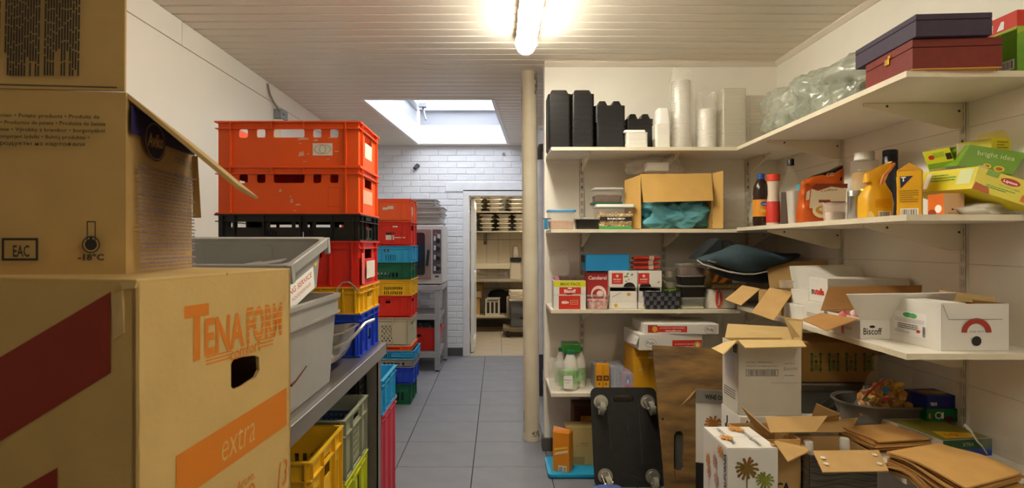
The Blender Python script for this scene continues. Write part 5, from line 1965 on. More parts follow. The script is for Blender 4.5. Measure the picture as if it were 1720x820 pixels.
p.poly(fr, [(0.02, 0.075), (w * 0.4, 0.06), (w * 0.93, 0.075), (w * 0.95, 0.165), (w * 0.6, 0.175), (w * 0.3, 0.155), (0.03, 0.165)], mat('coffee_cream', '#dccdb0', 0.5))
p.poly(fr, [(0.004, 0.11), (0.02, 0.115), (0.024, 0.16), (0.008, 0.15)], mat('coffee_cream', '#dccdb0', 0.5))
p.poly(fr, [(0.03, 0.17), (w * 0.3, 0.158), (w * 0.6, 0.178), (w * 0.97, 0.168), (w * 0.98, 0.19), (0.05, 0.19)], mat('coffee_rust', '#7d2f16', 0.4))
p.text(fr, 0.075, 0.15, 0.012, 'coffee', mat('coffee_brown', '#5e2c17', 0.5), width=0.08, rot=0.1)
p.rect(fr, 0.09, 0.085, w * 0.93, 0.105, mat('coffee_brown', '#5e2c17', 0.5)).rect(fr, 0.065, 0.1, 0.12, 0.113, mat('coffee_maroon', '#8a3a24', 0.5))
p.oval(fr, 0.085, 0.06, 0.05, 0.034, mat('coffee_white', '#e7d3ae', 0.4)).oval(fr, 0.088, 0.064, 0.038, 0.022, mat('coffee_crema', '#c98f3a', 0.4)).oval(fr, 0.084, 0.068, 0.018, 0.009, mat('coffee_cream', '#dccdb0', 0.5))
fr2 = (Vector((x, d_ + 0.040, ZR2)), Xv, Zv, -Yv)
p.text(fr2, w * 0.62, h - 0.012, 0.018, 'CO', mat('coffee_cream', '#dccdb0', 0.5), width=0.036, rot=0.1)
p.build()
t, c, w, h = tub('small ribbed cup of white powder at the shelf edge', 1393, 1426, 340, ZR2, 2.60, 0.075, mat('cup_pinkish', '#d9c6b8', 0.3, alpha=0.35), None, whitep, 0.55, 0.86, name='plastic_cup', cat='cup')


def can(label, px, d, ytop, r, m_, lid=None, cat='can', name='tin_can'):
    x = X(px, d)
    h = Z(ytop, d) - ZR2
    t = thing(name, label, cat, (x, d, ZR2))
    m = M()
    m.lathe((x, d, ZR2), [(r * 0.96, 0), (r, 0.003), (r, h * 0.8), (r * 1.02, h * 0.81), (r * 1.02, h * 0.83), (r, h * 0.84), (r, h - 0.003), (r * 0.95, h)], 20)
    m.build('body', m_, t, smooth=True)
    if lid:
        m = M()
        m.lathe((x, d, ZR2), [(r * 1.03, h + 0.0005), (r * 1.03, h + 0.01), (r * 0.95, h + 0.012)], 20)
        m.build('lid', lid, t, smooth=True)
    return t, Vector((x, d, ZR2)), h


can('plain silver canister beside the cup of powder', 1435, 2.52, 321, 0.0265, mat('can_silver', '#b5b2ac', 0.25, metal=0.85))
can('slim gold can behind the silver canister', 1453, 2.58, 318, 0.026, mat('can_gold', '#a98f2c', 0.28, metal=0.7))
t, c, h = can('clear jar with a white lid and amber contents', 1452, 2.76, 270, 0.058, mat('jar_clear', '#d5cfbf', 0.1, alpha=0.14), None, 'jar', 'plastic_jar')
m = M()
m.lathe((c[0], c[1], ZR2), [(0.036, h), (0.042, h + 0.002), (0.042, h + 0.036), (0.036, h + 0.04)], 20)
m.build('lid', whitep, t, smooth=True)
m = M()
m.lathe((c[0], c[1], ZR2), [(0.045, 0.004), (0.05, 0.01), (0.05, h * 0.8), (0.03, h * 0.82)], 18)
m.build('contents', mat('amber_powder', '#c48b22', 0.6, col2='#cfc4a8', vscale=6), t, smooth=True)
t, c, h = can('black ribbed bottle top behind the yellow pouch', 1495, 2.66, 262, 0.03, mat('dark_glass', '#22232a', 0.25, var=0.3, vscale=40), None, 'bottle', 'bottle')
m = M()
m.lathe((c[0], c[1], ZR2), [(0.027, h), (0.03, h + 0.002), (0.03, h + 0.022), (0.026, h + 0.026)], 18)
m.build('cap', mat('cap_navy', '#2b3140', 0.4), t, smooth=True)
# yellow pouch
yel = mat('pack_yellow', '#e0a81c', 0.4, var=0.06)
yel2 = mat('pack_gold', '#c98d18', 0.45)
d_ = 2.3
x, w, h = on(1458, 1504, 300, ZR2, d_)
t = thing('sugar_pouch', 'yellow paper pouch with its top twisted open', 'pouch', (x + w / 2, d_ + 0.04, ZR2))
m = M()
sec = []
for k, (z, a, bb, sx_) in enumerate(((0, 1, 1, 0), (0.35, 1.02, 1, 0), (0.62, 0.95, 0.9, 0), (0.8, 0.7, 0.6, 0.0), (0.92, 0.55, 0.4, 0.006), (1.05, 0.9, 0.45, 0.004), (1.28, 1.0, 0.35, 0.01))):
    q = rrect((x + w / 2 + sx_, d_ + 0.04, ZR2), z * h, w * a, 0.075 * bb, 0.012, 3)
    for v in q:
        v += Vector((0.004 * noise.noise(v * 30), 0.004 * noise.noise(v * 31), (v.x - x - w / 2) * (0.45 if z > 1 else 0.1)))
    sec.append(q)
m.loft(sec, True, False)
m.build('body', yel, t, smooth=True)
m = M()
m.tube([(x + w * 0.5, d_ + 0.004, ZR2 + h * 0.85), (x + w * 0.55, d_ - 0.003, ZR2 + h * 1.05), (x + w * 0.8, d_ + 0.0, ZR2 + h * 1.22), (x + w * 1.02, d_ + 0.01, ZR2 + h * 1.38)], 0.006, 6)
m.build('tie', mat('tie_orange', '#b8671c', 0.5), t, smooth=True)
p = Print(t)
fr = (Vector((x, d_ + 0.001, ZR2)), Xv, Zv, -Yv)
p.rect(fr, 0.04, 0.004, 0.09, 0.03, white_i).bars(fr, 0.043, 0.006, 0.087, 0.027, ink, 12)
p.lines(fr, 0.03, 0.04, 0.09, 0.075, 5, yel2, 0.4, 4)
p.poly(fr, [(0.0, 0.0), (0.03, 0.0), (0.02, 0.02), (0.01, 0.03), (0.0, 0.025)], mat('pack_pale', '#ecd98a', 0.5))
p.build()
# yellow carton with gable top, turned corner on
b = Box((X(1506, 2.19), 2.19, ZR2), 0.076, 0.076, 0.172, -38)
t = thing('sugar_carton', 'tall yellow carton with a blue and white emblem and gable top', 'carton', b.base)
m = M()
b.solid(m)
m.build('body', yel, t, bevel=0.003)
m = M()
m.add([b.p(0, 0, b.h), b.p(b.w, 0, b.h), b.p(b.w, b.d, b.h), b.p(0, b.d, b.h), b.p(b.w * 0.5, 0.006, b.h + 0.028), b.p(b.w * 0.5, b.d - 0.006, b.h + 0.03)], [(0, 1, 4), (1, 2, 5, 4), (2, 3, 5), (3, 0, 4, 5)])
m.build('gable_top', yel2, t)
p = Print(t)
for fr in (b.left, b.front):
    p.rect(fr, 0.012, 0.003, 0.066, 0.03, white_i) if fr is not b.left else None
bf = b.front
p.rect(bf, 0.012, 0.003, 0.066, 0.032, white_i).bars(bf, 0.015, 0.006, 0.063, 0.029, ink, 14)
p.poly(bf, [(0.01, 0.15), (0.05, 0.15), (0.012, 0.105)], navy_i).text(bf, 0.014, 0.132, 0.016, 'T', white_i, bold=0.05)
p.lines(bf, 0.01, 0.05, 0.066, 0.098, 6, mat('pack_olive', '#8a6a18', 0.5), 0.4, 9)
bl_ = b.left
p.poly(bl_, [(0.04, 0.15), (0.074, 0.15), (0.045, 0.115)], white_i)
p.oval(bl_, 0.03, 0.02, 0.025, 0.014, mat('pack_pale', '#ecd98a', 0.5))
p.build()
b = Box((1.536, 2.05, ZR2), 0.072, 0.075, 0.077)
t = carton('tea_box', 'small orange and pale wood coloured tea box under the tilted tea box', 'box', b, mat('tea_pale', '#c9a275', 0.5, var=0.05), seam=False)
p = Print(t)
p.rect(b.left, 0, 0, b.d, b.h, mat('tea_orange', '#d2671a', 0.45)).oval(b.left, 0.05, 0.025, 0.016, 0.014, white_i).oval(b.left, 0.02, 0.012, 0.02, 0.012, mat('tea_red', '#8c3716', 0.45))
p.oval(b.front, 0.03, 0.022, 0.004, 0.003, ink).oval(b.front, 0.05, 0.016, 0.004, 0.003, ink).lines(b.front, 0.015, 0.004, 0.06, 0.01, 1, grey_i, 0.3, 2)
p.build()


def hexa(name, label, corners, m_, cat='box'):
    """a tilted box from its near face (4 corners) and its depth vector"""
    f, dep = corners
    f = [f[0], f[1], f[1] + f[3] - f[0], f[3]]
    t = thing(name, label, cat, sum(f, Vector()) / 4)
    m = M()
    m.prism(f, dep)
    m.build('body', m_, t, bevel=0.0015)
    return t


def qframe(p0, p1, p3):
    U = (p1 - p0).normalized()
    V = (p3 - p0)
    V = (V - U * V.dot(U)).normalized()
    return (p0, U, V, U.cross(V))


tea_y = mat('tea_yellow', '#d8c828', 0.42, var=0.05)
tea_g = mat('tea_green', '#6f9a22', 0.42, var=0.05)
A, B_, Cc, D_ = P(1632, 317, 1.99), P(1745, 354, 1.90), P(1753, 313, 1.90), P(1644, 279, 1.99)
dep = P(1562, 319, 2.30) - A
dep = Vector((-0.0, dep.y, dep.z * 0.5))
t = hexa('tea_box', 'big yellow tea box tilted across the small orange box', ([A, B_, Cc, D_], dep), tea_y)
p = Print(t)
fr = qframe(A, B_, D_)
L = (B_ - A).length
H_ = (D_ - A).dot(fr[2])
p.oval(fr, 0.085, 0.058, 0.03, 0.013, mat('tea_logo_yellow', '#e9c832', 0.5)).oval(fr, 0.085, 0.058, 0.027, 0.0115, mat('tea_logo_red', '#b5281c', 0.5))
p.text(fr, 0.066, 0.054, 0.008, 'Lipton', white_i, width=0.038, bold=0.03)
p.text(fr, 0.06, 0.036, 0.006, 'YELLOW LABEL', green_i, width=0.06)
p.rect(fr, 0.015, 0.058, 0.05, 0.076, mat('tea_leaf_green', '#7d9e2c', 0.5)).rect(fr, 0.14, 0.045, 0.165, 0.078, mat('tea_deep_green', '#2f7a35', 0.5))
p.poly(fr, [(0.0, 0.0), (0.05, 0.0), (0.04, 0.02), (0.0, 0.026)], mat('tea_tomato', '#b35a1a', 0.5)).rect(fr, 0.13, 0.008, 0.155, 0.03, mat('tea_amber', '#c8701c', 0.5))
p.lines(fr, 0.03, 0.018, 0.11, 0.03, 2, green_i, 0.4, 6)
fe = qframe(A + dep, A, D_ + dep)
le = dep.length
p.rect(fe, le * 0.25, 0.01, le * 0.32, H_ - 0.01, white_i).rect(fe, le * 0.75, 0.02, le * 0.95, H_ - 0.006, mat('tea_white_green', '#cdd59a', 0.5))
p.lines(fe, le * 0.34, 0.03, le * 0.72, 0.06, 3, green_i, 0.4, 8)
p.build()
m = M()
m.sheet([D_ + Vector((0, 0.003, 0.002)), D_ + Vector((0, -0.0, 0.003)) + (A - D_) * 0.9 + Vector((0.02, -0.004, 0)), A + Vector((0.03, -0.006, 0.005)), D_ + Vector((0.025, -0.003, 0))], 0.001)
m.build('flap', mat('tea_card', '#cdbd8e', 0.6), t)
# two more tea boxes lying on it
A, B_, Cc, D_ = P(1607, 279, 2.12), P(1701, 294, 2.06), P(1707, 272, 2.06), P(1630, 243, 2.12)
dep = Vector((0.03, 0.14, 0.012))
t = hexa('tea_box', 'green tea box with pale lettering sloping down to the right', ([A, B_, Cc, D_], dep), tea_g)
p = Print(t)
fr = qframe(A, B_, D_)
a0 = uv(fr, 1641, 262)
p.text(fr, a0[0], a0[1] + 0.004, 0.018, 'bright idea', mat('tea_pale_green', '#d3dda6', 0.5), width=0.108, rot=-0.02)
a0 = uv(fr, 1658, 279)
p.oval(fr, a0[0], a0[1], 0.012, 0.009, tea_y).oval(fr, a0[0], a0[1], 0.007, 0.005, mat('tea_tomato', '#b35a1a', 0.5))
a0 = uv(fr, 1678, 284)
p.oval(fr, a0[0], a0[1], 0.016, 0.011, tea_y).oval(fr, a0[0], a0[1], 0.01, 0.006, mat('tea_tomato', '#b35a1a', 0.5))
p.build()
A, B_, Cc, D_ = P(1560, 286, 2.28), P(1606, 279, 2.16), P(1607, 241, 2.16), P(1549, 256, 2.28)
t = hexa('tea_box', 'yellow and lime tea box behind the yellow carton', ([A, B_, Cc, D_], Vector((0.07, 0.09, 0.0))), mat('tea_lime', '#c6c924', 0.42))
p = Print(t)
fr = qframe(A, B_, D_)
p.rect(fr, 0.005, 0.003, 0.14, 0.022, tea_g)
a0 = uv(fr, 1594, 262)
p.rect(fr, a0[0] - 0.012, a0[1] - 0.012, a0[0] + 0.012, a0[1] + 0.012, ink).oval(fr, a0[0] - 0.075, a0[1] + 0.005, 0.014, 0.009, mat('tea_logo_red', '#b5281c', 0.5))
p.lines(fr, 0.04, 0.04, 0.09, 0.06, 3, green_i, 0.4, 12)
p.build()
m = M()
m.sheet([P(1607, 241, 2.162), P(1606, 279, 2.162), P(1618, 262, 2.15), P(1630, 243, 2.15)], 0.001)
m.sheet([P(1552, 252, 2.3), P(1585, 246, 2.28), P(1608, 241, 2.2), P(1570, 249, 2.24)], 0.001)
m.build('flap', mat('tea_card', '#cdbd8e', 0.6), t)
A, B_, Cc, D_ = P(1664, 275, 2.12), P(1697, 276, 2.12), P(1700, 236, 2.12), P(1666, 232, 2.12)
t = hexa('tea_box', 'upright yellow tea box with a torn lid against the right wall', ([A, B_, Cc, D_], Vector((-0.02, 0.12, 0.004))), tea_y)
p = Print(t)
fr = qframe(A, B_, D_)
p.lines(fr, 0.02, 0.02, 0.06, 0.08, 6, mat('pack_olive', '#8a6a18', 0.5), 0.35, 10)
p.build()
m = M()
m.sheet([P(1634, 235, 2.14), P(1650, 226, 2.14), P(1690, 217, 2.16), P(1664, 230, 2.13)], 0.0015)
m.sheet([P(1650, 229, 2.14), P(1690, 220, 2.14), P(1700, 236, 2.13), P(1664, 232, 2.125)], 0.0015)
m.build('flap', mat('tea_lid', '#c9b65a', 0.5), t)
tag(blob((1.69, 2.09, ZR2), (0.22, 0.2, 0.045), 15, 0.35, 2.4, 4).build('plastic_film', mat('film_white', '#d9d3c6', 0.25, alpha=0.8), None, smooth=True, angle=180), 'crumpled white film under the tilted tea box', 'film')

# ------------------------------------------------------------------ third shelf, along the back wall
Z3 = SH[2] + 0.0005


def bx_on(px0, px1, ytop, z0, d, dep, rot=0):
    x, w, h = on(px0, px1, ytop, z0, d)
    return Box((x, d, z0), w, dep, h, rot)


b = bx_on(930, 984, 495.5, Z3, 3.5, 0.13)
t = carton('biscuit_box', 'white and red biscuit box marked with a weight, under the maxi pack', 'box', b, wcard, seam=False)
p = Print(t)
p.rect(b.front, 0.03, 0.002, 0.157, b.h - 0.004, red_i).text(b.front, 0.045, 0.034, 0.017, '400g', white_i, width=0.045, bold=0.04)
p.frame(b.front, 0.098, 0.03, 0.142, 0.056, 0.002, mat('cream_ink', '#e8b98c', 0.6)).text(b.front, 0.105, 0.037, 0.011, '50 PCS', mat('cream_ink', '#e8b98c', 0.6), width=0.03)
p.build()
zt = Z3 + b.h + 0.001
b = bx_on(930, 984, 472, zt, 3.5, 0.13)
t = carton('biscuit_box', 'biscuit box with a yellow maxi pack strip on the white and red one', 'box', b, wcard, seam=False)
p = Print(t)
p.rect(b.front, 0, b.h - 0.034, b.w, b.h, mat('strip_yellow', '#d3cf1e', 0.5)).text(b.front, 0.04, b.h - 0.027, 0.018, 'MAXI PACK', mat('olive_ink', '#6b6510', 0.5), width=0.12, bold=0.02)
p.rect(b.front, 0.033, 0.004, 0.16, b.h - 0.037, red_i).text(b.front, 0.062, 0.012, 0.02, 'Biscoff', white_i, width=0.068, bold=0.03)
p.oval(b.front, 0.095, 0.037, 0.014, 0.004, white_i).rect(b.front, 0.075, 0.0, 0.11, 0.005, mat('brown_ink', '#4a1d12', 0.6))
p.build()
zt += b.h + 0.001
m = M()
x = X(932, 3.52)
m.box(x + 0.03, 3.53, zt, x + 0.175, 3.61, zt + 0.025)
tag(m.build('chocolate_bar', mat('bar_brown', '#4c3b2c', 0.5, var=0.3, vscale=40), bevel=0.003), 'brown wrapped bar lying on the maxi pack box', 'bar')
m = M()
m.box(x + 0.0, 3.53, zt, x + 0.027, 3.6, zt + 0.018)
tag(m.build('sachet', mat('pink_pack', '#b96a86', 0.5), bevel=0.003), 'small pink sachet beside the brown bar on the maxi pack', 'sachet')
q = P(940, 466, 3.56)
tag(blob((q.x + 0.005, 3.60, zt + 0.026), (0.12, 0.06, 0.165), 21, 0.3, 2.6, 4, 2.6).build('plastic_bag', mat('thin_film', '#ece8de', 0.08, alpha=0.06, spec=1.0, bump=0.8, bscale=22), None, smooth=True, angle=180), 'empty clear bag standing on the maxi pack biscuit box', 'bag')

b = bx_on(986, 1022, 457, Z3, 3.58, 0.12)
t = carton('sweetener_box', 'crimson box with a white ring and pale script', 'box', b, mat('crimson_card', '#a02323', 0.5), seam=False)
p = Print(t)
w_ = mat('pale_pink_ink', '#e5cfc4', 0.6)
p.text(b.front, 0.008, b.h - 0.045, 0.022, 'Canderel', w_, width=0.11, bold=0.03)
p.oval(b.front, 0.07, 0.085, 0.046, 0.05, w_).oval(b.front, 0.067, 0.078, 0.036, 0.038, mat('crimson_card', '#a02323', 0.5)).oval(b.front, 0.078, 0.088, 0.02, 0.018, w_)
p.build()
t, c, w, h = tub('small clear tub of red and white candies on the third shelf', 985, 1025, 496, Z3, 3.50, 0.1, mat('clear_tub', '#d6d2c8', 0.12, alpha=0.07), mat('clear_lid', '#d2cec4', 0.15, alpha=0.28), mat('red_candy', '#c4473a', 0.6, col2='#e8d9d0', vscale=45), 0.75, 0.86, lidh=0.008)
b = Box((X(984, 3.56), 3.56, Z(456, 3.58) + 0.003), X(1057, 3.56) - X(984, 3.56), 0.2, Z(428, 3.56) - Z(456, 3.58) - 0.003)
t = carton('document_box', 'bright blue flat box lying across the crimson and white boxes', 'box', b, mat('box_blue', '#1480b8', 0.5, var=0.05), seam=False)
m = M()
m.fbox(b.top, 0.006, 0, b.w, b.d * 0.45, 0, 0.003)
m.build('lid', mat('box_blue_dark', '#16618c', 0.5), t)
for s_ in (-0.006, b.w):
    m = M()
    b.solid(m, s_, 0.03, b.h * 0.5, s_ + 0.008, 0.17, b.h * 0.95)
    m.build('side_flap', ink, t)

# white tea boxes with red panels
twc = mat('tea_white_card', '#e0dbd0', 0.55, var=0.03)


def tea_print(t, b, u0, dark=True, seed=1, ru=None):
    p = Print(t)
    f = b.front
    if ru is not None:
        p.rect(f, ru, b.h * 0.18, ru + 0.066, b.h * 0.86, red_i)
        p.poly(f, [(ru + 0.024, b.h * 0.68), (ru + 0.033, b.h * 0.58), (ru + 0.042, b.h * 0.68), (ru + 0.033, b.h * 0.78)], white_i)
        p.poly(f, [(ru + 0.029, b.h * 0.68), (ru + 0.033, b.h * 0.64), (ru + 0.037, b.h * 0.68), (ru + 0.033, b.h * 0.72)], red_i)
        p.text(f, ru + 0.01, b.h * 0.44, 0.007, 'SENSEO', white_i, width=0.046, bold=0.02).text(f, ru + 0.012, b.h * 0.3, 0.006, 'CLASSIC', white_i, width=0.04)
    rnd = random.Random(seed)
    for k in range(6):
        a, v = u0 + rnd.uniform(0, 0.05), rnd.uniform(0.3, 0.85) * b.h
        p.oval(f, a, v, rnd.uniform(0.004, 0.009), rnd.uniform(0.003, 0.006), (grey_i, mat('leaf_ink', '#5f9a3c', 0.6), mat('rose_ink', '#a45a4a', 0.6))[k % 3], 8, rnd.uniform(0, 3))
    p.build()


for i, (xa, xb, y0, y1, y2, lab) in enumerate(((1023, 1071, 455, 482, 519, 'left'), (1072, 1112, 455, 482, 512, 'right'))):
    d_ = 3.54
    zl = Z3
    b = Box((X(xa, d_), d_, zl), X(xb, d_) - X(xa, d_) - 0.002, 0.2, Z(507, d_) - zl)
    c0 = carton('tea_carton', 'plain white carton at the bottom of the %s tea box pile' % lab, 'box', b, twc, seam=False)
    zl += b.h + 0.0008
    p = Print(c0)
    p.oval(b.front, 0.04, 0.02, 0.011, 0.011, mat('tea_gold', '#c9a33a', 0.5)).rect(b.front, 0.0, 0.0, b.w, 0.002, grey_i)
    p.build()
    b = Box((X(xa, d_), d_, zl), X(xb, d_) - X(xa, d_) - 0.002, 0.2, Z(482.5, d_) - zl)
    c0 = thing('tea_carton', 'open white carton with a dark mouth in the %s tea box pile' % lab, 'box', b.base)
    m = M()
    hole = [(0.005, b.h * 0.98), (b.w * 0.3, b.h * 0.96), (b.w * 0.34, b.h * 0.995), (0.006, b.h * 0.995)]
    inn = [(0.006, b.h * 0.72), (b.w - 0.006, b.h * 0.72), (b.w - 0.008, b.h - 0.003), (0.006, b.h - 0.003)]
    m.shape(b.front, [[(0, 0), (b.w, 0), (b.w, b.h), (0, b.h)], inn], 0.003)
    m.fbox(b.left, 0, 0, b.d, b.h, -0.003, 0)
    m.fbox(b.right, 0, 0, b.d, b.h, -0.003, 0)
    m.fbox(b.back, 0, 0, b.w, b.h, -0.003, 0)
    m.fbox(b.top, 0, 0, b.w, b.d, -0.002, 0)
    b.solid(m, 0.003, 0.003, 0, b.w - 0.003, b.d - 0.003, 0.003)
    m.build('body', twc, c0)
    m = M()
    b.solid(m, 0.006, 0.03, 0.004, b.w - 0.006, b.d - 0.01, b.h * 0.8)
    m.build('contents', mat('dark_sachets', '#20242e' if i else '#241c17', 0.7), c0)
    p = Print(c0)
    p.oval(b.front, b.w * 0.7, b.h * 0.5, 0.012, 0.01, mat('tea_gold', '#c9a33a', 0.5)).poly(b.front, [(0.02, b.h * 0.3), (0.07, b.h * 0.6), (0.071, b.h * 0.64), (0.02, b.h * 0.34)], grey_i)
    p.build()
    zl += b.h + 0.0008
    b = Box((X(xa, d_), d_, zl), X(xb, d_) - X(xa, d_) - 0.002, 0.2, Z(455, d_) - zl)
    c0 = thing('tea_carton', 'white carton with a red square panel on the %s pile' % lab, 'box', b.base)
    m = M()
    notch = [(b.w * 0.42 + (0.05 if i == 0 else -0.015) + 0.035 * math.cos(a), 0.0 + 0.028 * abs(math.sin(a))) for a in [math.pi * k / 8 for k in range(9)]]
    lo = [(0, 0)] + sorted(notch)[0:] + [(b.w, 0), (b.w, b.h), (0, b.h)]
    m.shape(b.front, [lo], 0.003)
    b.solid(m, 0, 0.003, 0.0, b.w, b.d, b.h)
    m.fm[-6:] = [1, 0, 1, 0, 0, 0]
    m.build('body', [twc, ink], c0)
    tea_print(c0, b, 0.09 if i == 0 else 0.115, seed=4 + i, ru=0.016 if i == 0 else 0.0)
zt = Z(455, 3.54) + 0.003
for k in range(3):
    x = X(1064, 3.56) + (0.004, 0.002, 0.008)[k]
    t = thing('biscuit_packet', ('lowest', 'middle', 'topmost')[k] + ' of three red wrapped packets on the white carton', 'packet', (x + 0.08, 3.6, zt))
    m = M()
    secs = []
    for f in range(9):
        u = f / 8
        pinch = 1 - 0.45 * (abs(u - 0.5) * 2) ** 6
        secs.append([Vector((x + u * 0.158, 3.57 + 0.045 * (1 + math.cos(a)), zt + 0.0135 + 0.0135 * pinch * math.sin(a))) for a in [2 * math.pi * i / 12 for i in range(12)]])
    m.loft(secs)
    m.build('wrapper', mat('packet_red', '#b93a2a', 0.3, var=0.15, vscale=25), t, smooth=True)
    m = M()
    m.box(x + 0.09, 3.566, zt + 0.004, x + 0.118, 3.6, zt + 0.0275)
    m.build('label', mat('packet_label', '#b99a8c', 0.5), t)
    zt += 0.0285

# woven basket
t = thing('woven_basket', 'black and grey woven strap basket full of wrapped sweets', 'basket', (1.0, 3.58, Z3))
bxl, bxr_, bf_, bb_ = X(1083, 3.5), X(1143, 3.5), 3.50, 3.66
wv = [mat('weave_dark', '#26252a', 0.6), mat('weave_grey', '#55555b', 0.6)]
m = M()
H_ = Z(491, 3.5) - Z3
nr, nc = 4, 9
L = bxr_ - bxl
for j in range(nr):
    for i in range(nc):
        m.mi = (i + j) % 2
        o_ = 0.004 if m.mi else 0.0
        u0, u1 = L * i / nc, L * (i + 1) / nc - 0.001
        v0, v1 = H_ * j / nr, H_ * (j + 1) / nr - 0.001
        sl = 0.014 * (1 - (v0 + v1) / 2 / H_)
        for fr in ((Vector((bxl, bf_ + sl, Z3)), Xv, Zv, -Yv), (Vector((bxl, bb_ - sl, Z3)), Xv, Zv, Yv)):
            k0, k1 = sl + (L - 2 * sl) * i / nc, sl + (L - 2 * sl) * (i + 1) / nc - 0.001
            m.fbox(fr, k0, v0, k1, v1, -0.002, o_)
    for i in range(6):
        m.mi = (i + j) % 2
        o_ = 0.004 if m.mi else 0.0
        D0 = bb_ - bf_
        v0, v1 = H_ * j / nr, H_ * (j + 1) / nr - 0.001
        sl = 0.014 * (1 - (v0 + v1) / 2 / H_)
        for fr in ((Vector((bxl + sl, bb_, Z3)), -Yv, Zv, -Xv), (Vector((bxr_ - sl, bf_, Z3)), Yv, Zv, Xv)):
            m.fbox(fr, sl + (D0 - 2 * sl) * i / 6, v0, sl + (D0 - 2 * sl) * (i + 1) / 6 - 0.001, v1, -0.002, o_)
m.mi = 0
m.box(bxl + 0.015, bf_ + 0.015, Z3, bxr_ - 0.015, bb_ - 0.015, Z3 + 0.003)
s = m.build('weave', wv, t)
s['kind'] = 'stuff'
m = M()
for q in ((bxl - 0.003, bf_ - 0.004, bxr_ + 0.003, bf_ + 0.003), (bxl - 0.003, bb_ - 0.003, bxr_ + 0.003, bb_ + 0.004), (bxl - 0.004, bf_, bxl + 0.003, bb_), (bxr_ - 0.003, bf_, bxr_ + 0.004, bb_)):
    m.box(q[0], q[1], Z3 + H_ - 0.002, q[2], q[3], Z3 + H_ + 0.004)
m.build('rim', wv[0], t)
rnd = random.Random(5)
for k in range(22):
    m = M()
    c = Vector((rnd.uniform(bxl + 0.025, bxr_ - 0.025), rnd.uniform(bf_ + 0.02, bb_ - 0.02), Z3 + H_ - 0.012 + rnd.uniform(0, 0.012)))
    m.loft([rrect((c.x, c.y, c.z - 0.008), zz, a, a * 0.7, 0.006, 2, rnd.uniform(0, 3)) for zz, a in ((0, 0.02), (0.008, 0.036), (0.016, 0.02))])
    tag(m.build('wrapped_sweet', mat('sweet_%d' % (k % 3), ('#3a2f38', '#6b5a63', '#c6bdb8')[k % 3], 0.3), smooth=True), 'wrapped sweet in the heap filling the woven basket', 'sweet', 'sweets in the woven basket')
# round clear tubs, green pack, stacked tubs
for k, (y0, y1) in enumerate(((485, 468), (468.5, 452))):
    zz = Z(485, 3.66) + (0 if k == 0 else 0.066)
    x = X(1129, 3.66)
    t = thing('round_tub', ('lower', 'upper')[k] + ' clear round tub behind the stacked black tubs', 'tub', (x, 3.72, zz))
    m = M()
    m.lathe((x, 3.72, zz), [(0.052, 0), (0.057, 0.05), (0.061, 0.052), (0.061, 0.063), (0.055, 0.065)], 22)
    m.build('body', clear_m, t, smooth=True)
    m = M()
    m.lathe((x, 3.72, zz), [(0.048, 0.003), (0.052, 0.04)], 18)
    m.build('contents', mat('beige_powder', '#b5a48a', 0.8), t, smooth=True)
b = Box((X(1108, 3.63), 3.63, Z3), 0.14, 0.17, Z(485, 3.66) - Z3 - 0.001)
t = carton('snack_pack', 'lime green pack under the clear round tubs', 'pack', b, mat('snack_green', '#86b02c', 0.45, var=0.1), seam=False)
zz = Z3
for k, (y0, lab, bm_, fl_) in enumerate(((500, 'bottom clear tub with a little white food in the four tub stack', mat('clear_tub3', '#cfd0be', 0.12, alpha=0.1), mat('white_rice', '#dcd6b0', 0.8)), (480, 'lower black tub with a clear lid in the four tub stack', blk, None),
                                         (463, 'upper black tub with a clear lid in the four tub stack', blk, None), (443, 'top clear tub of dark pink food on the black tubs', mat('clear_tub3', '#cfd0be', 0.12, alpha=0.1), mat('dark_pink_food', '#6a4a46', 0.8, col2='#8d6b63', vscale=60)))):
    xa, xb = ((1143, 1188), (1143, 1187), (1143, 1187), (1141, 1187))[k]
    t, c, w, h = tub(lab, xa, xb, y0, zz, 3.51, 0.12, bm_, mat('clear_lid', '#d2cec4', 0.15, alpha=0.28), fl_, 0.25 if k == 0 else 0.75, 0.9, lidh=0.008)
    zz += h + 0.001
# sack of sugar, biscuit roll, orange strap bag
x, w, h = on(1189, 1240, 487, Z3, 3.52)
t = thing('flour_bag', 'cream paper bag with a red oval emblem on the third shelf', 'bag', (x + w / 2, 3.57, Z3))
m = M()
secs = []
for z, a, bb2 in ((0, 0.9, 0.8), (0.05, 1.0, 1.0), (0.5, 1.02, 1.05), (0.9, 0.98, 0.9), (1.0, 0.9, 0.7)):
    q = rrect((x + w / 2, 3.575, Z3), z * h, w * a, 0.09 * bb2, 0.03, 4)
    for v in q:
        v += Vector((0.004 * noise.noise(v * 28), 0.004 * noise.noise(v * 25 + Vector((3, 1, 2))), 0)) if z > 0 else Vector()
    secs.append(q)
m.loft(secs)
m.build('body', mat('bag_cream', '#ded5c2', 0.7, var=0.06, vscale=25), t, smooth=True)
p = Print(t)
fr = (Vector((x, 3.522, Z3)), Xv, Zv, -Yv)
p.oval(fr, w * 0.37, h * 0.52, 0.022, 0.055, red_i).oval(fr, w * 0.37, h * 0.52, 0.019, 0.05, mat('cream_red', '#e0a890', 0.5)).oval(fr, w * 0.37, h * 0.52, 0.0175, 0.048, red_i)
p.text(fr, w * 0.37 + 0.006, h * 0.52 - 0.038, 0.013, 'Tirlemont', white_i, width=0.076, rot=math.pi / 2, bold=0.02)
p.build()
zt = Z3 + h + 0.002
t = thing('biscuit_roll', 'clear roll of round pale biscuits lying on the cream bag', 'biscuit roll', (X(1218, 3.55), 3.56, zt))
rb = None
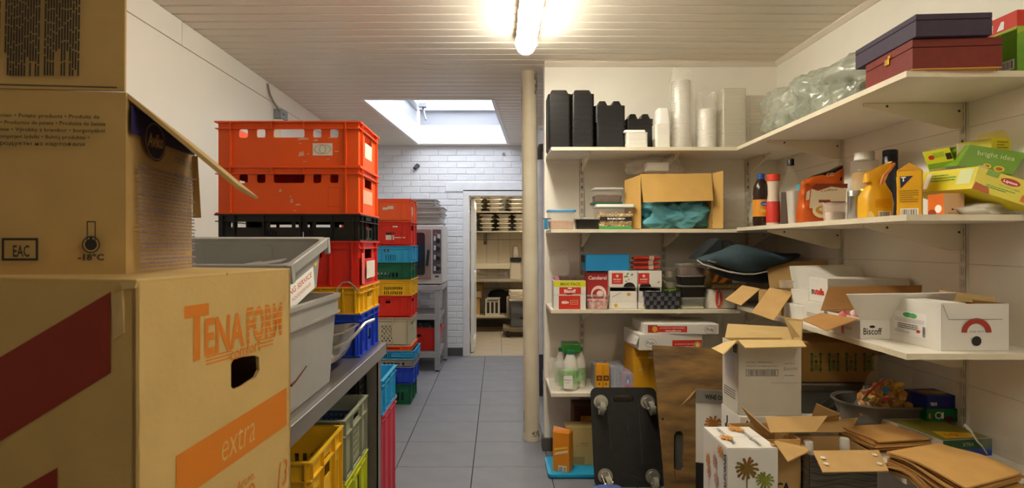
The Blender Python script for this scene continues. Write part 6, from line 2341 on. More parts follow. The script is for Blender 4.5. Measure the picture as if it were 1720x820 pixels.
for k in range(14):
    if rb is None:
        m = M()
        m.disc((X(1197, 3.55), 3.565, zt + 0.017), Xv, 0.0165, 0.011, 14)
        rb = m.build('biscuit', mat('biscuit_pale', '#d8b873', 0.7, var=0.15, vscale=40), t, smooth=True)
    else:
        o = rb.copy()
        COL.objects.link(o)
        o.parent = t
        o.location.x += 0.0125 * k
m = M()
m.tube([(X(1195, 3.55) + 0.18 * k / 8, 3.565, zt + 0.0178) for k in range(9)], 0.0176, 14)
m.build('wrapper', clear2_m, t, smooth=True)
t = thing('net_bag', 'tan bag with two orange ribbon handles behind the biscuit roll', 'bag', (X(1205, 3.66), 3.68, Z3))
m = M()
m.loft([rrect((X(1208, 3.68), 3.7, Z3), z, w_, d_, 0.02, 3) for z, w_, d_ in ((0, 0.14, 0.1), (0.16, 0.15, 0.1), (0.25, 0.13, 0.03))])
m.build('body', mat('bag_tan', '#b4935c', 0.7, var=0.12, vscale=20), t, smooth=True)
rib = mat('orange_ribbon', '#e08a1e', 0.5, var=0.1)
for pts in (((1196, 474, 1203, 474), (1199, 466, 1206, 466), (1203, 459, 1207, 459)), ((1206, 475, 1216, 475), (1213, 468, 1221, 470), (1222, 461, 1231, 464), (1232, 458, 1236, 461))):
    m = M()
    for k in range(len(pts) - 1):
        a, c_ = pts[k], pts[k + 1]
        m.sheet([P(a[0], a[1], 3.47 - 0.01 * k), P(a[2], a[3], 3.47 - 0.01 * k), P(c_[2], c_[3], 3.46 - 0.01 * k), P(c_[0], c_[1], 3.46 - 0.01 * k)], 0.002)
    m.build('ribbon_handle', rib, t)

# cooler bag lying over the corner
t = thing('cooler_bag', 'dark teal insulated bag with white piping lying open in the corner', 'bag', (1.45, 3.55, Z(474, 3.5)))
cool = mat('bag_teal', '#33454c', 0.75, var=0.12, vscale=30)
coold = mat('bag_dark', '#1b2024', 0.8, var=0.15, vscale=30)


def poly_pad(m_, pts, d0, d1, bulge=0.0, n=1):
    """a soft slab between two outlines at different distances"""
    return m_.prism([P(x_, y_, d0) for x_, y_ in pts], (0, d1 - d0, 0))


def smooth_loop(pts, n=5):
    out = []
    L = len(pts)
    for i in range(L):
        p0, p1, p2, p3 = (Vector(pts[(i + k - 1) % L]) for k in range(4))
        for j in range(n):
            t_ = j / n
            out.append(0.5 * ((2 * p1) + (p2 - p0) * t_ + (2 * p0 - 5 * p1 + 4 * p2 - p3) * t_ ** 2 + (3 * p1 - p0 - 3 * p2 + p3) * t_ ** 3))
    return [tuple(q) for q in out]


lid = [(1172, 437), (1190, 442), (1212, 449), (1240, 457), (1262, 459), (1282, 456), (1300, 449), (1320, 443), (1340, 436), (1341, 430), (1315, 430), (1285, 424), (1262, 419), (1240, 414), (1218, 420), (1196, 428)]
m = M()
rings = []
lid = smooth_loop(lid)
for k in range(15):
    f = k / 14
    s_ = min(1.0, 0.9 + 0.6 * f) if f < 0.2 else (1.0 if f < 0.7 else 1.0 - 0.35 * ((f - 0.7) / 0.3) ** 2)
    cx, cy_ = 1255, 442
    rings.append([P(cx + (x_ - cx) * s_ * (1 + 0.04 * noise.noise((x_ * 0.02, f * 4, 1))), cy_ + (y_ - cy_) * s_ + 1.5 * noise.noise((x_ * 0.03, f * 5, 7)) - (4 * math.sin(math.pi * f) if y_ < 440 else 0), 3.26 + 0.40 * f) for x_, y_ in lid])
m.loft(rings)
m.build('lid', cool, t, smooth=True, angle=180)
m = M()
m.tube([P(x_, y_ + 1.0, 3.27) for x_, y_ in ((1171, 436), (1180, 443), (1200, 449), (1225, 456), (1250, 459.5), (1270, 459), (1288, 455))], 0.0045, 8)
m.build('piping', mat('piping_white', '#cfd0cd', 0.6), t, smooth=True)
m = M()
low = [(1188, 452), (1230, 460), (1262, 463), (1292, 458), (1292, 474), (1262, 475), (1232, 471), (1205, 462)]
m.loft([[P(1245 + (x_ - 1245) * s_, 463 + (y_ - 463) * s_, 3.30 + 0.3 * f) for x_, y_ in smooth_loop(low)] for f, s_ in ((0, 0.94), (0.1, 1), (0.9, 1), (1, 0.9))])
m.build('body', coold, t, smooth=True)
m = M()
m.prism([P(x_, y_, 3.36) for x_, y_ in ((1169, 436), (1206, 400), (1214, 403), (1216, 420), (1205, 428), (1190, 433))], (0, 0.16, 0))
m.build('side_panel', coold, t, bevel=0.008)
m = M()
q = [(1209, 401), (1222, 404), (1232, 410), (1240, 417)]
for k in range(3):
    a, c_ = q[k], q[k + 1]
    m.sheet([P(a[0], a[1], 3.4), P(c_[0], c_[1], 3.4), P(c_[0], c_[1] + 4, 3.4), P(a[0], a[1] + 4, 3.4)], 0.004)
    m.sheet([P(a[0], a[1] - 1, 3.4), P(c_[0], c_[1] - 1, 3.4), P(c_[0], c_[1] - 1, 3.44), P(a[0], a[1] - 1, 3.44)], 0.003)
m.build('handle_strap', coold, t)
p = Print(t)
fl_ = (P(1188, 440, 3.245), Xv, Zv, -Yv)
p.text(fl_, 0.0, 0.004, 0.008, 'SPORT', mat('piping_white', '#cfd0cd', 0.6), width=0.05, rot=-0.25)
p.build()

# ------------------------------------------------------------------ third shelf, along the right wall
Z3R = SR[2] + 0.0005
b = Box((1.415, 2.97, Z3R), 0.22, 0.26, 0.115)
t = carton('cardboard_box', 'small brown carton by the corner with flaps drooping over the shelf edge', 'box', b, card, card_in,
           quads=[(P(1247, 479, 3.2), P(1277, 485, 3.1), P(1244.5, 513, 3.0), P(1218, 503, 3.1)), (P(1293, 483, 3.0), P(1333, 490, 2.95), P(1299.5, 538, 2.8), P(1262, 525, 2.87)),
                  (P(1287, 440, 3.30), P(1391, 438, 3.26), P(1391, 485, 3.22), P(1293, 484, 3.25))])
tag(bpy.context.scene.objects[t.name], t['label'], 'box')
b = Box((1.435, 3.0, Z3R + 0.006), 0.1, 0.16, 0.095)
t = carton('sweets_box', 'dark blue printed box inside the small brown carton', 'box', b, mat('box_navy_print', '#28426b', 0.5, col2='#8a8f96', vscale=30), seam=False)
wb_m = mat('box_white_card', '#d9d5ca', 0.6, var=0.03)
b = Box((1.42, 2.765, Z3R), 0.37, 0.19, 0.07)
carton('white_box', 'lower plain white box at the shelf edge before the brown carton', 'box', b, wb_m, seam=False)
b2 = Box((1.45, 2.775, Z3R + 0.071), 0.34, 0.17, 0.068)
carton('white_box', 'upper plain white box lying on the lower white box', 'box', b2, wb_m, seam=False)
t, c, w, h = tub('small clear ribbed tub on the upper plain white box', 1313, 1336, 472, b2.o.z + 0.0687, 2.93, 0.05, clear_m, None, None, 0.5)
m = M()
m.sheet([P(1326, 447, 3.0), P(1443, 444, 2.96), P(1452, 470, 2.86), P(1334, 489, 2.92)], 0.004)
o_ = m.build('flap', wb_m, None)
b = Box((1.41, 2.575, Z3R), 0.37, 0.17, 0.099)
t = carton('white_box', 'white box with small grey print under the spread box', 'box', b, wb_m, seam=False)
p = Print(t)
p.lines(b.left, 0.03, 0.03, 0.13, 0.05, 3, grey_i, 0.4, 3)
p.build()
b = Box((1.44, 2.60, Z3R + 0.100), 0.36, 0.155, 0.105)
t = carton('spread_box', 'white box with red and black lettering on its end', 'box', b, wb_m, seam=True)
o_.parent = t
BASE_t = BASE[t.name]
for v in o_.data.vertices:
    v.co -= BASE_t
p = Print(t)
p.text(b.left, 0.025, 0.033, 0.028, 'n', ink, bold=0.05).text(b.left, 0.046, 0.033, 0.028, 'utella', red_i, width=0.085, bold=0.05)
p.build()

b = Box((1.368, 2.25, Z3R), 0.36, 0.22, 0.08)
t = carton('biscuit_carton', 'open white carton with a dark biscuit logo and brown inside', 'box', b, wcard, mat('carton_inside_brown', '#a87a44', 0.8, var=0.06),
           quads=[(P(1348, 538, 2.42), P(1389, 557, 2.2), P(1442, 537, 2.25), P(1379, 527, 2.465)),
                  (P(1378, 522, 2.468), P(1545, 516, 2.468), P(1548, 480, 2.53), P(1391, 483, 2.53))])
m = M()
m.sheet([P(1444, 536, 2.25), P(1590, 533, 2.25), P(1606, 491, 2.17), P(1421, 494, 2.17)], 0.004)
m.build('flap', wcard, t)
p = Print(t)
f = b.front
a0 = uv(f, 1450, 563)
p.text(f, a0[0], a0[1] + 0.002, 0.026, 'Biscoff', ink, width=0.07, bold=0.015)
a0 = uv(f, 1465, 549)
p.oval(f, a0[0], a0[1], 0.011, 0.005, ink)
a0 = uv(b.left, 1438, 560)
p.text(b.left, 0.13, 0.028, 0.012, 'Biscoff', grey_i, width=0.04).text(b.left, 0.05, 0.032, 0.012, 'caramel', grey_i, width=0.04)
ff_ = qframe(P(1444, 536, 2.25), P(1590, 533, 2.25), P(1421, 494, 2.17))
a0 = uv(ff_, 1476, 520)
p.text(ff_, a0[0], a0[1], 0.014, 'Biscoff', ink, width=0.06).text(ff_, a0[0] + 0.003, a0[1] + 0.022, 0.014, 'Biscoff', ink, width=0.06)
p.build()
for k, (px_, py_) in enumerate(((1418, 529), (1436, 527))):
    q = P(px_, py_, 2.36)
    m = M()
    m.disc((q.x, q.y, q.z - 0.01), (0.3, -0.6, 0.6), 0.025, 0.02, 16, 0.022)
    m.tube([(q.x, q.y, Z3R + 0.006), (q.x, q.y, q.z - 0.01)], 0.01, 10)
    tag(m.build('sweet_pack', mat('candy_%d' % k, ('#b3262a', '#c9766c')[k], 0.35, col2=('#d98f88', '#e6d3cc')[k], vscale=30), smooth=True), ('deep red', 'pink and white')[k] + ' round sweet pack standing in the open biscuit carton', 'sweet pack')
b = Box((1.49, 2.0, Z3R), 0.235, 0.265, 0.158, 2)
t = carton('cardboard_box', 'white carton with a red arch print and round black hole', 'box', b, wcard, card_in, flaps=())
m = M()
m.fbox(b.top, 0.0, 0.0, b.w * 0.36, b.d, 0, 0.003)
m.build('flap', wcard, t)
m = M()
m.sheet([b.p(b.w * 0.36, 0.09, b.h + 0.002), b.p(b.w * 0.36, b.d - 0.005, b.h + 0.002), b.p(b.w * 0.62, b.d - 0.02, b.h - 0.015), b.p(b.w * 0.5, 0.12, b.h - 0.01)], 0.003)
m.build('torn_flap', card_d, t)
m = M()
m.sheet([P(1577, 487, 2.22), P(1671, 499, 2.12), P(1671, 508, 2.11), P(1579, 507, 2.21)], 0.004)
m.build('flap', card_l, t)
p = Print(t)
L_ = b.left
p.rect(L_, 0.04, 0.03, 0.20, 0.115, mat('label_paper', '#e9e6e2', 0.5))
p.oval(L_, 0.11, 0.103, 0.025, 0.009, green_i).oval(L_, 0.135, 0.102, 0.02, 0.009, mat('green_ink2', '#5cab6a', 0.6))
p.lines(L_, 0.045, 0.075, 0.19, 0.09, 3, mat('pale_grey_ink', '#b9b6b2', 0.6), 0.5, 2).lines(L_, 0.06, 0.05, 0.16, 0.07, 3, grey_i, 0.6, 7)
p.lines(L_, 0.045, 0.034, 0.12, 0.048, 3, mat('pale_grey_ink', '#b9b6b2', 0.6), 0.6, 8)
p.bars(L_, 0.183, 0.033, 0.197, 0.07, ink, 6).rect(L_, 0.155, 0.045, 0.17, 0.055, red_i)
f = b.front
n = 20
arch = [(0.12 + 0.052 * math.cos(math.pi * k / n), 0.062 + 0.048 * math.sin(math.pi * k / n)) for k in range(n + 1)]
arch_i = [(0.12 + 0.033 * math.cos(math.pi * k / n), 0.062 + 0.03 * math.sin(math.pi * k / n)) for k in range(n + 1)]
for k in range(n):
    p.poly(f, [arch[k], arch[k + 1], arch_i[k + 1], arch_i[k]], mat('brick_red_ink', '#a8392a', 0.6))
p.text(f, 0.095, 0.062, 0.006, 'ZUIVEL TROTS', grey_i, width=0.05)
p.oval(f, 0.12, 0.033, 0.0165, 0.0165, ink, 20)
p.poly(f, [(0.003, b.h - 0.004), (0.022, b.h - 0.052), (0.0235, b.h - 0.052), (0.005, b.h - 0.004)], grey_i).rect(f, 0.022, b.h - 0.0525, 0.21, b.h - 0.051, grey_i)
p.build()

# ------------------------------------------------------------------ lowest shelf, along the back wall
Z4 = SH[3] + 0.0005
milk_w = mat('milk_white', '#e2dfd4', 0.4, var=0.03)
mg = mat('milk_green', '#1f8a5a', 0.4)
for k, (px_, d_, r_, yt) in enumerate(((958, 3.60, 0.047, 588), (944, 3.70, 0.044, 584), (972, 3.68, 0.044, 584))):
    x = X(px_, d_)
    h = Z(yt, d_) - Z4
    t = thing('milk_bottle', ('front', 'back left', 'back right')[k] + ' white milk bottle with a green cap on the lowest shelf', 'bottle', (x, d_, Z4))
    m = M()
    m.lathe((x, d_, Z4), [(r_ * 0.94, 0), (r_, 0.006), (r_, h * 0.55), (r_ * 0.85, h * 0.7), (r_ * 0.55, h * 0.85), (r_ * 0.42, h * 0.9), (r_ * 0.42, h * 0.92)], 20)
    m.build('body', milk_w, t, smooth=True)
    m = M()
    m.lathe((x, d_, Z4), [(r_ * 0.5, h * 0.905), (r_ * 0.52, h * 0.99), (r_ * 0.45, h)], 16)
    m.build('cap', mg, t, smooth=True)
    m = M()
    m.lathe((x, d_, Z4), [(r_ * 1.01, h * 0.08), (r_ * 1.015, h * 0.5)], 20, False, False)
    m.build('label', mat('milk_label', '#4f9a2c', 0.45, col2='#d9ddc4', vscale=16), t, smooth=True)
t = thing('shrink_wrap', 'torn green and clear shrink film around the milk bottles', 'film', (X(948, 3.55), 3.6, Z4))
film_gr = mat('green_film', '#5fae3c', 0.25, alpha=0.75, col2='#cfe0c4', vscale=16)
for q in (((941, 622), (966, 618), (965, 652), (938, 648), 3.54), ((922, 590), (936, 584), (936, 640), (924, 645), 3.52), ((926, 640), (938, 632), (940, 648), (927, 650), 3.51), ((966, 630), (975, 624), (976, 640), (968, 642), 3.56)):
    m = M()
    d_ = q[4]
    N_ = 5
    g = []
    for i in range(N_ + 1):
        for j in range(N_ + 1):
            a = P(*q[0], d_).lerp(P(*q[1], d_), i / N_)
            c_ = P(*q[3], d_).lerp(P(*q[2], d_), i / N_)
            v = a.lerp(c_, j / N_)
            v.y += 0.015 * noise.noise(v * 25)
            v.x += 0.006 * noise.noise(v * 35)
            g.append(v)
    m.add(g, [(i * (N_ + 1) + j, (i + 1) * (N_ + 1) + j, (i + 1) * (N_ + 1) + j + 1, i * (N_ + 1) + j + 1) for i in range(N_) for j in range(N_)])
    o = m.build('film', film_gr if q[0][0] > 930 else clear_m, t, smooth=True)
m = M()
m.box(X(944, 3.66), 3.62, Z(590, 3.64) - 0.01, X(974, 3.66), 3.74, Z(577, 3.64))
for o in (m.build('film_band', mat('film_band_green', '#3b8a34', 0.35, alpha=0.9), t, bevel=0.006),):
    pass
p = Print(t)
fr = (Vector((X(947, 3.525), 3.525, Z4 + 0.02)), Xv, Zv, -Yv)
p.rect(fr, 0, 0.0, 0.052, 0.075, white_i).text(fr, 0.004, 0.045, 0.01, 'Milsani', ink, width=0.042).text(fr, 0.004, 0.03, 0.008, 'melk', green_i, width=0.03)
p.build()
p.m = None
blob((X(934, 3.55), 3.56, Z4), (0.09, 0.07, 0.19), 31, 0.45, 3, 3, 2.5).build('film', clear2_m, t, smooth=True, angle=180)

jo = mat('juice_orange', '#dd9a1c', 0.45, var=0.05)
t = None
for k in range(2):
    b = Box((X(1001 + 11.5 * k, 3.53), 3.53, Z4), 0.0395, 0.045, Z(612, 3.53) - Z4)
    t = carton('juice_carton', ('left', 'right')[k] + ' of the two small orange cartons in front of the blue packs', 'carton', b, jo, seam=False, group='small orange drink cartons')
    p = Print(t)
    p.rect(b.front, 0.004, 0.065, 0.035, 0.095, mat('juice_dark', '#3d2a1c', 0.5)).oval(b.front, 0.02, 0.08, 0.01, 0.01, mat('juice_amber', '#b3701c', 0.5)).oval(b.front, 0.02, 0.045, 0.004, 0.005, ink).lines(b.front, 0.005, 0.01, 0.035, 0.03, 2, mat('juice_pale', '#e8c878', 0.5), 0.4, 4)
    p.build()
bluep = mat('pack_blue_grey', '#9aa4b6', 0.35, var=0.12, vscale=25)
pinkp = mat('pack_pink', '#c98fa8', 0.4, col2='#8fa4cf', vscale=18)
wrapc = mat('pack_wrap', '#dcdde2', 0.12, alpha=0.28, spec=0.9, bump=0.5, bscale=40)
rws = (('left', 1000, 3.585, 4, 0.0), ('middle', 1025, 3.585, 4, 0.0), ('right', 1048, 3.53, 5, 0.02))
for nm, px_, d_, n_, drift in rws:
    x0 = X(px_, d_)
    y = d_
    for k in range(n_):
        for j in range(2):
            hgt = 0.135 if nm != 'right' else 0.105
            b = Box((x0 + 0.04 * j - drift * k * 0.5 + (0.003 if nm == 'right' else 0), y, Z4), 0.038, 0.044, hgt)
            c_ = carton('drink_carton', '%s %s small blue and pink drink carton of the %s wrapped row' % (('first', 'second', 'third', 'fourth', 'fifth')[k], ('left', 'right')[j], nm), 'carton', b, pinkp if nm == 'right' else bluep, seam=False, group='blue and pink drink cartons')
            if nm == 'right' and k == 0:
                p = Print(c_)
                p.poly(b.front, [(0.004, 0.05), (0.034, 0.05), (0.03, 0.09), (0.015, 0.1)], mat('pack_blue', '#5f86c2', 0.4)).rect(b.front, 0.003, 0.008, 0.035, 0.04, mat('pack_rose', '#c8547f', 0.4)).oval(b.front, 0.02, 0.06, 0.006, 0.012, white_i)
                p.build()
        y += 0.0455
    m = M()
    yy1 = y
    hgt = 0.137 if nm != 'right' else 0.107
    for q in ((x0 - 0.003, d_ - 0.002, x0 + 0.084, yy1 + 0.002),):
        m.prism([(q[0] - 0.001, q[1], Z4), (q[2], q[1], Z4), (q[2] - drift * n_ * 0.5, q[3], Z4), (q[0] - drift * n_ * 0.5, q[3], Z4)], (0, 0, hgt + 0.004))
    tag(m.build('shrink_film', wrapc), 'clear shrink film around the %s row of drink cartons' % nm, 'film')

b = Box((X(1064, 3.52), 3.52, Z4), X(1112, 3.52) - X(1064, 3.52), 0.26, Z(584, 3.52) - Z4)
yb = mat('carton_yellow', '#d59c17', 0.5, var=0.04)
t = carton('bottle_carton', 'deep yellow carton under the two white pastry boxes', 'box', b, yb, seam=False)
p = Print(t)
f = b.front
p.rect(f, 0.0, b.h * 0.72, b.w, b.h * 0.725, mat('carton_line', '#9a6c0c', 0.6)).rect(f, b.w * 0.55, 0.06, b.w * 0.556, b.h * 0.72, mat('carton_line', '#9a6c0c', 0.6)).rect(f, b.w * 0.35, 0.06, b.w * 0.356, b.h * 0.72, mat('carton_line', '#9a6c0c', 0.6))
p.rect(f, b.w * 0.52, b.h * 0.75, b.w * 0.68, b.h * 0.80, mat('carton_pale', '#e0c890', 0.5)).oval(f, b.w * 0.6, b.h * 0.86, 0.012, 0.012, mat('carton_pale', '#e0c890', 0.5))
for u_, r_ in ((0.2, 0.2), (0.75, -0.3)):
    p.text(f, b.w * u_, b.h * 0.48, 0.014, 'Advoka', mat('carton_pale', '#e0c890', 0.5), width=0.05, rot=r_, shear=0.2)
p.build()
pw = mat('pastry_white', '#dcd8cf', 0.55, var=0.03)
zt = b.o.z + b.h + 0.001
d_ = 3.42
b = Box((X(1074, d_), d_, zt), X(1182, d_) - X(1074, d_), 0.34, Z(562, d_) - zt, 3)
t = carton('pastry_box', 'lower white pastry box with a red strip at its right end', 'box', b, pw, seam=False)
p = Print(t)
f = b.front


def oval_logo(f, u, v):
    p.oval(f, u, v, 0.034, 0.024, ink).oval(f, u, v, 0.0325, 0.0225, pw).text(f, u - 0.022, v - 0.008, 0.018, 'Pidy', ink, width=0.044, bold=0.0)


oval_logo(f, 0.065, b.h * 0.45)
p.rect(f, b.w * 0.52, 0.006, b.w * 0.99, b.h * 0.62, red_i).text(f, b.w * 0.56, b.h * 0.33, 0.008, 'LE CHOIX DU CHEF PATISSIER', white_i, width=0.14).text(f, b.w * 0.62, 0.014, 0.011, 'www.pidy.com', white_i, width=0.09, bold=0.02)
p.oval(f, b.w * 0.92, b.h * 0.32, 0.022, 0.02, mat('pastry_gold', '#d99a3a', 0.5)).oval(f, b.w * 0.92, b.h * 0.3, 0.01, 0.012, mat('pastry_cream', '#efe0b8', 0.5))
m = M()
m.sheet([b.p(0, 0, b.h * 0.8), b.p(0, b.d * 0.8, b.h * 0.8), b.p(-0.02, b.d * 0.6, b.h * 0.2), b.p(-0.012, 0.02, b.h * 0.3)], 0.002)
m.build('flap', pw, t)
p.build()
zt += b.h + 0.0005
b = Box((X(1083, d_), d_ + 0.01, zt), X(1208, d_) - X(1083, d_), 0.33, Z(545, d_) - zt, -1)
t = carton('pastry_box', 'upper white pastry box with a red strip at its left end', 'box', b, pw, seam=False)
p = Print(t)
f = b.front
p.rect(f, 0.02, 0.008, 0.075, b.h * 0.9, mat('pastry_red', '#a33524', 0.5)).oval(f, 0.06, b.h * 0.5, 0.015, 0.018, mat('pastry_gold', '#d99a3a', 0.5)).rect(f, 0.075, b.h * 0.2, 0.245, b.h * 0.8, red_i)
p.text(f, 0.09, b.h * 0.55, 0.008, 'LE CHOIX DU CHEF PATISSIER', white_i, width=0.14).text(f, 0.12, b.h * 0.26, 0.011, 'www.pidy.com', white_i, width=0.09, bold=0.02)
oval_logo(f, b.w - 0.05, b.h * 0.45)
p.build()

# ------------------------------------------------------------------ lowest shelf, along the right wall
Z4R = SR[3] + 0.0005
b = Box((1.30, 2.70, Z4R + 0.001), 0.50, 0.34, 0.132)
b.o.x = 1.372
b.w = 0.42
t = thing('plastic_crate', 'black crate wrapped in stretch film under the brown and green carton', 'crate', b.base)
m = M()
b.solid(m, 0.004, 0.004, 0.0, b.w - 0.004, b.d - 0.004, b.h - 0.03)
m.build('body', mat('dark_crate', '#2a2723', 0.5, var=0.2, vscale=30), t)
m = M()
b.solid(m, 0.0, 0.0, b.h - 0.03, b.w, b.d, b.h - 0.002)
m.build('lid', mat('crate_lid_grey', '#5d564a', 0.5), t, bevel=0.003)
m = M()
b.solid(m, -0.002, -0.003, 0.0, b.w + 0.002, b.d, b.h - 0.028)
for k in range(7):
    m.tube([b.p(0.05 + 0.05 * k, -0.004, 0.003), b.p(0.1 + 0.055 * k, -0.005, 0.05), b.p(0.16 + 0.05 * k if k < 5 else b.w - 0.01, -0.004, 0.1)], 0.0015, 5)
m.build('stretch_film', mat('stretch_film', '#c9c5ba', 0.08, alpha=0.16, spec=1.0, bump=0.8, bscale=24), t)
b = Box((1.385, 2.73, Z4R + 0.135), 0.36, 0.3, 0.18)
gb = mat('brown_green_carton', '#ab8244', 0.75, var=0.06, vscale=10, bump=0.1, bscale=90)
t = carton('cardboard_box', 'brown carton with green bottle emblems on the film wrapped crate', 'box', b, gb)
p = Print(t)
dg = mat('dark_green_ink', '#3f6a2c', 0.7)
for u in (0.075, 0.155, 0.235, 0.315):
    for s_ in (-1, 1):
        p.rect(b.front, u + s_ * 0.02 - 0.003, 0.05, u + s_ * 0.02 + 0.003, 0.135, dg)
        for k in range(3):
            p.rect(b.front, u + s_ * 0.02 - 0.006, 0.055 + 0.035 * k, u + s_ * 0.02 + 0.006, 0.064 + 0.035 * k, dg)
    p.text(b.front, u - 0.012, 0.115, 0.009, 'BIO', dg, width=0.024).oval(b.front, u, 0.095, 0.006, 0.009, dg).lines(b.front, u - 0.012, 0.055, u + 0.012, 0.08, 3, dg, 0.5, int(u * 100))
p.build()

tubm = mat('grey_zinc', '#77716a', 0.42, metal=0.15, var=0.08, vscale=8)
t = thing('oval_tub', 'large grey oval tub holding the cookie bag on the right shelf', 'tub', (1.63, 2.62, Z4R))
cx, cy_ = 1.627, 2.53


def oval_ring(z, w, d):
    return rrect((cx, cy_, Z4R), z, w, d, min(w, d) / 2 - 0.001, 8)


m = M()
m.loft([oval_ring(0, 0.30, 0.19), oval_ring(0.10, 0.365, 0.26), oval_ring(0.103, 0.375, 0.27), oval_ring(0.108, 0.375, 0.27), oval_ring(0.106, 0.355, 0.25), oval_ring(0.004, 0.29, 0.18)])
m.build('body', tubm, t, smooth=True)
m = M()
rg = oval_ring(0.107, 0.378, 0.273)
m.tube(rg + [rg[0], rg[1]], 0.005, 8)
m.build('rim', tubm, t, smooth=True)
t = thing('cookie_bag', 'clear bag full of round golden cookies standing in the oval tub', 'bag', (1.62, 2.53, Z4R + 0.01))
rnd = random.Random(11)
ck = None
cks = [mat('cookie_gold', '#c98f42', 0.75, var=0.14, vscale=40), mat('cookie_pale', '#d9b06a', 0.75, var=0.12, vscale=40)]
n_c = 0
for k in range(170):
    f = rnd.random()
    z = Z4R + 0.07 + f * 0.125
    wv_ = 0.1 * (1.05 - 0.55 * f)
    xx = 1.59 + 0.01 * f + rnd.uniform(-wv_, wv_)
    yy = 2.465 + rnd.uniform(-0.035, 0.035)
    if ck is None or k == 1:
        m = M()
        m.disc((0, 0, -0.004), Zv, 0.0145, 0.008, 12, 0.0125)
        o = m.build('cookie', cks[k], None, smooth=True)
        if k == 0:
            ck = [o]
        else:
            ck.append(o)
    else:
        o = ck[k % 2].copy()
        COL.objects.link(o)
    o.location = (xx, yy, z)
    o.rotation_euler = (rnd.uniform(0.5, 2.2), rnd.uniform(-0.8, 0.8), rnd.uniform(0, 3))
    tag(o, 'round golden cookie inside the clear cookie bag', 'cookie', 'cookies in the clear bag')
m = M()
rings = []
for k in range(13):
    f = k / 12
    z = Z4R + 0.04 + f * 0.265
    w_ = 0.235 * (1 - 0.45 * f) if f < 0.75 else 0.235 * (0.66 + 0.5 * (f - 0.75))
    d2 = 0.11 * (1 - 0.75 * f)
    q = rrect((1.592 + 0.075 * f, 2.475 + 0.02 * f, 0), z, w_, max(d2, 0.012), 0.02, 5)
    for v in q:
        v += Vector((noise.noise(v * 30) * 0.012 * (0.4 + f), noise.noise(v * 27 + Vector((5, 2, 1))) * 0.01, 0.02 * noise.noise(v * 12) * f))
    rings.append(q)
m.loft(rings, True, False)
m.build('film', mat('cookie_film', '#e6e3dc', 0.07, alpha=0.14, spec=1.0, bump=0.5, bscale=30), t, smooth=True, angle=70)
p = Print(t)
fr = (Vector((1.45, 2.412, Z4R + 0.06)), Xv, Zv, -Yv)
g_ = lambda pts: [uv(fr, *s_) for s_ in pts]
p.poly(fr, g_(((1447, 672), (1450, 674), (1460, 662), (1474, 650), (1490, 636), (1484, 637), (1468, 648), (1454, 663))), mat('bag_crimson', '#b02a44', 0.4))
for x_, y_, a_, b_, m_ in ((1488, 655, 0.016, 0.014, mat('bag_blue', '#2f6fae', 0.4)), (1511, 646, 0.02, 0.009, mat('bag_yellow', '#d6b32a', 0.4)), (1456, 671, 0.014, 0.007, mat('bag_green', '#6fa23a', 0.4)), (1488, 671, 0.02, 0.007, mat('bag_crimson', '#b02a44', 0.4))):
    a0 = uv(fr, x_, y_)
    p.oval(fr, a0[0], a0[1], a_, b_, m_, rot=0.15)
p.build()

# small boxes on a long packet by the wall
long_b = Box((1.60, 2.14, Z4R), 0.2, 0.40, 0.062, 8)
t = carton('foil_box', 'long grey and blue printed packet under the green box', 'box', long_b, mat('packet_grey', '#b8b4ad', 0.45, var=0.05), seam=False)
p = Print(t)
L_ = long_b.left
p.rect(L_, 0.0, 0.0, 0.40, 0.026, mat('packet_blue', '#1f3f93', 0.45)).rect(L_, 0.06, 0.027, 0.2, 0.06, mat('packet_peach', '#d6b7a0', 0.5)).lines(L_, 0.2, 0.028, 0.36, 0.06, 5, grey_i, 0.5, 7).bars(L_, 0.005, 0.028, 0.055, 0.06, grey_i, 10)
p.rect(long_b.front, 0.0, 0.0, 0.2, 0.062, mat('packet_dgreen', '#234b2a', 0.5)).rect(long_b.front, 0, 0, 0.2, 0.028, mat('packet_blue', '#1f3f93', 0.45)).text(long_b.front, 0.08, 0.038, 0.014, 'XTRA', mat('packet_pale', '#a9b6a2', 0.5), width=0.045)
T_ = long_b.top
p.rect(T_, 0.002, 0.002, 0.198, 0.24, mat('packet_olive', '#7f7a2c', 0.5)).poly(T_, [(0.03, 0.02), (0.15, 0.01), (0.17, 0.06), (0.05, 0.1)], mat('packet_yellow', '#dcb11e', 0.45)).text(T_, 0.06, 0.035, 0.03, '10', mat('packet_orange', '#c4631c', 0.5), width=0.05, bold=0.04)
p.build()
zt = Z4R + 0.0625
b = Box((X(1542, 2.42), 2.37, zt), 0.155, 0.12, 0.052, -3)
t = carton('sweets_box', 'small green printed box under the blue box by the right wall', 'box', b, mat('sweets_green', '#0f6a34', 0.45, var=0.08), seam=False)
p = Print(t)
f = b.front
p.frame(f, 0.118, 0.012, 0.146, 0.04, 0.003, white_i).rect(f, 0.125, 0.018, 0.139, 0.034, mat('sweets_tan', '#b98a4a', 0.5)).oval(f, 0.045, 0.025, 0.014, 0.014, white_i).oval(f, 0.045, 0.025, 0.01, 0.01, mat('sweets_green', '#0f6a34', 0.45)).rect(f, 0.058, 0.012, 0.064, 0.038, white_i).oval(f, 0.085, 0.01, 0.022, 0.011, mat('sweets_brown', '#5a2a1c', 0.5)).poly(f, [(0.005, 0.015), (0.016, 0.01), (0.014, 0.035), (0.006, 0.03)], mat('sweets_tan', '#b98a4a', 0.5))
p.build()
b = Box((X(1541, 2.42), 2.365, zt + 0.0525), 0.15, 0.12, 0.05, 5)
t = carton('sweets_box', 'small royal blue box with cookies on its lid, on the green box', 'box', b, mat('sweets_blue', '#1b2a86', 0.45, var=0.06), seam=False)
p = Print(t)
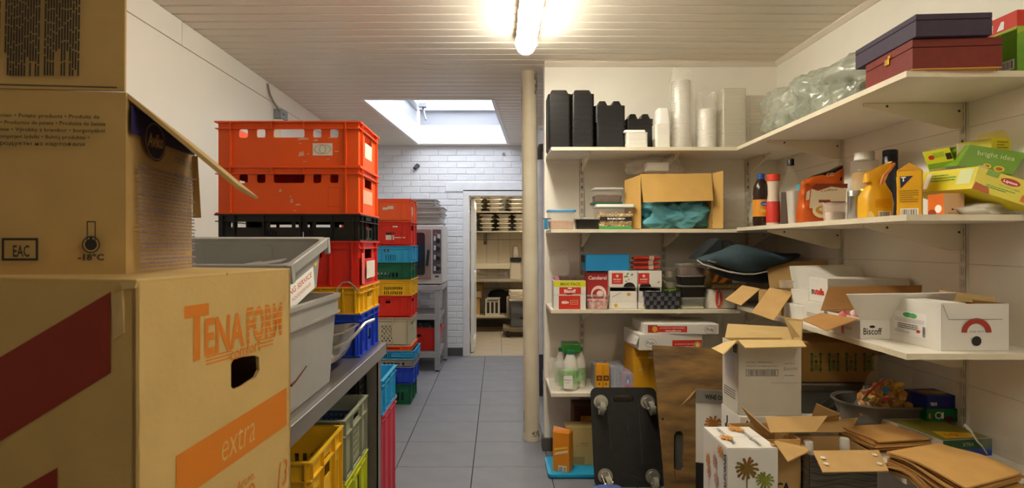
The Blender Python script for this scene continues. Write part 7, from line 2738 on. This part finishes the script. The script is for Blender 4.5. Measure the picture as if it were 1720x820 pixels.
p.text(b.front, 0.012, 0.012, 0.012, 'TEDS', white_i, width=0.03, bold=0.05).text(b.front, 0.06, 0.012, 0.008, 'COOKIE', mat('sweets_red', '#9a2c4a', 0.5), width=0.03)
p.oval(b.top, 0.06, 0.055, 0.045, 0.035, mat('cookie_print', '#b07b4c', 0.6)).oval(b.top, 0.09, 0.05, 0.03, 0.025, mat('cookie_print2', '#c79a68', 0.6))
p.build()
t = thing('torn_wrapper', 'torn clear wrapper with a yellow end lying on the long packet', 'wrapper', P(1640, 735, 2.15))
m = M()
q = [P(1618, 716, 2.16), P(1630, 726, 2.15), P(1640, 742, 2.13), P(1650, 752, 2.12), P(1658, 764, 2.12)]
for k in range(4):
    a, c_ = q[k], q[k + 1]
    w_ = Vector((0.02, 0.02, 0.004)) * (1 - 0.22 * k)
    m.mi = 0 if k < 3 else 1
    m.sheet([a, c_, c_ + w_ * 0.8, a + w_], 0.001)
m.build('film', [mat('wrapper_white', '#d6d1c2', 0.25, alpha=0.85), mat('packet_yellow', '#dcb11e', 0.45)], t)
m = M()
N_ = 8
g = []
for i in range(N_ + 1):
    for j in range(5):
        v = P(1648, 728, 2.1).lerp(P(1712, 735, 2.0), i / N_)
        v.z -= 0.05 * j / 4 + 0.015 * abs(noise.noise((i * 0.7, j * 0.9, 1)))
        v.y += 0.03 * noise.noise((i * 0.5, j * 0.6, 4))
        g.append(v)
m.add(g, [(i * 5 + j, (i + 1) * 5 + j, (i + 1) * 5 + j + 1, i * 5 + j + 1) for i in range(N_) for j in range(4)])
tag(m.build('plastic_film', clear_m, None, smooth=True), 'clear film draped against the right wall at the shelf end', 'film')
t = thing('plastic_lid', 'rounded white plastic lid sticking out at the shelf end', 'plate', P(1680, 770, 2.02))  # loose plastic lid lying flat on the shelf end
m = M()
lp = P(1672, 768, 2.04)
for w_, d2, z in ((0.15, 0.17, 0.0), (0.16, 0.18, 0.004), (0.16, 0.18, 0.01), (0.145, 0.165, 0.012)):
    pass
m.rings((1.70, 2.0, Z4R), [(0.0005, 0.2, 0.2, 0.09), (0.006, 0.21, 0.21, 0.095), (0.012, 0.21, 0.21, 0.095), (0.014, 0.19, 0.19, 0.085)], 6)
m.build('plate', mat('lid_white', '#d9d5c8', 0.3, alpha=0.9), t, smooth=True)

# brown paper bags: two fanned piles on the shelf end
kraft = [mat('kraft_%d' % k, c_, 0.8, var=0.06, vscale=14, bump=0.15, bscale=60) for k, c_ in enumerate(('#b98a4c', '#a87a3e', '#c39655'))]


def bag_pile(label, grp, n, c, w, d, rot, z0, step, droop=0.0, jit=0.01):
    z = z0
    for k in range(n):
        r = R(rot + rnd.uniform(-2.5, 2.5))
        dk = droop * (0.12 + 0.75 * (1 - k / n))
        u, v = Vector((math.cos(r), math.sin(r), 0)), Vector((-math.sin(r), math.cos(r), 0))
        ox, oy = rnd.uniform(-jit, jit), rnd.uniform(-jit, jit) - 0.002 * k * (1 if droop else 0)
        m = M()
        N1 = 8
        top, bot = [], []
        for j in range(N1 + 1):
            f = j / N1
            for s_ in (-1, 1):
                q = Vector((c[0] + ox, c[1] + oy, 0)) + u * (s_ * w / 2) + v * (d * (f - 0.5))
                e_ = math.hypot(max(0.0, 1.957 - q.y), max(0.0, 1.338 - q.x)) if droop else 0.0
                dz = -dk * e_ * e_ / (e_ + 0.03)
                dz += 0.003 * math.sin(7 * f + k) * (1 if k else 0)
                thk = step * (0.86 + 0.1 * (1 - f))
                bot.append(Vector((q.x, q.y, max(z + dz, z + dz))))
                top.append(Vector((q.x, q.y, z + dz + thk)))
        for j in range(N1):
            a, b_, c2, d2 = 2 * j, 2 * j + 1, 2 * j + 3, 2 * j + 2
            o0 = len(m.v)
        nn = len(bot)
        vs_ = bot + top
        fs_ = []
        for j in range(N1):
            a, b_, c2, d2 = 2 * j, 2 * j + 1, 2 * j + 3, 2 * j + 2
            fs_ += [(a, d2, c2, b_), (a + nn, b_ + nn, c2 + nn, d2 + nn), (a, a + nn, d2 + nn, d2), (b_, c2, c2 + nn, b_ + nn)]
        fs_ += [(0, 1, 1 + nn, nn), (2 * N1, 2 * N1 + nn, 2 * N1 + 1 + nn, 2 * N1 + 1)]
        m.add(vs_, fs_)
        ow = ('lowest', 'second', 'third', 'fourth', 'fifth', 'sixth', 'seventh', 'eighth', 'ninth', 'tenth', 'eleventh', 'topmost')
        tag(m.build('paper_bag', kraft[k % 3], smooth=True, angle=30), (ow[k] if k < n - 1 else 'topmost') + ' ' + label, 'bag', grp)
        z += step
    return z


# back pile (flat) and front pile (slides over the shelf end)
zz = bag_pile('flat brown paper bag in the back pile by the oval tub', 'brown paper bags, back pile', 7, (1.485, 2.27), 0.26, 0.18, 9, Z4R + 0.02, 0.0048, 0.0, 0.012)
m = M()
m.box(1.38, 2.21, Z4R, 1.585, 2.34, Z4R + 0.019)
tag(m.build('paper_bag', kraft[1], bevel=0.004), 'folded thick paper bag bundle beneath the back pile', 'bag')
bag_pile('brown paper bag in the front pile hanging over the shelf end', 'brown paper bags, front pile', 12, (1.475, 1.955), 0.25, 0.25, 17, Z4R + 0.004, 0.0058, 0.95, 0.008)

# ------------------------------------------------------------------ things on the floor under the shelves
t = thing('tray_lid', 'turquoise plastic tray lid lying on the floor under the cartons', 'tray', (0.5, 3.5, 0))  # loose turquoise lid of a tray
m = M()
m.rings((0.50, 3.56, 0), [(0.0005, 0.40, 0.27, 0.02), (0.012, 0.42, 0.29, 0.025), (0.026, 0.42, 0.29, 0.025), (0.028, 0.39, 0.26, 0.02)], 5)
m.build('body', mat('turquoise_plastic', '#1f9ac9', 0.4, var=0.04), t, smooth=True)
zf = 0.0285
b = Box((X(929, 3.45), 3.475, zf), 0.10, 0.075, 0.225, -25)
t = carton('juice_carton', 'tall orange juice carton standing on the turquoise tray lid', 'carton', b, mat('juice_orange2', '#d9871b', 0.45, var=0.06), seam=False)
m = M()
m.add([b.p(0, 0, b.h), b.p(b.w, 0, b.h), b.p(b.w, b.d, b.h), b.p(0, b.d, b.h), b.p(0.0, b.d * 0.3, b.h + 0.03), b.p(b.w * 0.9, b.d * 0.6, b.h + 0.012)], [(0, 1, 5, 4), (1, 2, 5), (2, 3, 4, 5), (3, 0, 4)])
m.build('folded_top', mat('juice_orange3', '#c9781a', 0.45), t)
p = Print(t)
f = b.front
p.poly(f, [(0.01, 0.12), (0.09, 0.14), (0.09, 0.15), (0.01, 0.13)], mat('juice_yellow', '#e8c63a', 0.5)).poly(f, [(0.005, 0.09), (0.092, 0.115), (0.092, 0.13), (0.02, 0.11)], mat('juice_cream', '#e6cf9a', 0.5)).rect(f, 0.035, 0.003, 0.085, 0.035, white_i).bars(f, 0.038, 0.005, 0.082, 0.03, ink, 12)
p.text(b.left, 0.008, 0.13, 0.025, 'Jus', white_i, width=0.05, bold=0.03)
p.build()
b = Box((X(951, 3.55), 3.552, zf), 0.205, 0.12, Z(718, 3.55) - zf)
t = carton('cream_box', 'tall cream coloured box with a small emblem beside the juice carton', 'box', b, mat('cream_card', '#c2a86b', 0.7, var=0.04), seam=False)
p = Print(t)
p.text(b.front, 0.085, 0.125, 0.012, '\u2022M\u2022', mat('olive_print', '#7b6a3a', 0.6), width=0.05).text(b.front, 0.06, 0.115, 0.006, 'artisan', mat('olive_print', '#7b6a3a', 0.6), width=0.08)
p.lines(b.front, 0.01, 0.006, 0.11, 0.05, 5, mat('olive_print', '#7b6a3a', 0.6), 0.45, 5)
p.build()
b = Box((X(963, 3.72), 3.70, 0.0), 0.24, 0.16, Z(681, 3.72))
t = carton('cardboard_box', 'dark brown carton standing behind the tall cream box', 'box', b, mat('dark_brown_card', '#54301c', 0.7, var=0.1), seam=False)
b = Box((X(976, 3.68), 3.676, 0.0), 0.14, 0.02, Z(700, 3.68))
t = carton('snack_box', 'small orange and yellow printed box behind the cream box', 'box', b, mat('snack_orange', '#b8541e', 0.5, col2='#c9a23a', vscale=18), seam=False)

# the black dolly standing on edge
d0, d1 = 3.30, 3.455
zt = Z(651, d1)
wb2 = 0.378
lean = math.atan2(d1 - d0, zt)
up = Vector((0, math.sin(lean), math.cos(lean)))
nn = Vector((0, -math.cos(lean), math.sin(lean)))
Ld = zt / math.cos(lean)
fr = (Vector((X(993.5, 3.45) - 0.004, d0, 0.0)), Xv, up, nn)
t = thing('dolly', 'black wheeled dolly standing on edge against the shelves', 'dolly', (0.72, 3.38, 0))
m = M()
m.shape(fr, [rr2(0, 0.002, wb2, Ld, 0.035, 6), rr2(0.125, Ld - 0.082, 0.245, Ld - 0.044, 0.018, 6)], 0.022)
m.build('deck', mat('dolly_black', '#1b1916', 0.55, var=0.25, vscale=25, bump=0.2, bscale=60), t)
zinc = mat('caster_zinc', '#a39e90', 0.35, metal=0.7, var=0.1, vscale=30)
whl = mat('caster_rubber', '#8e8b7d', 0.6, var=0.08)
for u_, v_ in ((0.055, Ld - 0.083), (0.325, Ld - 0.083), (0.06, 0.058), (0.325, 0.055)):
    c0_ = fr[0] + Xv * u_ + up * v_
    m = M()
    m.disc(c0_, nn, 0.042, 0.004, 24, 0.040)
    m.disc(c0_ + nn * 0.004, nn, 0.030, 0.010, 24, 0.026)
    cs = m.build('swivel_plate', zinc, t, smooth=True)
    sw = rnd.uniform(-0.25, 0.25)
    dn_ = (-up + Xv * sw).normalized()
    side_ = dn_.cross(nn)
    wc = c0_ + nn * 0.055 + dn_ * 0.035
    for s_ in (-1, 1):
        m = M()
        a = c0_ + nn * 0.014 + side_ * 0.019 * s_
        m.prism([a - dn_ * 0.016, a + dn_ * 0.022, wc + side_ * 0.019 * s_ + dn_ * 0.012, wc + side_ * 0.019 * s_ - dn_ * 0.008], side_ * 0.003 * s_)
        m.build('fork', zinc, cs)
    m = M()
    m.disc(wc - side_ * 0.013, side_, 0.038, 0.026, 24)
    m.build('wheel', whl, cs, smooth=True)
    m = M()
    m.disc(wc - side_ * 0.025, side_, 0.008, 0.05, 12)
    m.build('axle', zinc, cs)
p = Print(t, 'scratch')
scr = mat('scratch_grey', '#4d4a44', 0.8)
for u_, v_, L_, a in ((0.27, 0.12, 0.33, 1.57), (0.1, 0.2, 0.18, 1.6), (0.21, 0.06, 0.06, -0.4), (0.15, 0.075, 0.02, -0.6), (0.2, 0.3, 0.05, 1.4), (0.3, 0.18, 0.04, 0.3)):
    p.poly(fr, [(u_, v_), (u_ + L_ * math.cos(a), v_ + L_ * math.sin(a)), (u_ + L_ * math.cos(a) + 0.0015, v_ + L_ * math.sin(a) + 0.0015), (u_ + 0.0025, v_ + 0.001)], scr)
p.build()
m = M()
m.box(X(1098, 3.56), 3.56, 0.0, X(1118, 3.56), 3.8, 0.26)
tag(m.build('blue_crate', mat('deep_blue', '#20307a', 0.5), bevel=0.004), 'dark blue crate in the gap between dolly and plywood board', 'crate')
m = M()
m.rings((X(1022, 3.2), 3.19, 0.0), [(0.0, 0.15, 0.08, 0.03), (0.03, 0.17, 0.1, 0.03), (0.047, 0.12, 0.07, 0.025)], 4)
tag(m.build('cleaning_cloth', mat('cloth_blue', '#5a6fb0', 0.9, var=0.1, vscale=30), smooth=True), 'blue cloth lying on the floor at the foot of the dolly', 'cloth')

# plywood board with hand hole
b0, b1 = 3.02, 3.33
zt = Z(580, b1)
lean = math.atan2(b1 - b0, zt)
up = Vector((0, math.sin(lean), math.cos(lean)))
nn = Vector((0, -math.cos(lean), math.sin(lean)))
Lb = zt / math.cos(lean)
O = Vector((X(1107, 3.2), b0, 0.0))
fr = (O, Xv, up, nn)
ply = mat('plywood', '#97723a', 0.6, col2='#4c3820', vscale=4, stretch=(1.0, 4, 4), bump=0.15, bscale=60)
t = thing('plywood_board', 'weathered plywood board with a dark hand hole leaning on the shelves', 'board', (1.05, 3.15, 0))
hole = [uv(fr, x_, y_) for x_, y_ in ((1132, 787), (1132, 731), (1136, 725), (1143, 724), (1148, 730), (1149, 748), (1147, 775), (1149, 785), (1145, 790), (1136, 790))]
m = M()
e1 = uv(fr, 1213, 588)
e2 = uv(fr, 1174, 819)
m.shape(fr, [[(-0.008, 0.002), (0.24, 0.002), (e2[0] + 0.03, e2[1]), (0.345, Lb * 0.6), (e1[0] + 0.02, Lb - 0.02), (0.0, Lb)], hole], 0.018)
m.build('panel', ply, t)
m = M()
u0 = min(q[0] for q in hole) - 0.015
v0 = min(q[1] for q in hole) - 0.015
m.fbox(fr, u0, v0, max(q[0] for q in hole) + 0.015, max(q[1] for q in hole) + 0.015, -0.024, -0.0185)
m.build('backing_plate', mat('hole_grey', '#45423d', 0.8, var=0.1), t)
p = Print(t, 'stain')
stn = mat('board_stain', '#5d4222', 0.7, col2='#33200f', vscale=9)
a0 = uv(fr, 1113, 704)
p.oval(fr, a0[0], a0[1], 0.008, 0.008, mat('knot_dark', '#3a2712', 0.7))
a0 = uv(fr, 1132, 790)
p.poly(fr, [(a0[0], a0[1]), (a0[0] + 0.004, a0[1]), (a0[0] + 0.003, a0[1] - 0.05), (a0[0] + 0.001, a0[1] - 0.05)], mat('knot_dark', '#3a2712', 0.7))
p.build()

# wine boxes
wbx = mat('wine_box_white', '#dfdbd2', 0.55, var=0.03, vscale=8)
rust_i = mat('rust_leaf_ink', '#a5632a', 0.6, col2='#c98a3a', vscale=30)
rose_i = mat('rose_leaf_ink', '#c39a86', 0.6, col2='#b87f62', vscale=30)
leafg = mat('green_leaf_ink', '#8a9a2c', 0.6, col2='#6d5a22', vscale=18)


def palm(p, fr, u, v, r, m_, stem=None, flat=1.0, seed=1):
    rnd_ = random.Random(seed)
    for k in range(13):
        a = 2 * math.pi * k / 13 + rnd_.uniform(-0.15, 0.15)
        q = r * rnd_.uniform(0.5, 0.62)
        d_ = -0.25 * math.cos(a)
        p.oval(fr, u + q * math.cos(a) * flat, v + q * math.sin(a), r * 0.5, r * 0.13, m_, 9, a + d_ * 0.5)
        p.oval(fr, u + q * 1.7 * math.cos(a) * flat, v + q * 1.6 * math.sin(a) - r * 0.06, r * 0.2, r * 0.15, m_, 7, a + d_ * 2)
    p.oval(fr, u, v, r * 0.45 * flat, r * 0.45, m_, 10)
    if stem:
        p.poly(fr, [(u - r * 0.06, v), (u + r * 0.08, v), (u + r * 0.05, v - stem), (u - r * 0.05, v - stem)], m_)


b = Box((0.733, 1.90, 0.0), 0.162, 0.222, 0.696)
t = carton('wine_box', 'closed white wine box printed with brown and green palm leaves', 'box', b, wbx, seam=True)
p = Print(t)
p.lift = 0.0006
f = b.front
palm(p, f, 0.062, 0.635, 0.034, mat('palm_brown', '#8a4a20', 0.6, col2='#6d6a22', vscale=25), 0.1, seed=3)
palm(p, f, 0.118, 0.598, 0.026, leafg, 0.1, seed=8)
p.lines(f, 0.0, 0.0, 0.001, 0.001, 1, grey_i)
L_ = b.left
p.text(L_, 0.215, 0.545, 0.020, 'CALIFORNIA', ink, width=0.13, rot=math.pi / 2, bold=0.03)
for s_ in (0.05, 0.12):
    palm(p, L_, s_, 0.60 if s_ < 0.1 else 0.62, 0.022, rose_i if s_ > 0.1 else rust_i, None, 0.7, seed=int(s_ * 100))
    palm(p, L_, s_ + 0.01, 0.565, 0.02, rose_i, 0.1, 0.7, seed=int(s_ * 200))
palm(p, L_, 0.17, 0.67, 0.02, mat('palm_orange', '#c9772a', 0.6, col2='#b8863a', vscale=30), None, seed=5)
T_ = (b.top[0] + Zv * 0.0025, b.top[1], b.top[2], b.top[3])
p.text(T_, 0.03, 0.19, 0.014, 'WINE OF CALIFORNIA', mat('dark_grey_ink', '#4a4744', 0.6), width=0.16, rot=-math.pi / 2, bold=0.02)
p.text(T_, 0.105, 0.17, 0.014, 'WINE OF CALIFORNIA', mat('dark_grey_ink', '#4a4744', 0.6), width=0.16, rot=-math.pi / 2, bold=0.02)
palm(p, T_, 0.1, 0.185, 0.03, mat('palm_orange', '#c9772a', 0.6, col2='#b8863a', vscale=30), None, 0.8, seed=6)
palm(p, T_, 0.03, 0.09, 0.025, mat('palm_orange', '#c9772a', 0.6, col2='#b8863a', vscale=30), None, 0.8, seed=9)
palm(p, T_, 0.155, 0.02, 0.012, mat('palm_orange', '#c9772a', 0.6, col2='#b8863a', vscale=30), None, 0.8, seed=2)
p.build()
rnd = random.Random(19)

D_W = 2.645
b = Box((X(1168.5, D_W), D_W, 0.38), 0.2, 0.16, 0.268, -19)
t = carton('wine_box', 'white wine box with its grey lettered flap raised before the plywood', 'box', b, wbx, card_in, flaps=(), quads=[(P(1169, 656, 2.65), P(1169, 669, 2.76), P(1143, 684, 2.78), P(1158, 670, 2.67))])
m = M()
O, U, V, N = b.front
m.sheet([O + V * b.h, O + U * b.w + V * b.h, O + U * (b.w - 0.002) + V * (b.h + 0.06) + N * 0.004, O + U * 0.001 + V * (b.h + 0.06) + N * 0.004], 0.004)
m.build('flap', mat('wine_flap_grey', '#8b877f', 0.6), t)
p = Print(t)
fl_ = (O + V * b.h + N * 0.006, U, (V + N * 0.067).normalized(), (N - V * 0.067).normalized())
p.text(fl_, 0.038, 0.020, 0.020, 'WINE OF', ink, width=0.078, bold=0.03).text(fl_, 0.122, 0.020, 0.020, 'CALIF', ink, width=0.07, bold=0.03)
a0 = uv(b.front, 1199, 712)
palm(p, b.front, a0[0], a0[1], 0.034, mat('palm_brown2', '#b8762a', 0.6, col2='#8a4a20', vscale=25), None, seed=12)
p.build()
b = Box((X(1168.5, D_W), D_W, 0.0), 0.2, 0.16, 0.378, -19)
t = carton('black_box', 'black crate under the wine box with the raised flap', 'box', b, mat('black_card', '#1b1a18', 0.6), seam=False)

# tall open box on a closed white box
b = Box((0.965, 2.37, 0.0), 0.275, 0.2, 0.662)
t = carton('white_box', 'closed white box with black arrows under the tall open white box', 'box', b, wbx, seam=False)
p = Print(t)
for u_ in (0.025, 0.04):
    p.rect(b.front, u_, 0.60, u_ + 0.006, 0.635, ink).poly(b.front, [(u_ - 0.004, 0.635), (u_ + 0.01, 0.635), (u_ + 0.003, 0.648)], ink)
p.rect(b.left, 0.06, 0.57, 0.075, 0.63, ink).poly(b.left, [(0.04, 0.585), (0.06, 0.57), (0.06, 0.6)], ink).lines(b.left, 0.08, 0.56, 0.16, 0.6, 4, ink, 0.5, 4)
p.build()
b = Box((0.965, 2.39, 0.664), 0.255, 0.165, 0.285)
t = carton('cardboard_box', 'tall open white wine box with barcode print, all flaps spread', 'box', b, mat('wine_box_grey_white', '#cfc9ba', 0.6, var=0.04), card_l, flaps=(),
           quads=[(P(1240, 571, 2.39), P(1346, 571, 2.39), P(1355, 582, 2.28), P(1252, 584, 2.28)),
                  (P(1216, 575, 2.55), P(1238, 571, 2.39), P(1215, 595, 2.31), P(1195, 585, 2.52)),
                  (P(1216, 575, 2.55), P(1330, 574, 2.55), P(1334, 551, 2.62), P(1222, 545, 2.62)),
                  (P(1346, 571, 2.40), P(1331, 572, 2.55), P(1317, 534, 2.55), P(1347, 537, 2.40))])
p = Print(t)
f = b.front
q0 = uvq(f, 1253, 632, 1307, 621)
p.frame(f, *q0, 0.0015, ink).bars(f, q0[0] + 0.008, q0[1] + 0.003, q0[2] - 0.008, q0[3] - 0.003, grey_i, 26)
a0 = uv(f, 1254, 610)
p.text(f, a0[0], a0[1], 0.006, '6 X 75CL TEMPRANILLO', ink, width=0.105).text(f, a0[0], a0[1] - 0.015, 0.0055, 'PRODUCE OF SPAIN 2017 75CL', grey_i, width=0.125)
a0 = uv(f, 1317, 612)
p.text(f, a0[0], a0[1], 0.005, 'VINS GOUTTE', grey_i, width=0.045).text(f, a0[0] - 0.002, a0[1] - 0.026, 0.014, 'Everyday', grey_i, width=0.055, shear=0.3, rot=0.08, bold=-0.01)
p.rect(f, 0.13, 0.128, 0.245, 0.129, grey_i)
p.lines(f, a0[0], a0[1] - 0.05, a0[0] + 0.05, a0[1] - 0.044, 1, grey_i, 0.4, 3)
p.rect(b.left, 0.03, 0.13, 0.13, 0.24, mat('shade_print', '#c6c4ca', 0.6)).lines(b.left, 0.02, 0.05, 0.14, 0.09, 4, grey_i, 0.5, 5).rect(b.left, 0.12, 0.245, 0.135, 0.275, ink).rect(b.left, 0.14, 0.245, 0.155, 0.28, ink)
p.build()

# open brown carton in between
b = Box((0.903, 2.145, 0.0), 0.19, 0.20, 0.645)
t = carton('cardboard_box', 'open brown carton with raised flaps between the wine boxes', 'box', b, card, card_in, flaps=(),
           quads=[(P(1270, 720, 2.18), P(1296, 727, 2.16), P(1283, 716, 2.14), P(1245, 681, 2.20)),
                  (P(1294, 728, 2.17), P(1370, 727, 2.17), P(1390, 700, 2.25), P(1284, 702, 2.25)),
                  (P(1362, 704, 2.36), P(1408, 706, 2.34), P(1411, 695, 2.31), P(1371, 677, 2.33))])
p = Print(t)
p.text(b.front, 0.1, 0.46, 0.03, 'CA', ink, width=0.05, bold=0.04)
p.build()

# grey wine box with two bottles
b = Box((1.10, 2.10, 0.0), 0.238, 0.21, 0.605)
gw = mat('wood_print_grey', '#8f8a82', 0.65, col2='#6a655e', vscale=14, stretch=(0.6, 0.6, 5), bump=0.1, bscale=60)
t = carton('wine_box', 'open grey wood print wine box with two bottle necks showing', 'box', b, gw, card_in, flaps=(),
           quads=[(P(1365, 757, 2.10), P(1476, 756, 2.10), P(1493, 791, 1.98), P(1382, 793, 1.98)),
                  (P(1326, 727, 2.31), P(1360, 757, 2.10), P(1323, 775, 2.03), P(1300, 742, 2.12)),
                  (P(1327, 728, 2.312), P(1428, 727, 2.312), P(1441, 703, 2.37), P(1340, 709, 2.37))])
p = Print(t)
blobs = mat('glue_white', '#dcd6c6', 0.5)
fq = qframe(P(1365, 757, 2.10), P(1476, 756, 2.10), P(1382, 793, 1.98))
fq = (fq[0], fq[1], -fq[2] if False else fq[2], fq[1].cross(fq[2]))
for x_, y_ in ((1382, 771), (1387, 781), (1469, 766), (1477, 781)):
    a0 = uv(fq, x_, y_)
    n_ = fq[3] if fq[3].z > 0 else -fq[3]
    p.oval((fq[0] + n_ * 0.0046, fq[1], fq[2], n_), a0[0], a0[1], 0.009, 0.008, blobs)
fb_ = qframe(P(1327, 728, 2.312), P(1428, 727, 2.312), P(1340, 709, 2.37))
for x_, y_ in ((1346, 713), (1342, 719), (1434, 711), (1429, 717)):
    a0 = uv(fb_, x_, y_)
    n_ = fb_[3] if fb_[3].y < 0 else -fb_[3]
    p.oval((fb_[0] + n_ * 0.0046, fb_[1], fb_[2], n_), a0[0], a0[1], 0.008, 0.004, mat('glue_tan', '#c2a57c', 0.5))
p.lines(b.left, 0.05, 0.45, 0.17, 0.57, 9, mat('dark_wood_ink', '#4b463f', 0.7), 0.5, 6)
for k in range(6):
    q = [(0.238 * i / 10, 0.58 - 0.02 * k + 0.006 * math.sin(i * 0.9 + k)) for i in range(11)]
    p.poly(b.front, q + [(u_, v_ - 0.0025) for u_, v_ in q[::-1]], mat('dark_wood_ink', '#4b463f', 0.7))
p.build()
for k, (px_, py_, d_) in enumerate(((1357.5, 741, 2.17), (1418.5, 736, 2.21))):
    c = P(px_, py_, d_)
    t = thing('wine_bottle', ('left', 'right')[k] + ' wine bottle with a white capsule in the grey wine box', 'bottle', (c.x, c.y, c.z - 0.30))
    m = M()
    m.lathe((c.x, c.y, c.z - 0.30), [(0.036, 0), (0.037, 0.005), (0.037, 0.19), (0.03, 0.215), (0.015, 0.235), (0.0145, 0.25)], 20)
    m.build('body', mat('bottle_green_glass', '#1c2a1a', 0.1), t, smooth=True)
    m = M()
    m.lathe((c.x, c.y, c.z - 0.30), [(0.0155, 0.2), (0.0165, 0.235), (0.0165, 0.262), (0.0175, 0.263), (0.0175, 0.275), (0.0165, 0.277), (0.0165, 0.295), (0.0145, 0.30)], 22)
    m.build('capsule', mat('capsule_white', '#d3cfc8', 0.4, var=0.04), t, smooth=True)
